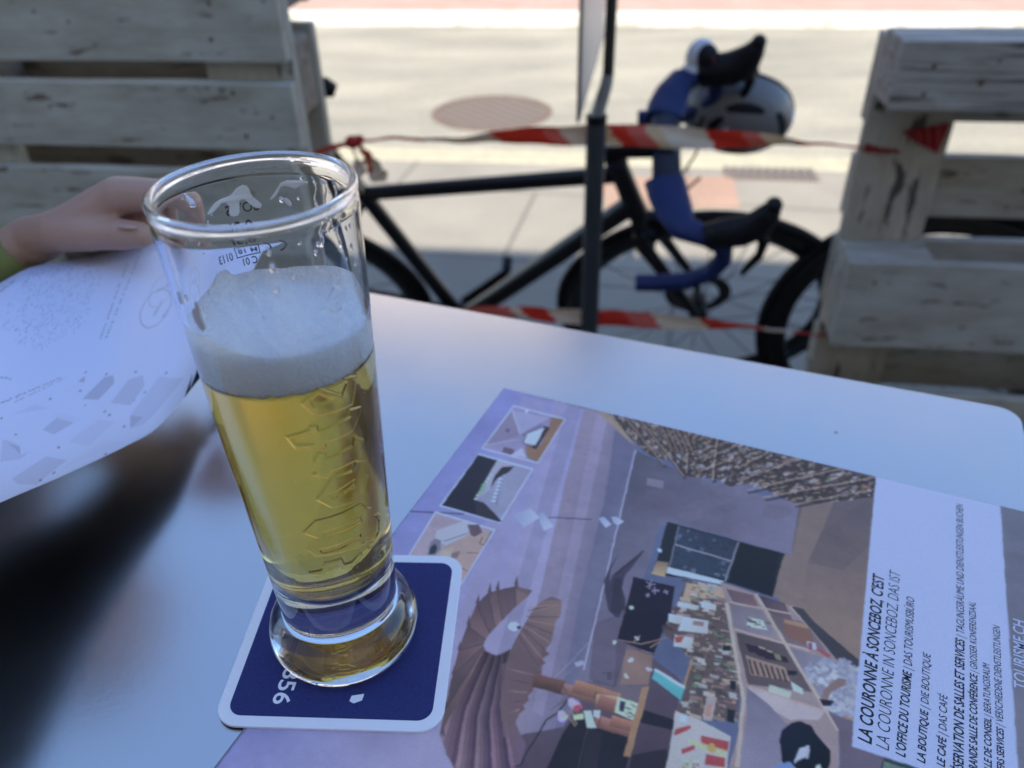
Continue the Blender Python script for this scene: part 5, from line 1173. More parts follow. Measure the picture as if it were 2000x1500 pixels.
LEAF_GRID = (((-0.1937,0.4152,0.0170),(-0.1917,0.4314,0.0222),(-0.1896,0.4476,0.0271),(-0.1876,0.4638,0.0318),(-0.1855,0.4800,0.0359),(-0.1835,0.4962,0.0395),(-0.1815,0.5124,0.0425),(-0.1794,0.5286,0.0450),(-0.1774,0.5448,0.0469),(-0.1753,0.5610,0.0486),(-0.1733,0.5772,0.0500)),((-0.1939,0.4067,0.0183),(-0.1923,0.4233,0.0234),(-0.1907,0.4399,0.0285),(-0.1890,0.4565,0.0331),(-0.1874,0.4732,0.0373),(-0.1858,0.4898,0.0410),(-0.1842,0.5064,0.0440),(-0.1826,0.5230,0.0465),(-0.1810,0.5396,0.0485),(-0.1794,0.5563,0.0502),(-0.1777,0.5729,0.0517)),((-0.1941,0.3981,0.0195),(-0.1929,0.4152,0.0247),(-0.1917,0.4322,0.0298),(-0.1905,0.4493,0.0345),(-0.1893,0.4663,0.0387),(-0.1881,0.4833,0.0424),(-0.1869,0.5004,0.0455),(-0.1858,0.5174,0.0480),(-0.1846,0.5345,0.0501),(-0.1834,0.5515,0.0518),(-0.1822,0.5686,0.0533)),((-0.1942,0.3896,0.0207),(-0.1935,0.4071,0.0260),(-0.1927,0.4246,0.0311),(-0.1920,0.4420,0.0359),(-0.1912,0.4595,0.0401),(-0.1904,0.4769,0.0439),(-0.1897,0.4944,0.0470),(-0.1889,0.5119,0.0496),(-0.1882,0.5293,0.0517),(-0.1874,0.5468,0.0534),(-0.1867,0.5642,0.0550)),((-0.1944,0.3813,0.0220),(-0.1941,0.3992,0.0273),(-0.1938,0.4171,0.0324),(-0.1934,0.4350,0.0372),(-0.1931,0.4528,0.0415),(-0.1928,0.4707,0.0453),(-0.1925,0.4886,0.0484),(-0.1921,0.5065,0.0510),(-0.1918,0.5244,0.0531),(-0.1915,0.5422,0.0549),(-0.1911,0.5601,0.0565)),((-0.1946,0.3735,0.0232),(-0.1947,0.3918,0.0285),(-0.1948,0.4101,0.0337),(-0.1949,0.4284,0.0384),(-0.1950,0.4467,0.0427),(-0.1951,0.4650,0.0465),(-0.1953,0.4833,0.0496),(-0.1954,0.5016,0.0522),(-0.1955,0.5200,0.0543),(-0.1956,0.5383,0.0561),(-0.1957,0.5566,0.0577)),((-0.1949,0.3663,0.0245),(-0.1954,0.3851,0.0297),(-0.1959,0.4038,0.0348),(-0.1965,0.4226,0.0395),(-0.1970,0.4413,0.0438),(-0.1976,0.4600,0.0474),(-0.1981,0.4788,0.0505),(-0.1986,0.4975,0.0531),(-0.1992,0.5162,0.0551),(-0.1997,0.5350,0.0569),(-0.2003,0.5537,0.0584)),((-0.1951,0.3596,0.0258),(-0.1961,0.3788,0.0309),(-0.1971,0.3979,0.0359),(-0.1981,0.4171,0.0405),(-0.1990,0.4363,0.0447),(-0.2000,0.4554,0.0483),(-0.2010,0.4746,0.0513),(-0.2020,0.4938,0.0538),(-0.2029,0.5129,0.0558),(-0.2039,0.5321,0.0574),(-0.2049,0.5513,0.0588)),((-0.1956,0.3532,0.0270),(-0.1970,0.3728,0.0321),(-0.1984,0.3923,0.0370),(-0.1998,0.4119,0.0415),(-0.2011,0.4315,0.0456),(-0.2025,0.4511,0.0491),(-0.2039,0.4706,0.0520),(-0.2053,0.4902,0.0544),(-0.2067,0.5098,0.0563),(-0.2081,0.5293,0.0579),(-0.2095,0.5489,0.0592)),((-0.1964,0.3474,0.0283),(-0.1981,0.3673,0.0333),(-0.1999,0.3872,0.0381),(-0.2017,0.4070,0.0425),(-0.2034,0.4269,0.0465),(-0.2052,0.4468,0.0500),(-0.2070,0.4667,0.0528),(-0.2087,0.4866,0.0551),(-0.2105,0.5064,0.0570),(-0.2122,0.5263,0.0584),(-0.2140,0.5462,0.0597)),((-0.1977,0.3424,0.0295),(-0.1997,0.3624,0.0345),(-0.2017,0.3823,0.0393),(-0.2037,0.4023,0.0437),(-0.2057,0.4222,0.0477),(-0.2077,0.4422,0.0511),(-0.2098,0.4621,0.0539),(-0.2118,0.4821,0.0562),(-0.2138,0.5021,0.0580),(-0.2158,0.5220,0.0594),(-0.2178,0.5420,0.0607)),((-0.1993,0.3379,0.0307),(-0.2015,0.3576,0.0358),(-0.2036,0.3774,0.0406),(-0.2057,0.3971,0.0451),(-0.2078,0.4169,0.0491),(-0.2099,0.4367,0.0525),(-0.2120,0.4564,0.0554),(-0.2142,0.4762,0.0577),(-0.2163,0.4959,0.0595),(-0.2184,0.5157,0.0610),(-0.2205,0.5355,0.0623)),((-0.2010,0.3335,0.0320),(-0.2032,0.3529,0.0371),(-0.2053,0.3723,0.0420),(-0.2075,0.3916,0.0466),(-0.2097,0.4110,0.0507),(-0.2118,0.4304,0.0542),(-0.2140,0.4498,0.0572),(-0.2161,0.4692,0.0595),(-0.2183,0.4886,0.0615),(-0.2204,0.5080,0.0630),(-0.2226,0.5274,0.0644)),((-0.2027,0.3290,0.0333),(-0.2049,0.3480,0.0384),(-0.2071,0.3670,0.0435),(-0.2093,0.3860,0.0481),(-0.2114,0.4050,0.0523),(-0.2136,0.4240,0.0559),(-0.2158,0.4430,0.0590),(-0.2179,0.4620,0.0615),(-0.2201,0.4810,0.0635),(-0.2223,0.5000,0.0651),(-0.2245,0.5190,0.0666)),((-0.2044,0.3246,0.0345),(-0.2066,0.3432,0.0398),(-0.2088,0.3618,0.0449),(-0.2110,0.3804,0.0497),(-0.2132,0.3990,0.0539),(-0.2154,0.4176,0.0577),(-0.2176,0.4362,0.0608),(-0.2198,0.4548,0.0634),(-0.2220,0.4734,0.0655),(-0.2241,0.4920,0.0672),(-0.2263,0.5106,0.0688)),((-0.2061,0.3203,0.0358),(-0.2083,0.3385,0.0411),(-0.2106,0.3567,0.0463),(-0.2128,0.3749,0.0512),(-0.2150,0.3931,0.0556),(-0.2172,0.4113,0.0594),(-0.2194,0.4295,0.0626),(-0.2216,0.4477,0.0653),(-0.2238,0.4659,0.0675),(-0.2260,0.4841,0.0693),(-0.2282,0.5023,0.0710)),((-0.2077,0.3160,0.0371),(-0.2100,0.3338,0.0425),(-0.2122,0.3517,0.0478),(-0.2145,0.3695,0.0527),(-0.2168,0.3874,0.0571),(-0.2190,0.4052,0.0610),(-0.2213,0.4230,0.0643),(-0.2236,0.4409,0.0671),(-0.2258,0.4587,0.0694),(-0.2281,0.4766,0.0713),(-0.2304,0.4944,0.0730)),((-0.2092,0.3119,0.0384),(-0.2116,0.3295,0.0439),(-0.2139,0.3471,0.0492),(-0.2163,0.3647,0.0541),(-0.2187,0.3823,0.0586),(-0.2211,0.3999,0.0625),(-0.2235,0.4175,0.0658),(-0.2259,0.4351,0.0686),(-0.2283,0.4527,0.0709),(-0.2307,0.4703,0.0728),(-0.2330,0.4879,0.0746)),((-0.2105,0.3080,0.0398),(-0.2131,0.3255,0.0452),(-0.2157,0.3430,0.0505),(-0.2183,0.3605,0.0554),(-0.2209,0.3780,0.0598),(-0.2235,0.3956,0.0637),(-0.2261,0.4131,0.0670),(-0.2287,0.4306,0.0697),(-0.2313,0.4481,0.0719),(-0.2339,0.4657,0.0739),(-0.2365,0.4832,0.0756)),((-0.2118,0.3040,0.0412),(-0.2147,0.3216,0.0465),(-0.2175,0.3391,0.0517),(-0.2204,0.3567,0.0565),(-0.2232,0.3742,0.0609),(-0.2261,0.3918,0.0647),(-0.2289,0.4093,0.0679),(-0.2318,0.4268,0.0706),(-0.2346,0.4444,0.0727),(-0.2375,0.4619,0.0746),(-0.2403,0.4795,0.0762)),((-0.2132,0.3001,0.0426),(-0.2163,0.3177,0.0478),(-0.2194,0.3353,0.0529),(-0.2225,0.3529,0.0577),(-0.2256,0.3705,0.0620),(-0.2287,0.3881,0.0657),(-0.2319,0.4057,0.0688),(-0.2350,0.4233,0.0714),(-0.2381,0.4409,0.0735),(-0.2412,0.4584,0.0752),(-0.2443,0.4760,0.0768)),((-0.2145,0.2962,0.0439),(-0.2179,0.3138,0.0491),(-0.2213,0.3315,0.0541),(-0.2246,0.3491,0.0588),(-0.2280,0.3668,0.0630),(-0.2314,0.3844,0.0666),(-0.2348,0.4020,0.0697),(-0.2381,0.4197,0.0722),(-0.2415,0.4373,0.0742),(-0.2449,0.4549,0.0758),(-0.2483,0.4726,0.0773)),((-0.2158,0.2923,0.0453),(-0.2195,0.3100,0.0504),(-0.2231,0.3277,0.0554),(-0.2267,0.3454,0.0600),(-0.2304,0.3630,0.0641),(-0.2340,0.3807,0.0676),(-0.2377,0.3984,0.0706),(-0.2413,0.4161,0.0730),(-0.2450,0.4338,0.0749),(-0.2486,0.4515,0.0765),(-0.2522,0.4691,0.0779)),((-0.2171,0.2885,0.0467),(-0.2210,0.3062,0.0517),(-0.2249,0.3239,0.0566),(-0.2288,0.3417,0.0611),(-0.2327,0.3594,0.0651),(-0.2366,0.3771,0.0686),(-0.2406,0.3948,0.0715),(-0.2445,0.4126,0.0738),(-0.2484,0.4303,0.0756),(-0.2523,0.4480,0.0771),(-0.2562,0.4657,0.0784)),((-0.2182,0.2849,0.0481),(-0.2224,0.3026,0.0530),(-0.2266,0.3204,0.0578),(-0.2308,0.3382,0.0622),(-0.2350,0.3559,0.0661),(-0.2392,0.3737,0.0695),(-0.2434,0.3915,0.0723),(-0.2476,0.4092,0.0745),(-0.2518,0.4270,0.0763),(-0.2560,0.4448,0.0777),(-0.2602,0.4625,0.0789)),((-0.2193,0.2813,0.0495),(-0.2238,0.2992,0.0543),(-0.2283,0.3170,0.0590),(-0.2328,0.3348,0.0633),(-0.2373,0.3526,0.0672),(-0.2418,0.3705,0.0704),(-0.2463,0.3883,0.0731),(-0.2508,0.4061,0.0753),(-0.2553,0.4239,0.0769),(-0.2598,0.4418,0.0782),(-0.2643,0.4596,0.0794)),((-0.2204,0.2779,0.0509),(-0.2252,0.2958,0.0556),(-0.2300,0.3137,0.0602),(-0.2348,0.3315,0.0644),(-0.2396,0.3494,0.0681),(-0.2444,0.3673,0.0713),(-0.2492,0.3852,0.0739),(-0.2540,0.4031,0.0759),(-0.2588,0.4210,0.0775),(-0.2636,0.4389,0.0787),(-0.2685,0.4568,0.0798)),((-0.2214,0.2744,0.0523),(-0.2265,0.2924,0.0569),(-0.2316,0.3103,0.0614),(-0.2368,0.3283,0.0655),(-0.2419,0.3463,0.0691),(-0.2470,0.3642,0.0722),(-0.2521,0.3822,0.0747),(-0.2572,0.4002,0.0766),(-0.2624,0.4182,0.0781),(-0.2675,0.4361,0.0792),(-0.2726,0.4541,0.0801)),((-0.2225,0.2709,0.0537),(-0.2279,0.2890,0.0582),(-0.2333,0.3070,0.0626),(-0.2387,0.3251,0.0666),(-0.2442,0.3431,0.0701),(-0.2496,0.3612,0.0731),(-0.2550,0.3792,0.0755),(-0.2605,0.3972,0.0773),(-0.2659,0.4153,0.0787),(-0.2713,0.4333,0.0797),(-0.2767,0.4514,0.0805)),((-0.2236,0.2671,0.0552),(-0.2293,0.2853,0.0596),(-0.2350,0.3034,0.0639),(-0.2408,0.3216,0.0678),(-0.2465,0.3397,0.0712),(-0.2522,0.3579,0.0740),(-0.2580,0.3761,0.0763),(-0.2637,0.3942,0.0780),(-0.2694,0.4124,0.0793),(-0.2751,0.4305,0.0802),(-0.2809,0.4487,0.0809)),((-0.2250,0.2618,0.0573),(-0.2310,0.2803,0.0616),(-0.2370,0.2987,0.0657),(-0.2430,0.3171,0.0694),(-0.2490,0.3355,0.0726),(-0.2550,0.3539,0.0753),(-0.2610,0.3723,0.0774),(-0.2670,0.3907,0.0789),(-0.2730,0.4091,0.0800),(-0.2790,0.4275,0.0807),(-0.2850,0.4459,0.0813)),((-0.2271,0.2537,0.0607),(-0.2333,0.2726,0.0646),(-0.2394,0.2915,0.0684),(-0.2456,0.3104,0.0718),(-0.2518,0.3292,0.0748),(-0.2580,0.3481,0.0771),(-0.2642,0.3670,0.0789),(-0.2704,0.3859,0.0802),(-0.2765,0.4047,0.0809),(-0.2827,0.4236,0.0814),(-0.2889,0.4425,0.0816)),((-0.2297,0.2431,0.0651),(-0.2359,0.2623,0.0686),(-0.2422,0.2816,0.0720),(-0.2484,0.3009,0.0750),(-0.2546,0.3202,0.0775),(-0.2609,0.3395,0.0795),(-0.2671,0.3587,0.0809),(-0.2734,0.3780,0.0817),(-0.2796,0.3973,0.0821),(-0.2858,0.4166,0.0821),(-0.2921,0.4358,0.0819)),((-0.2326,0.2312,0.0700),(-0.2388,0.2505,0.0731),(-0.2451,0.2698,0.0760),(-0.2514,0.2891,0.0785),(-0.2577,0.3084,0.0806),(-0.2640,0.3277,0.0821),(-0.2703,0.3470,0.0830),(-0.2766,0.3662,0.0834),(-0.2829,0.3855,0.0832),(-0.2892,0.4048,0.0828),(-0.2955,0.4241,0.0822)),((-0.2355,0.2191,0.0750),(-0.2421,0.2381,0.0776),(-0.2487,0.2570,0.0800),(-0.2553,0.2759,0.0821),(-0.2619,0.2948,0.0838),(-0.2686,0.3137,0.0848),(-0.2752,0.3326,0.0853),(-0.2818,0.3515,0.0852),(-0.2884,0.3705,0.0846),(-0.2950,0.3894,0.0837),(-0.3017,0.4083,0.0826)),((-0.2384,0.2071,0.0800),(-0.2457,0.2254,0.0822),(-0.2530,0.2438,0.0842),(-0.2604,0.2621,0.0859),(-0.2677,0.2805,0.0870),(-0.2750,0.2988,0.0877),(-0.2823,0.3172,0.0877),(-0.2897,0.3355,0.0872),(-0.2970,0.3539,0.0862),(-0.3043,0.3722,0.0849),(-0.3117,0.3906,0.0833)),((-0.2413,0.1950,0.0850),(-0.2496,0.2127,0.0868),(-0.2578,0.2304,0.0884),(-0.2661,0.2482,0.0896),(-0.2743,0.2659,0.0904),(-0.2826,0.2836,0.0906),(-0.2908,0.3013,0.0903),(-0.2991,0.3191,0.0893),(-0.3073,0.3368,0.0879),(-0.3156,0.3545,0.0862),(-0.3239,0.3722,0.0842)),((-0.2442,0.1829,0.0900),(-0.2534,0.2000,0.0914),(-0.2627,0.2171,0.0926),(-0.2719,0.2342,0.0934),(-0.2811,0.2513,0.0938),(-0.2904,0.2683,0.0936),(-0.2996,0.2854,0.0928),(-0.3088,0.3025,0.0915),(-0.3181,0.3196,0.0897),(-0.3273,0.3367,0.0875),(-0.3365,0.3538,0.0852)),((-0.2471,0.1709,0.0950),(-0.2573,0.1873,0.0960),(-0.2675,0.2037,0.0968),(-0.2778,0.2202,0.0972),(-0.2880,0.2366,0.0972),(-0.2982,0.2531,0.0966),(-0.3084,0.2695,0.0954),(-0.3186,0.2860,0.0936),(-0.3288,0.3024,0.0914),(-0.3390,0.3189,0.0889),(-0.3492,0.3353,0.0861)),((-0.2500,0.1588,0.1000),(-0.2612,0.1746,0.1006),(-0.2724,0.1904,0.1009),(-0.2836,0.2062,0.1010),(-0.2948,0.2220,0.1005),(-0.3060,0.2378,0.0995),(-0.3172,0.2536,0.0979),(-0.3283,0.2694,0.0958),(-0.3395,0.2852,0.0932),(-0.3507,0.3010,0.0902),(-0.3619,0.3168,0.0871)),((-0.2529,0.1467,0.1050),(-0.2651,0.1619,0.1052),(-0.2773,0.1770,0.1051),(-0.2894,0.1922,0.1048),(-0.3016,0.2074,0.1039),(-0.3138,0.2225,0.1025),(-0.3259,0.2377,0.1005),(-0.3381,0.2529,0.0980),(-0.3502,0.2680,0.0949),(-0.3624,0.2832,0.0916),(-0.3746,0.2984,0.0880)))
# ------------------------------------------------------------------ setting: ground, street, houses
T = 1.0036           # table top
DECK = .26           # terrace floor
YAW = R(-8)          # the street runs at this angle across the view
RY = Matrix.Rotation(YAW, 4, 'Z')
def struct(name, mb, m, **k): return tag(mb.build(name, m, **k), kind='structure')
mb = MB(); mb.box(-60, 60, -40, 3.62, -.3, 0, M=RY); struct('pavement', mb, M['pavers'])
mb = MB(); mb.box(-60, 60, 3.62, 3.80, -.3, .006, M=RY); struct('kerb', mb, M['kerb'], bevel=.012)
mb = MB(); mb.box(-60, 60, 3.80, 6.95, -.3, -.06, M=RY); struct('road', mb, M['asphalt'])
mb = MB(); mb.box(-60, 60, 6.97, 7.09, -.3, .028, M=RY); struct('far_kerb', mb, M['kerb_white'], bevel=.012)
mb = MB(); mb.box(-60, 60, 7.09, 60, -.3, .024, M=RY); struct('far_pavement', mb, M['far_pavers'])
mb = MB(); mb.box(-7, 7, -1.6, 1.53, 0.001, DECK, M=RY); struct('terrace_floor', mb, M['deck'])
mb = MB(); mb.prism([(.40, 3.09), (.94, 3.07), (.99, 3.41), (.42, 3.445)], -.02, .004); struct('brick_paving_patch', mb, M['pink_slab'])

mh = empty('manhole_cover', (-.077, 4.66, -.06), YAW, label='round rusty brown cast iron manhole cover in the sunlit road', cat='manhole cover')
b = MB(); b.lathe([(0, .002), (.30, .002), (.30, -.02), (0, -.02)], 48)
b.build('lid', M['iron'], mh)
b = MB(); b.lathe([(.303, .003), (.345, .003), (.345, -.02), (.303, -.02)], 48, closed=True); b.build('ring', M['iron_rim'], mh)
dr = empty('gutter_drain', (1.16, 3.43, .001), YAW, label='long dark drain grate set in the pale pavement near the kerb', cat='drain')
b = MB(); b.box(-.2, .2, -.075, .075, -.02, .002); b.build('tray', M['iron_rim'], dr)
b = MB()
for k in range(11): b.box(-.19 + k * .036, -.172 + k * .036, -.07, .07, .002, .008)
b.build('grating', M['drain'], dr)

def house(name, x0, x1, y0, y1, h, wallm, label, cols, rows, front, roof_h, cafe=False):
    e = empty(name, (0, 0, 0), YAW, label=label, cat='building')
    b = MB(); b.box(x0, x1, y0, y1, -.2, h); b.build('wall', wallm, e)
    b = MB(); ym = (y0 + y1) / 2; o_ = .0 if cafe else .35
    v = [(x0 - o_, y0 - o_, h), (x1 + o_, y0 - o_, h), (x1 + o_, y1 + o_, h), (x0 - o_, y1 + o_, h), (x0 - o_, ym, h + roof_h), (x1 + o_, ym, h + roof_h)]
    b.add(v, [(0, 1, 5, 4), (2, 3, 4, 5), (0, 4, 3), (1, 2, 5), (0, 3, 2, 1)]); b.build('roof', M['roof'], e)
    yf = y1 if front > 0 else y0; n = front
    for i in range(cols):
        for j in range(rows):
            cx = x0 + (x1 - x0) * (i + .5) / cols; z0 = .9 + j * 2.7
            b = MB()
            for (a, c, d, f) in ((-.62, -.52, 0, 1.5), (.52, .62, 0, 1.5), (-.52, .52, 0, .1), (-.52, .52, 1.4, 1.5), (-.03, .03, .1, 1.4)):
                b.box(cx + a, cx + c, min(yf, yf + n * .06), max(yf, yf + n * .06), z0 + d, z0 + f)
            wf = b.build('window', M['frame'], e)
            b = MB(); b.box(cx - .52, cx + .52, min(yf, yf + n * .02), max(yf, yf + n * .02), z0 + .1, z0 + 1.4); b.build('pane', M['pane'], wf)
    return e
house('cafe_building', -11, 11, -9.6, -1.6, 4.63, M['cream'], 'low cream rendered cafe building behind the terrace', 7, 1, 1, 0.25, True)
house('street_house', -9.5, -.6, 10.2, 17, 7.2, M['pale'], 'pale grey rendered house across the street with a tiled roof', 4, 2, -1, 1.6)
house('street_house', .2, 9.5, 10.6, 17, 6.8, M['pale'], 'slightly lower pale house across the street beside its taller neighbour', 4, 2, -1, 1.6)

# ------------------------------------------------------------------ pallet fences
def board(parent, name, x0, x1, y0, y1, z0, z1, mt='wood', nails=(), bev=.0025, axis='x', warp=True):
    """One plank with its own grain direction along its length; nail heads are small sunk discs."""
    b = MB(); cx, cy_, cz = (x0 + x1) / 2, (y0 + y1) / 2, (z0 + z1) / 2
    hx, hy, hz = (x1 - x0) / 2, (y1 - y0) / 2, (z1 - z0) / 2
    if axis == 'z': Mx = Matrix.Rotation(R(90), 3, 'Y'); L, Wd = hz, hx
    else: Mx = Matrix.Identity(3); L, Wd = hx, hz
    n = 7; vs = []; fs = []
    for i in range(n):                      # slightly uneven sawn edges
        u = -L + 2 * L * i / (n - 1); d = [rnd.uniform(-.0013, .0013) for _ in range(4)] if warp else [0] * 4
        vs += [(u, -hy, -Wd + d[0]), (u, hy, -Wd + d[1]), (u, hy, Wd + d[2]), (u, -hy, Wd + d[3])]
    for i in range(n - 1):
        for k in range(4):
            fs.append((i * 4 + k, i * 4 + (k + 1) % 4, i * 4 + 4 + (k + 1) % 4, i * 4 + 4 + k))
    fs += [(3, 2, 1, 0), tuple((n - 1) * 4 + k for k in range(4))]
    b.add(vs, fs)
    for (nx, nz, r) in nails:
        px, pz = nx - cx, nz - cz
        if axis == 'z': px, pz = pz * -1, px
        q = [(px + r * math.cos(2 * math.pi * k / 9) * rnd.uniform(.75, 1.2), -hy - .0006, pz + r * math.sin(2 * math.pi * k / 9) * rnd.uniform(.75, 1.2)) for k in range(9)]
        m_ = len(b.v); b.v += q + [(x, y + .0015, z) for x, y, z in q]; b.f += [tuple(m_ + k for k in range(9))] + [(m_ + k, m_ + (k + 1) % 9, m_ + 9 + (k + 1) % 9, m_ + 9 + k) for k in range(9)]; b.m += [1] * 10
    o = b.build(name, [M[mt], M['knot']], parent, bevel=bev)
    o.location = (cx, cy_, cz); o.rotation_euler = (0, R(90) if axis == 'z' else 0, 0)
    return o
pf = empty('pallet_fence', (-.333, 1.30, DECK), YAW, label='white painted pallet fence of wide horizontal boards behind the hand', cat='fence', group='pallet fences')
zz = lambda z: z - DECK
board(pf, 'board', -1.2, 0, 0, .022, zz(1.185), zz(1.33))
board(pf, 'board', -1.2, 0, 0, .022, zz(1.003), zz(1.150), nails=((-.105, zz(1.086), .0035), (-.115, zz(1.036), .004), (-.02, zz(1.09), .003), (-.34, zz(1.06), .003)))
board(pf, 'board', -1.2, 0, 0, .022, zz(.866), zz(.971), nails=((-.098, zz(.957), .004), (-.040, zz(.92), .0035), (-.09, zz(.888), .004), (-.42, zz(.93), .003)))
board(pf, 'board', -1.2, 0, 0, .022, zz(.677), zz(.826), nails=((-.1, zz(.79), .004), (-.09, zz(.71), .004)))
board(pf, 'board', -1.2, 0, 0, .022, zz(.53), zz(.635))
board(pf, 'board', -1.2, 0, 0, .022, zz(.335), zz(.482))
for x in (-.145, -.672, -1.2): board(pf, 'stringer', x, x + .145, .0235, .0455, 0, zz(1.345), 'wood', axis='z')
for x in (-.145, -.672, -1.2):
    for (a, c) in ((1.067, 1.20), (.905, 1.026), (.56, .66), (.262, .36)): board(pf, 'block', x, x + .143, .047, .123, zz(a), zz(c), 'wood_bare', bev=.010)
for (a, c) in ((.885, .985), (.70, .832), (.56, .66), (.262, .36)): board(pf, 'skid', -1.2, -.105, .1245, .146, zz(a), zz(c), 'wood_bare')
board(pf, 'back_board', -.100, 0, .1245, .146, 0, zz(1.036), 'wood', axis='z')
board(pf, 'skid', -1.2, 0, .1245, .146, zz(1.067), zz(1.20), 'wood_bare')

pr = empty('pallet_fence', (.612, 1.30, DECK), YAW, label='worn flaking white pallet fence with one upright leg, right of the bicycle', cat='fence', group='pallet fences')
board(pr, 'top_beam', 0, 1.2, 0, .099, zz(.908), zz(1.013), 'wood_grain', nails=((.052, zz(.976), .0042), (.048, zz(.934), .004), (.128, zz(.952), .0048), (.145, zz(.985), .0028)), bev=.007)
board(pr, 'middle_board', 0, 1.2, 0, .022, zz(.466), zz(.640), 'wood_dull', nails=((.050, zz(.601), .0045), (.045, zz(.522), .004)), bev=.004)
board(pr, 'block', 0, .150, .0235, .099, zz(.466), zz(.641), 'wood_dull', bev=.004)
board(pr, 'block', .53, .675, .0235, .099, zz(.466), zz(.641), 'wood_dull', bev=.004)
board(pr, 'bottom_board', 0, 1.2, 0, .022, zz(.262), zz(.36), 'wood_worn')
board(pr, 'leg', 0, .145, .1005, .1225, 0, zz(1.000), 'wood_worn', axis='z')
board(pr, 'leg', .53, .675, .1005, .1225, 0, zz(1.000), 'wood_worn', axis='z')
for (a, c) in ((.856, 1.0), (.68, .793), (.487, .634), (.30, .44)): board(pr, 'back_board', .0, 1.2, .1240, .146, zz(a), zz(c), 'wood_dull')

# ------------------------------------------------------------------ sign post
sp_ = empty('sign_post', (.160, 1.40, DECK), 0, label='dark steel post with a bent pale upper tube between the two pallets', cat='post')
b = MB(); b.tube([(0, 0, 0), (-.003, 0, .618)], .0172, 20); autosmooth(b.build('lower_tube', M['steel'], sp_))
b = MB(); b.tube([(-.003, 0, .610), (-.001, 0, .630), (.011, 0, .672), (.0135, .0, .69)], [.0125, .0125, .0105, .0100], 16); autosmooth(b.build('bent_tube', M['galv'], sp_))
b = MB(); b.tube([(.0135, 0, .684), (.0145, 0, 1.25)], .0094, 16); autosmooth(b.build('upper_tube', M['dark_brown'], sp_))
b = MB(); b.lathe([(.011, 0), (.0182, 0), (.0182, .014), (.011, .014)], 20, closed=True); b.build('collar', M['black'], sp_, loc=(-.003, 0, .609))
# plate: near lower corner towards the viewer, running away from the eye
sg = MB(); a0 = Vector((.1135, 1.27, 0)); a1 = Vector((.216, 1.86, 0)); d = (a1 - a0); dn = d.normalized(); nn = Vector((dn.y, -dn.x, 0))
poly = []
for p, z in ((a0, .912), (a1, .918), (a1, 1.46), (a0, 1.455)): poly.append(Vector((p.x, p.y, z)))
sg.add([p + nn * .0012 for p in poly] + [p - nn * .0012 for p in poly], [(0, 1, 2, 3), (7, 6, 5, 4)] + [(i, (i + 1) % 4, 4 + (i + 1) % 4, 4 + i) for i in range(4)])
sg.v = [tuple(Vector(p) - a0) for p in sg.v]
so = sg.build('sign_plate', M['sign_back'], None, loc=a0); tag(so, 'grey sign plate seen almost edge on beside the dark post', 'sign')
b = MB(); b.tube([poly[0] - a0, poly[3] - a0], .0028, 8); b.tube([poly[0] - a0, poly[1] - a0], .0022, 8); b.build('edge_trim', M['dark_brown'], so)

# ------------------------------------------------------------------ red and white barrier tapes
RED = (.52, .022, .014); WHT = (.70, .66, .58); PNK = (.55, .12, .12); OCH = (.62, .52, .36)
def ribbon(name, parent, pts, wid, twist, blocks, phase=0.0, thick=.0004):
    pts = [Vector(p) for p in pts]; n = 120; L = [0]
    for a, c in zip(pts, pts[1:]): L.append(L[-1] + (c - a).length)
    def at(s):
        for i in range(len(pts) - 1):
            if s <= L[i + 1] or i == len(pts) - 2:
                u = (s - L[i]) / (L[i + 1] - L[i]); u = min(max(u, 0), 1); return pts[i].lerp(pts[i + 1], u), i + u
    vs = []; cols = []; NV = 7
    for i in range(n + 1):
        s = L[-1] * i / n; p, q = at(s); p2, _ = at(min(s + .01, L[-1])); p1, _ = at(max(s - .01, 0)); t = (p2 - p1).normalized()
        wv = np.interp(q, range(len(wid)), wid); tw = np.interp(q, range(len(twist)), twist)
        side = Vector((0, 0, 1)) - t * t.z; side.normalize(); bn = t.cross(side); sd_ = side * math.cos(tw) + bn * math.sin(tw); nrm = t.cross(sd_)
        for k in range(NV):
            f = k / (NV - 1) - .5
            vs.append(p + sd_ * (wv * f) + nrm * (.0022 * math.sin(f * 6 + i * .21) + .0012 * math.sin(i * .55)))
            cols.append(s + f * wv * .9 + phase)
    m_ = len(vs); vs2 = vs + [v + Vector((0, thick, 0)) for v in vs]; fs = []; fc = []
    for i in range(n):
        for k in range(NV - 1):
            a = i * NV + k; fs.append((a, a + NV, a + NV + 1, a + 1)); fs.append((m_ + a, m_ + a + 1, m_ + a + NV + 1, m_ + a + NV))
            s = (cols[a] + cols[a + NV + 1]) / 2; c = WHT
            for (s0, s1, cc) in blocks:
                if s0 <= s < s1: c = cc
            fc += [c, c]
    me = bpy.data.meshes.new(name); me.from_pydata(vs2, [], fs); me.materials.append(M['tape'])
    ca = me.color_attributes.new('Col', 'FLOAT_COLOR', 'CORNER')
    for p, c in zip(me.polygons, fc):
        for li in p.loop_indices: ca.data[li].color = (*c, 1)
    me.polygons.foreach_set('use_smooth', [True] * len(me.polygons))
    o = bpy.data.objects.new(name, me); COL.objects.link(o); o.parent = parent; return o
t1 = empty('barrier_tape', (0, 0, 0), 0, label='upper red and white barrier tape stretched across the handlebars between the pallets', cat='barrier tape', group='barrier tapes')
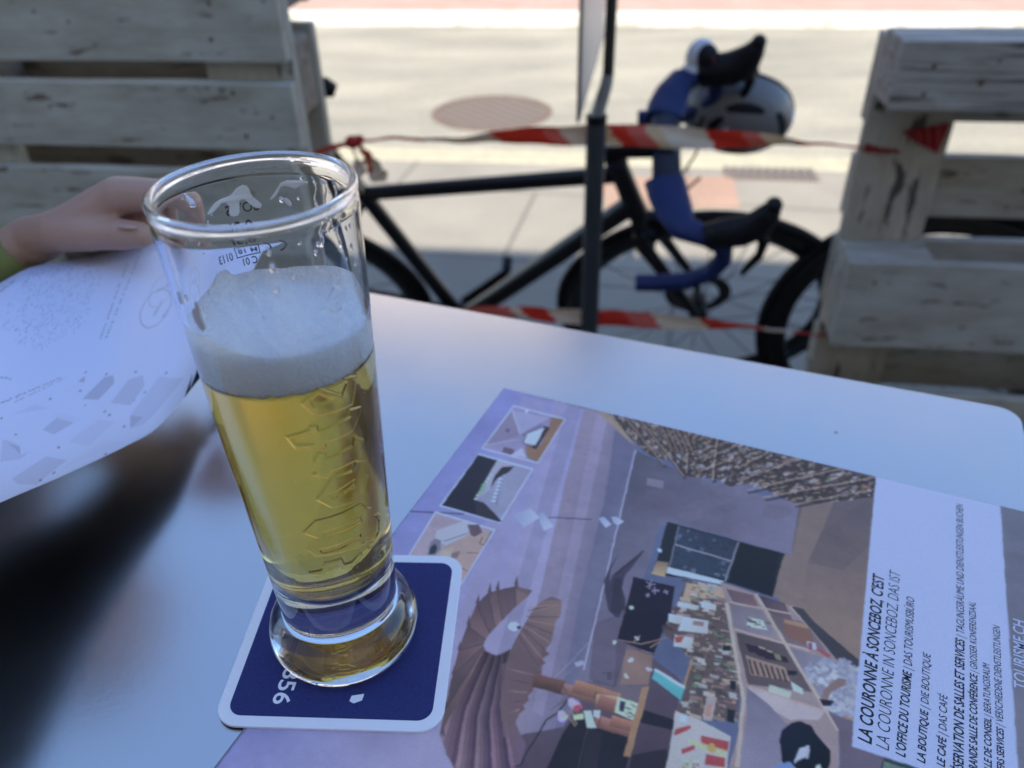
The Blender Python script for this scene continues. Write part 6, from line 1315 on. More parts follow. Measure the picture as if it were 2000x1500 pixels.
ribbon('strip', t1, [(-.262, 1.405, .847), (-.20, 1.408, .848), (-.09, 1.41, .843), (.03, 1.42, .8425), (.17, 1.42, .8415), (.31, 1.42, .833), (.45, 1.42, .8245), (.55, 1.415, .8185), (.632, 1.40, .8155)],
       [.006, .010, .019, .034, .040, .040, .031, .013, .007], [1.35, 1.1, .72, .32, .05, .05, .3, 1.0, 1.35],
       [(-.1, .115, RED), (.115, .20, WHT), (.245, .335, RED), (.335, .365, PNK), (.365, .43, WHT), (.43, .455, OCH), (.455, .485, RED), (.485, .52, PNK), (.52, .545, OCH), (.625, .69, RED), (.69, .725, PNK), (.725, .76, OCH), (.78, .95, RED)])
b = MB(); b.ball((-.268, 1.40, .846), (.014, .011, .012), 10, 7); b.ball((-.256, 1.402, .850), (.009, .008, .008), 8, 6); b.build('knot', M['red'], t1, smooth=True)
ribbon('loose_end', t1, [(-.258, 1.398, .846), (-.245, 1.388, .824), (-.231, 1.386, .800), (-.226, 1.388, .778)], [.016, .046, .050, .026], [.3, .5, .7, .5], [(-.05, .014, RED), (.026, .046, RED)], .0)
ribbon('loose_end', t1, [(-.268, 1.392, .846), (-.262, 1.386, .818), (-.259, 1.388, .79), (-.262, 1.39, .76)], [.012, .020, .022, .016], [.6, .5, .5, .7], [(0, .012, RED)], .0)
ribbon('wrap', t1, [(-.275, 1.39, .846), (-.300, 1.385, .843), (-.33, 1.372, .838)], [.008, .010, .008], [0, 0, 0], [(-1, 1, RED)])
ribbon('wrap', t1, [(.632, 1.396, .8155), (.655, 1.388, .812), (.69, 1.383, .811)], [.016, .010, .006], [0, .1, 0], [(-1, 1, (.30, .012, .01))])
ribbon('wrap', t1, [(.690, 1.3845, .845), (.722, 1.380, .839), (.757, 1.375, .836)], [.004, .030, .054], [0, 0, 0], [(-1, 1, (.34, .012, .01))])
t2 = empty('barrier_tape', (0, 0, 0), 0, label='lower red and white barrier tape just above the table edge', cat='barrier tape', group='barrier tapes')
ribbon('strip', t2, [(-.30, 1.40, .50), (-.07, 1.42, .491), (.05, 1.42, .481), (.16, 1.42, .469), (.28, 1.42, .4585), (.40, 1.42, .446), (.52, 1.41, .438), (.642, 1.39, .4305)],
       [.02, .030, .036, .038, .037, .032, .016, .010], [.9, .5, .25, .05, .05, .25, .8, 1.0],
       [(.15, .31, PNK), (.33, .385, RED), (.47, .545, RED), (.545, .60, PNK), (.70, .775, RED), (.775, .82, PNK), (.88, 1.1, RED)])

# ------------------------------------------------------------------ bicycles
def spline(P, n=6):
    P = [Vector(p) for p in P]; Q = [P[0]] + P + [P[-1]]; out = []
    for i in range(1, len(Q) - 2):
        for k in range(n):
            t = k / n; out.append(.5 * (2 * Q[i] + (Q[i + 1] - Q[i - 1]) * t + (2 * Q[i - 1] - 5 * Q[i] + 4 * Q[i + 1] - Q[i + 2]) * t * t + (3 * Q[i] - Q[i - 1] - 3 * Q[i + 1] + Q[i + 2]) * t ** 3))
    return out + [P[-1]]
def bike():
    e = empty('road_bicycle')
    V = Vector; BB = V((0, 0, .27)); FH = V((.585, 0, .34)); RH = V((-.405, 0, .34))
    SC = BB + .50 * V((-math.cos(R(73.5)), 0, math.sin(R(73.5)))); HT = V((.385, 0, .82)); HB = HT + .15 * V((math.cos(R(73)), 0, -math.sin(R(73))))
    b = MB()
    b.tube([HT + (HB - HT) * .2, SC + V((.01, 0, -.01))], [(.019, .015), (.017, .014)], 14, flat=(0, 0, 1)); b.tube([HB + (HT - HB) * .22, BB], [.0225, .0235], 16)
    b.tube([SC + (SC - BB) * .06, BB], [.0165, .018], 14); b.tube([HT + (HT - HB) * .03, HB], [.0195, .0225], 16)
    for s in (-1, 1):
        b.tube([SC + V((0, s * .012, -.03)), SC + V((-.03, s * .03, -.06)), RH + V((0, s * .066, 0))], [.008, .0085, .007], 10)
        b.tube([BB + V((-.03, s * .025, 0)), BB + V((-.09, s * .04, .01)), RH + V((0, s * .066, 0))], [.011, .011, .008], 10)
    b.tube([BB + V((0, -.04, 0)), BB + V((0, .04, 0))], .022, 16)
    autosmooth(b.build('frame', M['carbon'], e))
    b = MB()
    for s in (-1, 1): b.tube([HB + V((.004, s * .012, -.004)), HB + V((.012, s * .045, -.045)), FH + V((-.02, s * .053, .06)), FH + V((0, s * .053, 0))], [(.018, .012), (.017, .010), (.011, .008), (.009, .007)], 12, flat=(1, 0, 0))
    b.tube([HB + V((.006, -.045, -.03)), HB + V((.006, .045, -.03))], .015, 12); b.box(HB.x + .012, HB.x + .04, -.035, .035, HB.z - .09, HB.z - .03)
    autosmooth(b.build('fork', M['carbon'], e))
    CL = V((.475, 0, .860))
    b = MB(); b.tube([HT + V((-.006, 0, .015)), HT + V((-.018, 0, .055))], .020, 16); b.tube([HT + V((-.016, 0, .04)), CL], [.019, .018], 14); b.tube([CL + V((0, -.026, 0)), CL + V((0, .026, 0))], .020, 14); autosmooth(b.build('stem', M['black'], e))
    b = MB(); b.tube([HT + V((.000, 0, .002)), HT + V((-.006, 0, .022))], .0215, 16); b.build('spacer', M['navy'], e, smooth=True)
    bar = empty('handlebar'); bar.parent = e
    bc = MB(); bc.tube([CL + V((0, -.09, 0)), CL + V((0, .09, 0))], [(.026, .014), (.026, .014)], 14, flat=(1, 0, 0)); bc.build('bar_centre', M['navy'], bar, smooth=True)
    for s in (-1, 1):
        P = [CL + V(q) for q in ((-.004, s * .080, 0), (.003, s * .115, -.001), (.013, s * .150, -.003), (.030, s * .188, -.004), (.070, s * .203, -.008), (.100, s * .208, -.03), (.102, s * .210, -.062), (.084, s * .212, -.098), (.045, s * .214, -.122), (-.005, s * .215, -.128), (-.05, s * .215, -.128))]
        b = MB(); b.tube(P, [(.037, .0150), (.0365, .0150), (.034, .0155), (.026, .0165), (.0185, .0180), (.0168, .0168), (.0165, .0165), (.0165, .0165), (.0165, .0165), (.016, .016), (.016, .016)], 14, flat=(1, 0, 0)); autosmooth(b.build('bar_tape', M['blue'], bar))
        hs = 1.22 if s > 0 else 1.0                     # the far hood is swollen by its mechanism
        b = MB(); H = [CL + V(q) for q in ((.066, s * .203, -.006), (.096, s * .203, .002), (.124, s * .202, .006), (.148, s * .201, .020), (.162, s * .200, .048), (.168, s * .199, .066))]
        b.tube(H, [(.022 * hs, .022 * hs), (.027 * hs, .025 * hs), (.029 * hs, .025 * hs), (.029 * hs, .023 * hs), (.022, .018), (.0145, .0125)], 14, flat=(0, 0, 1)); b.ball(CL + V((.168, s * .199, .068)), .0148, 10, 7)
        hd = b.build('brake_hood', M['black'], bar, smooth=True)
        b = MB(); b.tube([CL + V(q) for q in ((.150, s * .201, .014), (.166, s * .203, -.018), (.164, s * .207, -.052), (.148, s * .210, -.083), (.141, s * .212, -.100))], [(.013 * hs, .016 * hs), (.010 * hs, .014 * hs), (.007, .011), (.006, .009), (.005, .007)], 10, flat=(1, 0, 0)); b.build('brake_lever', M['black'], hd, smooth=True)
        b = MB(); b.tube(spline([CL + V((.03, s * .10, -.01)), CL + V((.055, s * .07, -.012)), CL + V((.06, s * .035, -.05)), HB + V((.05, s * .016, .03)), HB + V((.03, s * .008, -.05))]), .0024, 6); b.build('cable', M['black'], bar, smooth=True)
    for hub in (FH, RH):
        wh = empty('wheel', hub); wh.parent = e
        b = MB(); b.tube([(.327 * math.cos(2 * math.pi * k / 72), 0, .327 * math.sin(2 * math.pi * k / 72)) for k in range(72)], .0135, 10, closed=True); b.build('tyre', M['rubber'], wh, smooth=True)
        b = MB(); n = 72; pr_ = [(.318, -.011), (.318, .011), (.300, .012), (.276, .006), (.272, 0), (.276, -.006), (.300, -.012)]
        vs = [(r * math.cos(2 * math.pi * k / n), y, r * math.sin(2 * math.pi * k / n)) for (r, y) in pr_ for k in range(n)]
        fs = [(i * n + k, i * n + (k + 1) % n, ((i + 1) % 7) * n + (k + 1) % n, ((i + 1) % 7) * n + k) for i in range(7) for k in range(n)]
        b.add(vs, fs); b.build('rim', M['carbon'], wh, smooth=True)
        b = MB()
        for k in range(20):
            a = 2 * math.pi * k / 20; sgn = 1 if k % 2 else -1; a2 = a + (.9 if (k // 2) % 2 else -.9)
            b.tube([(.022 * math.cos(a2), sgn * .03, .022 * math.sin(a2)), (.274 * math.cos(a), 0, .274 * math.sin(a))], .0012, 5)
        b.build('spokes', M['spoke'], wh)
        b = MB(); b.tube([(0, -.052, 0), (0, -.034, 0), (0, -.03, 0), (0, .03, 0), (0, .034, 0), (0, .052, 0)], [.008, .008, .021, .021, .008, .008], 14); b.build('hub', M['black'], wh, smooth=True)
        b = MB(); b.lathe([(.05, -.001), (.079, -.001), (.079, .001), (.05, .001)], 30, closed=True); b.build('brake_disc', M['spoke'], wh, rot=(R(90), 0, 0), loc=(0, .04, 0))
    b = MB(); ST = SC + (SC - BB).normalized() * .25; b.tube([SC, ST], .0135, 12); autosmooth(b.build('seat_post', M['carbon'], e))
    b = MB(); S0 = ST + V((-.05, 0, .03)); b.tube([S0 + V(q) for q in ((-.13, 0, .012), (-.10, 0, .008), (-.02, 0, 0), (.06, 0, 0), (.13, 0, -.004), (.145, 0, -.012))], [(.040, .010), (.068, .016), (.050, .018), (.024, .018), (.020, .015), (.012, .010)], 16, flat=(0, 1, 0)); b.build('saddle', M['black'], e, smooth=True)
    ck = empty('crankset', BB); ck.parent = e
    b = MB(); n = 60; vs = []
    for k in range(n):
        a = 2 * math.pi * k / n; r = .098 + (.003 if k % 2 else -.003); vs += [(r * math.cos(a), -.045, r * math.sin(a)), (r * math.cos(a), -.042, r * math.sin(a)), (.07 * math.cos(a), -.045, .07 * math.sin(a)), (.07 * math.cos(a), -.042, .07 * math.sin(a))]
    fs = []
    for k in range(n):
        a, c = k * 4, ((k + 1) % n) * 4; fs += [(a, c, c + 1, a + 1), (a + 2, a + 3, c + 3, c + 2), (a, a + 2, c + 2, c), (a + 1, c + 1, c + 3, a + 3)]
    b.add(vs, fs); b.build('chainring', M['black'], ck)
    for (dx, dz, y) in ((-.12, -.118, -.055), (.12, .118, .055)):
        b = MB(); b.tube([(0, y, 0), (dx, y * 1.12, dz)], [(.016, .009), (.012, .007)], 12, flat=(dz, 0, -dx)); c_ = b.build('crank', M['black'], ck, smooth=True)
        b = MB(); b.box(dx - .012, dx + .012, y * 1.2 - .03 if y < 0 else y * 1.2 - .0, y * 1.2 if y < 0 else y * 1.2 + .04, dz - .008, dz + .008); b.build('pedal', M['black'], c_, bevel=.004)
    for (dx, dz, y) in ((-.1, .11, -.045), (.1, .11, -.045), (0, -.12, -.045), (.08, -.08, -.045), (-.09, -.06, -.045)):
        pass
    b = MB(); C0 = [(.098, .0), (.0, .098), (-.405 + 0, .07 + .035), (-.44, .07), (-.405, .07 - .035), (0, -.098)]
    b.tube([(x, -.043, z) for x, z in C0], .003, 6, closed=True); b.build('chain', M['spoke'], ck)
    return e
def copy_tree(o, parent=None):
    c = o.copy(); COL.objects.link(c)
    if parent: c.parent = parent
    for ch in list(o.children): copy_tree(ch, c)
    return c
bk = bike()
B2 = copy_tree(bk)
bk.matrix_world = Matrix(((.99074, .10505, -.08603, -.09913), (-.13228, .88961, -.43713, 1.91447), (.03061, .44447, .89527, .012), (0, 0, 0, 1)))
tag(bk, 'black road bicycle with bright blue bar tape leaning by the dark post', 'bicycle', 'parked bicycles')
q = Matrix.Rotation(-.229, 4, 'Z') @ Matrix.Rotation(.173, 4, 'X'); h = q @ Vector((-.405, 0, .34))
q.translation = Vector((.899 - h.x, 1.521 - h.y, .335 - h.z + .004)); B2.matrix_world = q
tag(B2, 'second black bicycle mostly hidden behind the flaking white pallet', 'bicycle', 'parked bicycles')

# helmet hung on the far brake hood
hm = empty('cycling_helmet', (.495, 1.74, .786)); tag(hm, 'grey and white cycling helmet with dark vents hanging from the handlebar', 'helmet')
hz = Vector((-.05, -.86, -.42)).normalized(); hx_ = Vector((1, 0, -.28)); hx_ = (hx_ - hz * hx_.dot(hz)).normalized(); hy_ = hz.cross(hx_)
hr = Matrix((hx_, hy_, hz)).transposed()
def hp(u, v, k=1.0):       # point on the shell: u around, v from the crown down to the rim
    r = .93 * Vector((.132 * math.sin(v) * math.cos(u), .100 * math.sin(v) * math.sin(u), .095 * math.cos(v))) * k
    return hr @ r
b = MB(); vs = []; fs = []; nu, nv = 40, 16
for kk in (1.0, .86):
    for j in range(nv + 1):
        for i in range(nu):
            u = 2 * math.pi * i / nu; vmax = R(98) + .16 * math.cos(2 * u) ; vs.append(hp(u, max(.001, vmax * j / nv), kk))
for j in range(nv):
    for i in range(nu):
        a = j * nu + i; c = j * nu + (i + 1) % nu; fs.append((a, c, c + nu, a + nu)); q0 = (nv + 1) * nu; fs.append((q0 + a, q0 + a + nu, q0 + c + nu, q0 + c))
for i in range(nu): a = nv * nu + i; c = nv * nu + (i + 1) % nu; q0 = (nv + 1) * nu; fs.append((a, c, q0 + c, q0 + a))
b.add(vs, fs); b.build('shell', M['grey_shell'], hm, smooth=True)
def patch(u0, u1, v0, v1, name, mt, k=1.012, nseg=10, taper=.35):
    b = MB(); vs = []; fs = []
    for i in range(nseg + 1):
        t = i / nseg; u = u0 + (u1 - u0) * t; wd_ = (1 - taper) + taper * math.sin(math.pi * t); vm = (v0 + v1) / 2; hw = (v1 - v0) / 2 * wd_
        for q_ in (-1, -.4, .4, 1): vs.append(hp(u, vm + hw * q_, k))
        for q_ in (-1, -.4, .4, 1): vs.append(hp(u, vm + hw * q_, k - .03))
    for i in range(nseg):
        a = i * 8
        for q_ in range(3): fs += [(a + q_, a + q_ + 1, a + q_ + 9, a + q_ + 8), (a + 4 + q_, a + 12 + q_, a + 13 + q_, a + 5 + q_)]
        fs += [(a, a + 8, a + 12, a + 4), (a + 3, a + 7, a + 15, a + 11)]
    fs += [(0, 4, 5, 1), (1, 5, 6, 2), (2, 6, 7, 3)]; e_ = nseg * 8; fs += [(e_, e_ + 1, e_ + 5, e_ + 4), (e_ + 1, e_ + 2, e_ + 6, e_ + 5), (e_ + 2, e_ + 3, e_ + 7, e_ + 6)]
    b.add(vs, fs); return b.build(name, mt, hm, smooth=True)
for (u0, u1, v0, v1) in ((4.15, 5.35, .40, .53), (-.25, .95, .74, .98), (1.3, 2.3, .62, .84), (2.5, 3.3, .5, .68)): patch(u0, u1, v0, v1, 'vent', M['black'], 1.012, 14, .5)
patch(2.95, 5.95, .76, .86, 'groove', M['rubber'], 1.010, 24, .4)
for (u0, u1, v0, v1) in ((2.6, 3.5, .34, .39), (5.7, 6.2, .50, .58)): patch(u0, u1, v0, v1, 'painted_glint', M['white_gloss'], 1.016, 12, .6)  # white strips are highlights painted onto the shell
patch(4.75, 6.75, 1.02, 1.58, 'lit_side_panel', M['white_gloss'], 1.014, 20, .45)  # white shell side, with the sky-lit rim put into its colour
patch(0, 2 * math.pi, R(86), R(93), 'rim_band', M['black'], 1.012, 48, 0)
b = MB()
for s in (-1, 1): b.tube([hr @ Vector((.05, s * .085, .0)), hr @ Vector((.03, s * .05, -.06)), Vector((.03, .02, .095))], .004, 6, flat=(0, 0, 1))
b.build('strap', M['black'], hm)
# small curled cap on the far end of the bar
cp_ = empty('curled_cap', (.386, 1.66, .914)); tag(cp_, 'small rounded white cap with dark and red lining on top of the far handlebar', 'cap')
b = MB(); b.ball((0, 0, 0), (.030, .030, .034), 20, 14, M=Matrix.Rotation(R(14), 3, 'Y')); b.ball((-.012, -.004, -.024), (.026, .026, .016), 16, 10); b.build('white_shell', M['white_gloss'], cp_, smooth=True)
b = MB(); b.ball((.008, -.018, .002), (.0235, .022, .026), 14, 10); b.build('lining', M['black'], cp_, smooth=True)
b = MB(); b.ball((.017, -.036, .002), (.004, .004, .009), 10, 8, M=Matrix.Rotation(R(-25), 3, 'Y')); b.build('red_tab', mat('dark_red_lining', (.16, .01, .012), .6), cp_, smooth=True)

# ------------------------------------------------------------------ table
te = empty('cafe_table', (.3045, .384, 0), math.atan2(.378, -.926), label='pale satin cafe table in the foreground under the beer glass', cat='table')
# local x runs left along the far edge, local y towards the viewer
def rrect(x0, x1, y0, y1, r, n=8):
    out = []
    for (cx, cy_, a0) in ((x1 - r, y1 - r, 0), (x0 + r, y1 - r, 90), (x0 + r, y0 + r, 180), (x1 - r, y0 + r, 270)):
        for k in range(n + 1): a = R(a0 + 90 * k / n); out.append((cx + r * math.cos(a), cy_ + r * math.sin(a)))
    return out
b = MB(); b.prism(rrect(0, .66, 0, .72, .013), T - .018, T); o = b.build('table_top', M['table'], te, bevel=.0022, seg=3)
b = MB(); b.prism(rrect(.012, .648, .012, .708, .01), T - .034, T - .0185); b.build('under_frame', M['leg_metal'], te)
b = MB(); b.tube([(.33, .36, DECK + .02), (.33, .36, T - .034)], .035, 20); autosmooth(b.build('column', M['leg_metal'], te))
for (x, y) in ((-.27, -.27), (.27, -.27), (-.27, .27), (.27, .27)):
    b = MB(); b.tube([(.33, .36, DECK + .035), (.33 + x, .36 + y, DECK + .014)], [(.028, .018), (.02, .012)], 10, flat=(0, 0, 1)); b.build('foot', M['leg_metal'], te)

# ------------------------------------------------------------------ printed placemat
def draw(sh, data, k=1.0):
    lin = lambda c: tuple(c) if hasattr(c, '__len__') else (c * .92, c * .92, c * 1.2)
    for d in data:
        if d[0] == 'p': sh.poly(d[1], lin(d[2]), d[3], d[4] if len(d) > 4 else None)
        elif d[0] == 'l': sh.line(d[1], d[2], d[3], lin(d[4]), d[5])
        elif d[0] == 'd': sh.disc(d[1], d[2], lin(d[3]))
        elif d[0] == 's':
            poly = d[1]; xs = [p[0] for p in poly]; ys = [p[1] for p in poly]; c = 0; tries = 0
            while c < d[2] and tries < 20000:
                tries += 1; x = rnd.uniform(min(xs), max(xs)); y = rnd.uniform(min(ys), max(ys)); ins = False
                for i in range(len(poly)):
                    (ax, ay), (bx, by) = poly[i], poly[(i + 1) % len(poly)]
                    if (ay > y) != (by > y) and x < (bx - ax) * (y - ay) / (by - ay) + ax: ins = not ins
                if not ins: continue
                c += 1; a = R(d[3] + rnd.uniform(-8, 8)); l = rnd.uniform(d[4], d[5]) / 2; w_ = rnd.uniform(d[6], d[7]) / 2
                ux, uy = math.cos(a), math.sin(a); col = np.array(lin(rnd.choice(d[8]))) * rnd.uniform(.75, 1.15)
                sh.poly([(x - ux * l - uy * -w_, y - uy * l - ux * w_), (x + ux * l - uy * -w_, y + uy * l - ux * w_), (x + ux * l + uy * -w_, y + uy * l + ux * w_), (x - ux * l + uy * -w_, y - uy * l + ux * w_)], tuple(col), d[9])
PMW, PMH = 350, 290
sh = Sheet(PMW, PMH, 5.0, (.22, .21, .27)); draw(sh, PRINT); sh.soften(2); sh.warp(.07, 3.6); sh.soften(8); sh.mottle(.10); sh.grain(.03)
pm = empty('placemat', (-.0053, .4192, T), -.4267, label='printed paper placemat with a shop interior photo and white text panel', cat='placemat')
def sheet_mesh(name, w_, h_, z0, z1, m_top, m_side, parent):
    me = bpy.data.meshes.new(name); v = [(x, -y, z) for z in (z0, z1) for (x, y) in ((0, 0), (w_, 0), (w_, h_), (0, h_))]
    me.from_pydata(v, [], [(4, 7, 6, 5), (0, 1, 2, 3), (0, 4, 5, 1), (1, 5, 6, 2), (2, 6, 7, 3), (3, 7, 4, 0)])
    me.materials.append(m_top); me.materials.append(m_side)
    uvl = me.uv_layers.new(name='UVMap')
    for p in me.polygons:
        p.material_index = 0 if p.index == 0 else 1
        for li in p.loop_indices:
            x, y, _ = me.vertices[me.loops[li].vertex_index].co; uvl.data[li].uv = (x / w_, 1 + y / h_)
    o = bpy.data.objects.new(name, me); COL.objects.link(o); o.parent = parent; return o
M['paper'] = mat('white_paper', (.70, .70, .82), .7)
pmat = print_mat('placemat_print', sh.image('placemat_print'), .42, .35)
o = sheet_mesh('sheet', PMW / 1000, PMH / 1000, .0004, .0007, pmat, M['paper'], pm)
bk_ = MB(); wh_ = MB()
for (txt, a, c, bold, shear, colr, cap) in PRINT_TEXT:
    v, f = text_verts(txt, shear, bold); xs = [p[0] for p in v]
    if txt.endswith(' '): wd_ = max(xs) + .24
    else: wd_ = max(xs)
    x0 = min(xs)
    a = Vector((a[0], -a[1])) / 1000; c = Vector((c[0], -c[1])) / 1000; d = c - a; s = d.length / (wd_ - x0); d.normalize(); n_ = Vector((-d.y, d.x))
    sy = s * (1.28 if wd_ > 9 else 1.12)
    tgt = wh_ if colr == 'white' else bk_
    tgt.add([(a + d * ((p[0] - x0) * s) + n_ * (p[1] * sy)).to_3d() + Vector((0, 0, .00078)) for p in v], f)
bk_.build('lettering', M['ink'], pm, recalc=False); wh_.build('lettering', M['paper'], pm, recalc=False)
# tiny captions in the upper corner, too small to read: thin pale strokes are part of the print

# ------------------------------------------------------------------ coaster
cx0, cy0, ca = -.0748, .2318, -.0595
ce = empty('beer_coaster', (cx0, cy0, T + .0007), ca, label='square dark blue card coaster with a white border under the glass', cat='coaster')
m = mat('coaster_card', (.92, .91, .95), .85); t = NT(m); t.bump(t.noise(t.coord(), 500, 3, .6), .15, .0005); M['card'] = m
m = mat('coaster_blue', (.016, .022, .135), .75); t = NT(m); n1 = t.noise(t.coord(), 900, 3, .7); t.l(t.mix(t.ramp(n1, [(.35, 0.), (.75, 1.)]), (.014, .019, .125), (.026, .034, .17)), t.p.inputs['Base Color']); t.bump(n1, .1, .0004); M['cblue'] = m
b = MB(); b.prism(rrect(-.0465, .0465, -.0465, .0465, .010), 0, .0014); b.build('card', M['card'], ce, bevel=.0003)
b = MB(); b.prism(rrect(-.0418, .0418, -.0418, .0418, .0060), .0014, .00145); b.build('blue_print', M['cblue'], ce)
v, f = text_verts('1856', 0, .012); b = MB(); wx = max(p[0] for p in v); s = .0236 / wx
for_pts = [Vector((.0 + p[1] * s * .86, -p[0] * s, .00150)) for p in v]
o = b.add([p + Vector((-.0228, -.0138, 0)) for p in for_pts], f).build('lettering', M['card'], ce, recalc=False); o.rotation_euler = (0, 0, R(-3))
b = MB(); b.prism([(.0075, -.0315), (.0125, -.0305), (.0122, -.0335), (.0090, -.0350), (.0070, -.0340)], .00146, .0015); b.build('white_motif', M['card'], ce)

# ------------------------------------------------------------------ beer glass
GX, GY, GZ = -.07627, .23296, T + .0022
ge = empty('beer_glass', (GX, GY, GZ), 0, label='tall tapered glass of pale lager with a thick clear foot on the coaster', cat='beer glass')
zs = [.0, .030, .060, .120, .160, .206]; rs_ = [.0243, .0247, .0260, .0285, .0298, .0312]
rad = lambda z: float(np.interp(z, zs, rs_))
LETTERS = [([(-88.8, 88.5), (-77.8, 94.1), (-42.1, 93.9), (-37.6, 90.1), (-31.4, 87.2), (-36.7, 84.5), (-38.8, 80.1), (-35.1, 77.4), (-44.9, 77.8), (-47.1, 72.7), (-57.2, 74.3), (-82.8, 75.8), (-88.6, 79.5), (-78.5, 84.9)], [[(-74.5, 87.4), (-43.9, 87.8), (-42.9, 84.9), (-72.6, 84.9)], [(-79.5, 79.0), (-45.3, 79.6), (-46.4, 77.2), (-77.6, 76.7)]]),
 ([(-44.5, 73.5), (-39.3, 68.9), (-27.6, 68.3), (-17.2, 72.1), (-19.4, 78.1), (-25.6, 82.4), (-28.9, 82.2), (-24.6, 77.9), (-26.3, 72.8), (-34.1, 71.0), (-40.0, 72.6)], []),
 ([(-92, 67.3), (-81.3, 68.0), (-77.6, 71.8), (-64.6, 71.6), (-63, 68), (-56.5, 67.6), (-48.6, 70), (-46.7, 68.3), (-55.6, 65.0), (-64.7, 66.0), (-66.3, 69.3), (-76.3, 69.3), (-80.7, 65.4), (-92.5, 65.5)], []),
 ([(-74.1, 103.9), (-60.2, 111.9), (-44.7, 110.4), (-41.1, 113.6), (-31.0, 110.3), (-35.9, 105.2), (-30.6, 102.8), (-39.3, 95.8), (-64.2, 97.9)], [[(-64.7, 104.4), (-44.6, 106.2), (-43.8, 103.4), (-62.9, 102)]]),
 ([(-73.6, 115.6), (-63.6, 111.9), (-59.4, 114.6), (-39.6, 114.0), (-30.9, 119.9), (-39.5, 124.2), (-41.9, 120.9), (-62.0, 120.9), (-61.0, 122.7), (-65.7, 124.4), (-70.4, 121.1), (-69.8, 116.1)], []),
 ([(-84.1, 133.4), (-69.2, 134.6), (-67.8, 135.9), (-63.6, 135.5), (-63.6, 133.3), (-39.6, 133.0), (-40.1, 136.0), (-29.6, 134.0), (-31.2, 131.9), (-39.4, 126.9), (-60.2, 127.3), (-60.9, 124.9), (-66.6, 126.6), (-80.1, 128.1)], [[(-80.6, 132.3), (-67.7, 133.0), (-68.2, 128.6), (-78.7, 129.5)]]),
 ([(-70.5, 145.6), (-59.1, 149.8), (-44.3, 143.1), (-39.6, 146.4), (-41.3, 149.3), (-29.7, 146.7), (-36.9, 137.3), (-63.9, 139.1)], [[(-63.6, 143.0), (-50.2, 142.9), (-59.0, 147.6), (-65.0, 145.6)]]),
 ([(-80.8, 171.0), (-67.1, 171.2), (-63.9, 176.1), (-55.6, 176.8), (-46.2, 175.4), (-42.7, 173.0), (-35.4, 170.0), (-37.0, 164.8), (-75.8, 165.9)], [[(-76.5, 169.4), (-59.5, 170.2), (-41.3, 167.3), (-74.5, 167.0)]]),
 ([(-62.7, 177.0), (-44.5, 178.4), (-38.4, 181.8), (-29.9, 178.4), (-34.9, 173.4), (-41.6, 173.6), (-46.0, 176.4), (-61.2, 175.8)], [])]
def relief(TH, ZZ):
    """Height (0..1) of the raised lettering at angle TH (deg) and height ZZ (mm)."""
    H = np.zeros(TH.shape, np.float32); kx = .0275 * math.pi / 180 * 1000          # mm per degree
    X = TH * kx; Y = ZZ
    def inside_dist(poly):
        P = np.array([(a * kx, c) for a, c in poly], np.float32); ins = np.zeros(X.shape, bool); D = np.full(X.shape, 1e9, np.float32)
        for i in range(len(P)):
            ax, ay = P[i]; bx, by = P[(i + 1) % len(P)]
            if ay != by: ins ^= ((ay > Y) != (by > Y)) & (X < (bx - ax) * (Y - ay) / (by - ay) + ax)
            dx, dy = bx - ax, by - ay; u = np.clip(((X - ax) * dx + (Y - ay) * dy) / (dx * dx + dy * dy), 0, 1)
            D = np.minimum(D, np.hypot(X - ax - u * dx, Y - ay - u * dy))
        return np.where(ins, D, -D)
    for poly, holes in LETTERS:
        d = inside_dist(poly)
        for h_ in holes: d = np.minimum(d, -inside_dist(h_))
        a = np.clip((d + .34) / .68, 0, 1); H = np.maximum(H, a * a * (3 - 2 * a))
    return H * np.where(ZZ > 160, .75, 1.0)
th = np.concatenate([np.linspace(-104, -8, 300), np.linspace(-8, 256, 122)[1:-1]]); NT_ = len(th); thr = np.radians(th)
foot = [(.0010, .0005), (.0180, .0005), (.0235, .0002), (.0268, .0), (.0288, .0008), (.0304, .0024), (.0314, .0045), (.0319, .0070), (.0320, .0092), (.0316, .0120), (.0307, .0146), (.0294, .0170), (.0279, .0190), (.0265, .0207), (.0254, .0221), (.0247, .0231), (.0244, .0238), (.02435, .0246), (.0244, .0262), (.0245, .0285)]
outer = [(rad(z), z) for z in np.concatenate([np.arange(.030, .0630, .003), np.arange(.063, .184, .00030), np.arange(.184, .204, .002)])]
rb = .0299; bead = [(rb + .00148 * math.cos(a), .2052 + .00148 * math.sin(a)) for a in np.radians(np.arange(-48, 231, 18))]
WT = .0016
inner = [(rad(z) - WT, z) for z in np.arange(.2025, .058, -.004)] + [(rad(.055) - WT - .0001, .0550), (rad(.052) - WT - .0007, .0515), (rad(.048) - WT - .0024, .0475), (.0180, .0437), (.0140, .0411), (.0090, .0393), (.004, .0386), (.0006, .0385)]
prof = foot + outer + bead + inner
Rr = np.array([p[0] for p in prof], np.float32)[:, None] * np.ones((1, NT_), np.float32); Zr = np.array([p[1] for p in prof], np.float32)[:, None] * np.ones((1, NT_), np.float32)
n0 = len(foot); n1 = n0 + len(outer)
Rr[n0:n1] += .00048 * relief(np.ones((n1 - n0, 1), np.float32) * th[None, :].astype(np.float32), Zr[n0:n1] * 1000)
vv = np.stack([Rr * np.cos(thr)[None], Rr * np.sin(thr)[None], Zr], -1).reshape(-1, 3)
N = len(prof); i, k = np.meshgrid(np.arange(N - 1), np.arange(NT_), indexing='ij'); k2 = (k + 1) % NT_
ff = np.stack([i * NT_ + k, i * NT_ + k2, (i + 1) * NT_ + k2, (i + 1) * NT_ + k], -1).reshape(-1, 4)
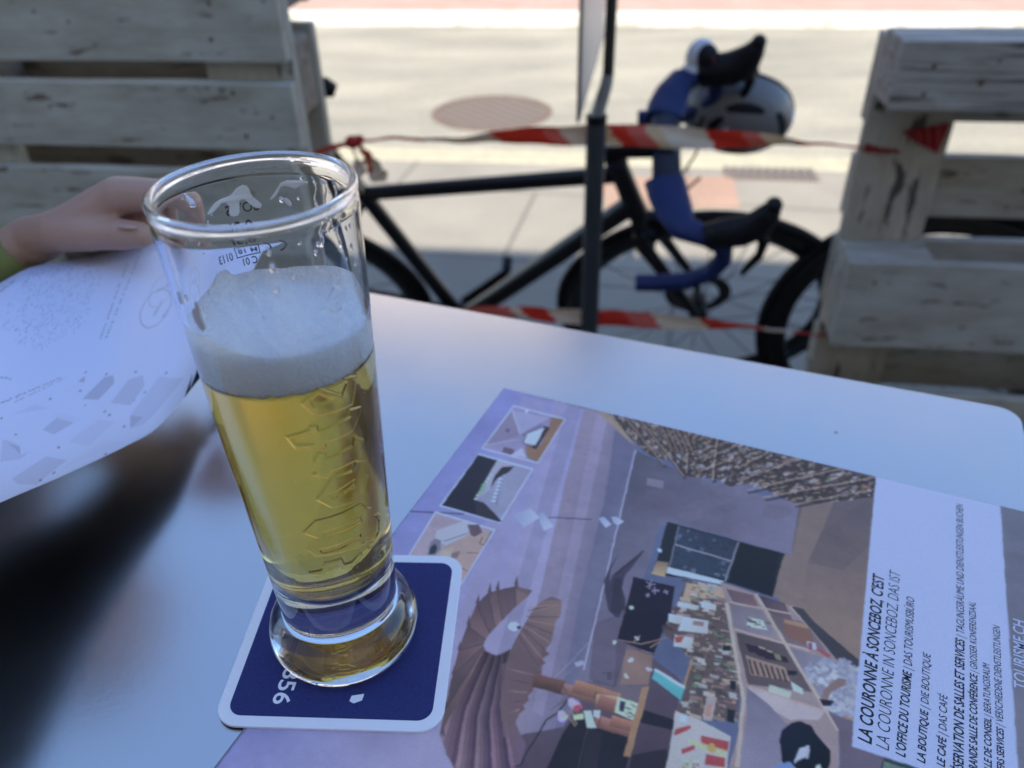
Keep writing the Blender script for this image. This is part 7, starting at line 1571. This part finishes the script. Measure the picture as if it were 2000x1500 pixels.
me = bpy.data.meshes.new('glass_body'); me.from_pydata(vv.tolist(), [], ff.tolist() + [list(range(NT_ - 1, -1, -1)), list(range((N - 1) * NT_, N * NT_))]); me.materials.append(M['glass'])
me.polygons.foreach_set('use_smooth', [True] * len(me.polygons))
o = bpy.data.objects.new('glass_body', me); COL.objects.link(o); o.parent = ge
# liquid
OV = .00025
lq = [(.0005, .0383), (.004, .0384), (.0091, .0391), (.0142, .0409), (.0182, .0435), (rad(.048) - WT - .0022, .0473), (rad(.052) - WT - .0005, .0513), (rad(.055) - WT + .0001, .0549)] + [(rad(z) - WT + OV, z) for z in np.arange(.059, .1485, .004)] + [(rad(.1485) - WT + OV, .1485), (.014, .1486), (.0005, .1486)]
b = MB(); b.lathe(lq, 96); b.f += [tuple(range(95, -1, -1)), tuple(range((len(lq) - 1) * 96, len(lq) * 96))]; b.m += [0, 0]
b.build('beer', M['beer'], ge, smooth=True)
# foam head with an uneven film climbing the glass
nF = 180; tf = np.radians(np.linspace(-180, 180, nF, endpoint=False))
pt = [(-180, 164.5), (-160, 167.5), (-137, 168.6), (-122, 169.1), (-108, 166.4), (-86, 163.2), (-70, 162.4), (-47, 161.6), (-16, 161.5), (10, 164.5), (36, 168.5), (55, 167.6), (74, 166.2), (97, 165.2), (119, 166.2), (134, 166.6), (140, 170.2), (147, 169.8), (156, 166.5), (164, 165.6), (180, 164.5)]
ztop = np.interp(np.degrees(tf), [p[0] for p in pt], [p[1] for p in pt]) / 1000
nr = np.random.RandomState(4)
jit = np.convolve(np.r_[nr.normal(0, 1, nF)], np.ones(3) / 3, 'same'); ztop = ztop + .00022 * np.convolve(jit, np.ones(5) / 5, 'same')
zbot = .1474 + .0004 * np.convolve(nr.normal(0, 1, nF), np.ones(2) / 2, 'same') - .0012 * np.cos(tf - R(-150)) * 0
rows = []; 
for u in np.linspace(0, 1, 26):
    zc = zbot + (ztop - zbot) * u; rows.append((np.array([rad(z) - WT + OV * .9 - .0012 * max(0, 1 - u / .12) ** 2 for z in zc]), zc))
zl = np.minimum(ztop - .0002, .1625 + .0006 * np.sin(3 * tf) + .0004 * np.sin(7 * tf + 1))
rows.append((np.array([rad(z) - WT - .0004 for z in ztop]), ztop + .0001))
for u in (.35, .7, 1.0):
    zc = ztop + (zl - ztop) * u; rows.append((np.array([rad(z) - WT - .0006 - .0016 * u ** 2 for z in zc]), zc))
r0 = rows[-1][0]
for u in np.linspace(.06, .97, 22):
    rr_ = r0 * (1 - u); x = rr_ * np.cos(tf); y = rr_ * np.sin(tf)
    hgt = .0006 * np.sin(x * 420 + 1) * np.cos(y * 380) + .00035 * np.sin(x * 1100 + y * 700) + .00012 * nr.normal(0, 1, nF)
    rows.append((rr_, .1622 + hgt * (1 - u) ** .5 - .0006 * math.sin(u * 3.1)))
vs = []; fs = []
for (r_, z_) in rows:
    for a in range(nF): vs.append((float(r_[a] * math.cos(tf[a])), float(r_[a] * math.sin(tf[a])), float(z_[a])))
for i_ in range(len(rows) - 1):
    for a in range(nF): c = (a + 1) % nF; fs.append((i_ * nF + a, i_ * nF + c, (i_ + 1) * nF + c, (i_ + 1) * nF + a))
fs += [tuple(range(nF - 1, -1, -1)), tuple(range((len(rows) - 1) * nF, len(rows) * nF))]
b = MB(); b.add(vs, fs); b.build('foam_head', M['foam'], ge, smooth=True)
# dried foam lace and drops on the inside of the glass
LACE = [[(143.2, 189.7), (134.9, 192.9), (130.2, 193.6), (122.8, 193.6), (118.6, 196), (113.7, 197), (110.7, 195.9), (110.6, 193.4), (108.3, 190.5), (102.6, 189.3), (105.5, 187), (113.2, 189.7), (113.8, 191.8), (117, 192.7), (119.9, 191.4), (118.2, 189.4), (120.3, 187.6), (120.9, 186.3), (128, 187.2), (124.8, 190.3), (126.5, 192.4), (131.1, 192.8), (132.7, 190.9), (140.6, 189.8)],
 [(99.7, 190.3), (92.8, 193.8), (90.9, 196.2), (85.9, 197.1), (80.8, 196.7), (74, 197.2), (68.4, 196.7), (71.1, 195.6), (76.6, 196.1), (79.8, 193.3), (84.4, 195.4), (90.9, 194.9), (92.2, 192.5), (98.8, 190)],
 [(67.9, 196.5), (62, 197.3), (63.4, 195.5)], [(61.5, 198.2), (56.2, 198.9), (55.4, 196.4), (60.9, 197)], [(90.8, 190.7), (88.5, 191.2), (85.8, 190), (84.4, 187.6), (87.1, 187.7)], [(61.3, 194), (59.2, 194.2), (60.4, 193.2)],
 [(-128, 175), (-126, 179), (-123, 178), (-122, 182), (-119, 181), (-121, 176), (-119, 172), (-123, 170), (-126, 172)], [(-140, 178), (-137, 183), (-135, 182), (-137, 177)]]
for pl in LACE:
    b = MB()
    dn = []                                        # refine edges so that the patch follows the wall
    for a, c in zip(pl, pl[1:] + pl[:1]):
        nseg = max(1, int(max(abs(a[0] - c[0]) / 3, abs(a[1] - c[1]) / 1.2)))
        dn += [(a[0] + (c[0] - a[0]) * s_ / nseg, a[1] + (c[1] - a[1]) * s_ / nseg) for s_ in range(nseg)]
    dn = [(sum(dn[(i_ + d_) % len(dn)][0] * w_ for d_, w_ in ((-1, .25), (0, .5), (1, .25))), sum(dn[(i_ + d_) % len(dn)][1] * w_ for d_, w_ in ((-1, .25), (0, .5), (1, .25)))) for i_ in range(len(dn))]
    n_ = len(dn); P3 = lambda a, z, k_: ((rad(z / 1000) - WT - k_) * math.cos(R(a)), (rad(z / 1000) - WT - k_) * math.sin(R(a)), z / 1000)
    tr = [tuple(t_) for t_ in tessellate_polygon([[Vector((a, z * 2, 0)) for a, z in dn]])]
    b.add([P3(a, z, -.00012) for a, z in dn] + [P3(a, z, .00045) for a, z in dn], tr + [tuple(x + n_ for x in reversed(t_)) for t_ in tr] + [(x, (x + 1) % n_, (x + 1) % n_ + n_, x + n_) for x in range(n_)])
    b.build('foam_lace', M['lace'], ge)
M['water'] = mat('liquid_drop', (1, 1, 1), 0, 0, Transmission_Weight=1, IOR=1.33)
for k_ in range(46):
    b = MB(); a = rnd.choice([rnd.uniform(20, 75), rnd.uniform(30, 160), rnd.uniform(-160, -20)]); z = rnd.uniform(.171, .199); r_ = rnd.choice([.0003, .0004, .0006, .0009])
    Mx = Matrix.Rotation(R(a), 3, 'Z'); b.ball(Mx @ Vector((rad(z) - WT - .0001, 0, z)), (r_ * .7, r_, r_ * rnd.uniform(1, 2.0)), 10, 8, M=Mx); b.build('drop', M['water'], ge, smooth=True)
for (a, z0, z1, r_) in ((66, .199, .174, .0009), (58, .198, .180, .0006), (48, .199, .176, .0009), (152, .199, .1945, .0013)):
    pts = [((rad(z) - WT) * math.cos(R(a + 1.5 * math.sin(z * 700))), (rad(z) - WT) * math.sin(R(a + 1.5 * math.sin(z * 700))), z) for z in np.linspace(z0, z1, 14)]
    b = MB(); b.tube(pts, [r_ * (.5 + .5 * i_ / 13) for i_ in range(14)], 8); b.build('drip', M['water'], ge, smooth=True)
b = MB()
for k_ in range(70):
    a = rnd.uniform(-130, -10); rr_ = rnd.uniform(.3, .98); z = rnd.choice([rnd.uniform(.048, .058), rnd.uniform(.05, .146)])
    r_ = rnd.uniform(.00012, .00028); q_ = (rad(max(z, .055)) - WT - .0006) * rr_; q_ = min(q_, .017) if z < .052 else q_
    b.ball((q_ * math.cos(R(a)), q_ * math.sin(R(a)), z), r_, 8, 6)
M['bubble'] = mat('gas_bubble', (.9, .85, .6), .1); b.build('bubbles', M['bubble'], ge, smooth=True)
# printed marks on the outside of the back wall
def wrap(txt, a0, z, hgt, wdeg=None, bold=.0):
    v, f = text_verts(txt, 0, bold); x0 = min(p[0] for p in v); x1 = max(p[0] for p in v); s = hgt / .72
    sx = s if wdeg is None else R(wdeg) * .0303 / (x1 - x0)
    return [((rad(z + p[1] * s) + .00006) * math.cos(R(a0) + (p[0] - x0) * sx / .0303), (rad(z + p[1] * s) + .00006) * math.sin(R(a0) + (p[0] - x0) * sx / .0303), z + p[1] * s) for p in v], f
b = MB()
for a_ in (("SOVIS", 107, .1868, .0036, 21, .02), ("0,3l", 112.8, .1795, .0047, 15, .02), ("M 18", 113.6, .1729, .0039, 13, .02), ("0113", 131, .1716, .0030, 10.5, .02), ("C 01", 115, .1683, .0028, 10, .02)): b.add(*wrap(*a_))
def strip(a0, a1, z0, z1, n_=10):
    vs = [((rad(z) + .00006) * math.cos(R(a)), (rad(z) + .00006) * math.sin(R(a)), z) for a in np.linspace(a0, a1, n_ + 1) for z in (z0, z1)]
    b.add(vs, [(2 * q_, 2 * q_ + 2, 2 * q_ + 3, 2 * q_ + 1) for q_ in range(n_)])
for (a0, a1, z0, z1) in ((112, 128.6, .1776, .1780), (112, 128.6, .1716, .1720), (112, 112.7, .1720, .1776), (127.9, 128.6, .1720, .1776)): strip(a0, a1, z0, z1)
def arc(ac, zc, ra, rz, q0, q1, wd_):
    vs = []; n_ = 16
    for q_ in np.radians(np.linspace(q0, q1, n_ + 1)):
        for k_ in (1, 1 - wd_): a = ac + ra * k_ * math.cos(q_); z = zc + rz * k_ * math.sin(q_); vs.append(((rad(z) + .00006) * math.cos(R(a)), (rad(z) + .00006) * math.sin(R(a)), z))
    b.add(vs, [(2 * q_, 2 * q_ + 2, 2 * q_ + 3, 2 * q_ + 1) for q_ in range(n_)])
arc(98.6, .1748, 5.2, .0035, 90, 270, .2); arc(109.2, .1748, 5.2, .0035, 90, 270, .2); strip(104.2, 108.2, .1745, .1751)
b.build('printed_marks', M['ink'], ge, recalc=False)

# ------------------------------------------------------------------ leaflet
lw, lh = 400, 260
ls = Sheet(lw, lh, 3.0, (.66, .68, .88)); draw(ls, LEAF_PRINT); ls.soften(2); ls.grain(.01, 5)
lm_ = print_mat('leaflet_print', ls.image('leaflet_print'), .6, .3)
m = mat('leaflet_back', (.012, .012, .016), .7, 0, Specular_IOR_Level=.1); t = NT(m); n1 = t.noise(t.coord((1, 1, 1)), 9, 2, .5); t.l(t.mix(t.ramp(n1, [(.52, 0.), (.70, 1.)]), (.005, .006, .010), (.07, .006, .010)), t.p.inputs['Base Color'])
NS, NJ = len(LEAF_GRID), len(LEAF_GRID[0])  # unseen left end of the sheet is extended to darken the table's reflection
top = [(x, y, T + z) for row in LEAF_GRID for (x, y, z) in row]; c0_ = Vector((-.25, .42, T))
me = bpy.data.meshes.new('leaflet'); vs = [tuple(Vector(p) - c0_) for p in top] + [tuple(Vector(p) - c0_ - Vector((0, 0, .0004))) for p in top]; nn_ = len(top)
fs = []; mi = []
for i_ in range(NS - 1):
    for j_ in range(NJ - 1):
        a = i_ * NJ + j_; fs.append((a, a + 1, a + NJ + 1, a + NJ)); mi.append(0); fs.append((nn_ + a, nn_ + a + NJ, nn_ + a + NJ + 1, nn_ + a + 1)); mi.append(1)
rim_ = [i_ * NJ for i_ in range(NS)] + [(NS - 1) * NJ + j_ for j_ in range(1, NJ)] + [i_ * NJ + NJ - 1 for i_ in range(NS - 2, -1, -1)] + [j_ for j_ in range(NJ - 2, 0, -1)]
for a, c in zip(rim_, rim_[1:] + rim_[:1]): fs.append((a, c, c + nn_, a + nn_)); mi.append(2)
me.from_pydata(vs, [], fs); me.materials.append(lm_); me.materials.append(m); me.materials.append(M['paper']); me.polygons.foreach_set('material_index', mi)
uvl = me.uv_layers.new(name='UVMap')
for p in me.polygons:
    for li in p.loop_indices:
        vi = me.loops[li].vertex_index % nn_; uvl.data[li].uv = ((vi // NJ) / (NS - 1), 1 - (vi % NJ) / (NJ - 1))
me.polygons.foreach_set('use_smooth', [x < 2 for x in mi])
o = bpy.data.objects.new('leaflet', me); COL.objects.link(o); o.location = c0_
tag(o, 'large white printed leaflet with a dark back held in one hand over the table', 'leaflet')

# ------------------------------------------------------------------ the person holding it
pe = empty('person', (-.86, .36, DECK), 0, label='seated person, yellow green light on the forearm added as cloth, only the hand holding a leaflet in view', cat='person')
po = Vector((-.86, .36, DECK))
b = MB(); Cp = lambda a, c, ra, rb_: b.capsule(Vector(a) - po, Vector(c) - po, ra, rb_)
W_ = (-.3004, .473, 1.0898); EL = (-.490, .440, .970); SH = (-.60, .44, 1.215)
Cp(SH, EL, .045, .034); Cp(EL, (-.40, .456, 1.028), .034, .026); Cp((-.40, .456, 1.028), W_, .026, .0150)
# hand: metacarpals, four fingers of different lengths, thumb out from the side of the palm
J = dict(i=[(-.2321, .4630, 1.1218), (-.2073, .4620, 1.1216), (-.1963, .4640, 1.1147), (-.1970, .4670, 1.1035)],
         m=[(-.2432, .4780, 1.1148), (-.2239, .4800, 1.1099), (-.2248, .4770, 1.1007), (-.2320, .4730, 1.0978)],
         r=[(-.2541, .4920, 1.1074), (-.2369, .4940, 1.1003), (-.2394, .4900, 1.0926), (-.2463, .4860, 1.0931)],
         p=[(-.2652, .5040, 1.1000), (-.2516, .5060, 1.0927), (-.2531, .5020, 1.0863), (-.2587, .4990, 1.0862)])
rf = dict(i=(.0112, .0094, .0085, .0072), m=(.0114, .0095, .0086, .0074), r=(.0108, .0090, .0080, .0070), p=(.0098, .0080, .0072, .0062))
for k_, q_ in J.items():
    Cp((W_[0] + .006, W_[1] + (q_[0][1] - W_[1]) * .45, W_[2] - .001), q_[0], .0128, rf[k_][0] * .98)
    for n_ in range(3): Cp(q_[n_], q_[n_ + 1], rf[k_][n_], rf[k_][n_ + 1])
TH = [(-.2745, .4610, 1.1000), (-.2500, .4530, 1.1020), (-.2322, .4490, 1.1024), (-.2200, .4500, 1.1015)]
Cp(TH[0], TH[1], .0128, .0112); Cp(TH[1], TH[2], .0105, .0094); Cp(TH[2], TH[3], .0098, .0080); Cp(TH[0], J['i'][0], .0120, .0100); Cp(W_, TH[0], .0145, .0128)
# torso, head, other arm, legs
D_ = Vector((.22, .22, 0)); Cd = lambda a, c, ra, rb_: Cp(Vector(a) + D_, Vector(c) + D_, ra, rb_)
Cd((-.86, .36, .80), (-.83, .37, 1.0), .125, .115); Cd((-.83, .37, 1.0), (-.79, .39, 1.2), .115, .125); Cd((-.81, .24, 1.22), (-.79, .50, 1.23), .08, .08); Cd((-.78, .39, 1.25), (-.755, .40, 1.37), .055, .05)
b.ball(Vector((-.735, .405, 1.46)) + D_ - po, (.095, .075, .115), 24, 16); Cd((-.645, .407, 1.455), (-.63, .407, 1.44), .012, .015); Cd((-.70, .407, 1.375), (-.68, .407, 1.38), .035, .03)
for s_ in (-1, 1): b.ball(Vector((-.735, .405 + s_ * .077, 1.455)) + D_ - po, (.018, .008, .03), 10, 8)
Cd((-.80, .53, 1.23), (-.83, .58, .98), .047, .038); Cd((-.83, .58, .98), (-.72, .52, .87), .038, .024); Cd((-.72, .52, .87), (-.66, .50, .865), .026, .02)
for s_ in (-1, 1):
    hp_ = (-.86, .36 + s_ * .09, .79); kn = (-.45, .36 + s_ * .12, .80); an = (-.42, .36 + s_ * .12, .36)
    Cd(hp_, kn, .082, .056); Cd(kn, an, .054, .036); Cd(an, (-.27, .36 + s_ * .13, .305), .038, .028)
body = b.build('body', M['skin'], pe)
md = body.modifiers.new('union', 'REMESH'); md.mode = 'VOXEL'; md.voxel_size = .0018; md.use_smooth_shade = True
md = body.modifiers.new('soft', 'SMOOTH'); md.factor = .5; md.iterations = 3
b = MB(); n3 = Vector((-.2230, .4490, 1.1020)) - po
Mx = Matrix.Rotation(R(-22), 3, 'X') @ Matrix.Rotation(R(6), 3, 'Y'); b.ball(n3 + Vector((-.001, -.0045, .0068)), (.0058, .0040, .0014), 14, 8, M=Mx); b.build('thumbnail', M['nail'], pe, smooth=True)
b = MB(); b.tube([Vector(SH) - po + Vector((-.03, .09, .035)), Vector(SH) - po + Vector((-.008, .0, .012)), (Vector(SH) + Vector(EL)) / 2 - po, Vector(EL) + Vector((-.016, .002, .014)) - po, Vector(EL) + Vector((.010, .002, .004)) - po, Vector((-.40, .456, 1.028)) - po, Vector((-.308, .4715, 1.0850)) - po], [.098, .090, .062, .048, .0435, .0300, .0170], 24); b.build('tint_sleeve', M['tint_cloth'], pe, smooth=True)  # added cloth over the arm, carrying the forearm's tint of light
b = MB(); b.tube([Vector(p) + D_ - po for p in ((-.87, .36, .74), (-.86, .36, .80), (-.83, .37, 1.0), (-.80, .385, 1.17), (-.785, .39, 1.27), (-.775, .392, 1.32))], [(.10, .13), (.14, .165), (.135, .16), (.145, .185), (.11, .15), (.062, .07)], 28, flat=(1, 0, 0)); b.tube([Vector((-.78, .49, 1.24)) + D_ - po, Vector((-.80, .53, 1.235)) + D_ - po, Vector((-.82, .56, 1.10)) + D_ - po], [.098, .092, .060], 20); b.build('jersey_body', M['shorts'], pe, smooth=True)
b = MB()
for s_ in (-1, 1): b.tube([Vector((-.90, .36 + s_ * .085, .79)) + D_ - po, Vector((-.70, .36 + s_ * .10, .80)) + D_ - po, Vector((-.52, .36 + s_ * .115, .80)) + D_ - po], [.105, .094, .074], 22)
b.build('shorts', M['shorts'], pe, smooth=True)
b = MB(); b.ball(Vector((-.752, .405, 1.485)) + D_ - po, (.098, .082, .105), 22, 14); b.build('hair', M['hair'], pe, smooth=True)
for s_ in (-1, 1):
    b = MB(); b.ball(Vector((-.651, .405 + s_ * .03, 1.465)) + D_ - po, .011, 12, 8); b.build('eye', M['eye'], pe, smooth=True)
b = MB(); b.tube([Vector((-.651, .385, 1.402)) + D_ - po, Vector((-.646, .405, 1.40)) + D_ - po, Vector((-.651, .425, 1.402)) + D_ - po], .004, 8); b.build('mouth', M['nail'], pe, smooth=True)
st = empty('stool', (-.66, .58, DECK), 0, label='dark wooden stool under the seated person', cat='stool')
b = MB(); b.lathe([(0, .44), (.19, .44), (.19, .40), (0, .40)], 32); b.build('seat', M['deck'], st)
for q_ in range(4):
    a = R(45 + 90 * q_); b = MB(); b.tube([(.13 * math.cos(a), .13 * math.sin(a), .40), (.18 * math.cos(a), .18 * math.sin(a), 0)], .016, 10); b.build('leg', M['steel'], st)
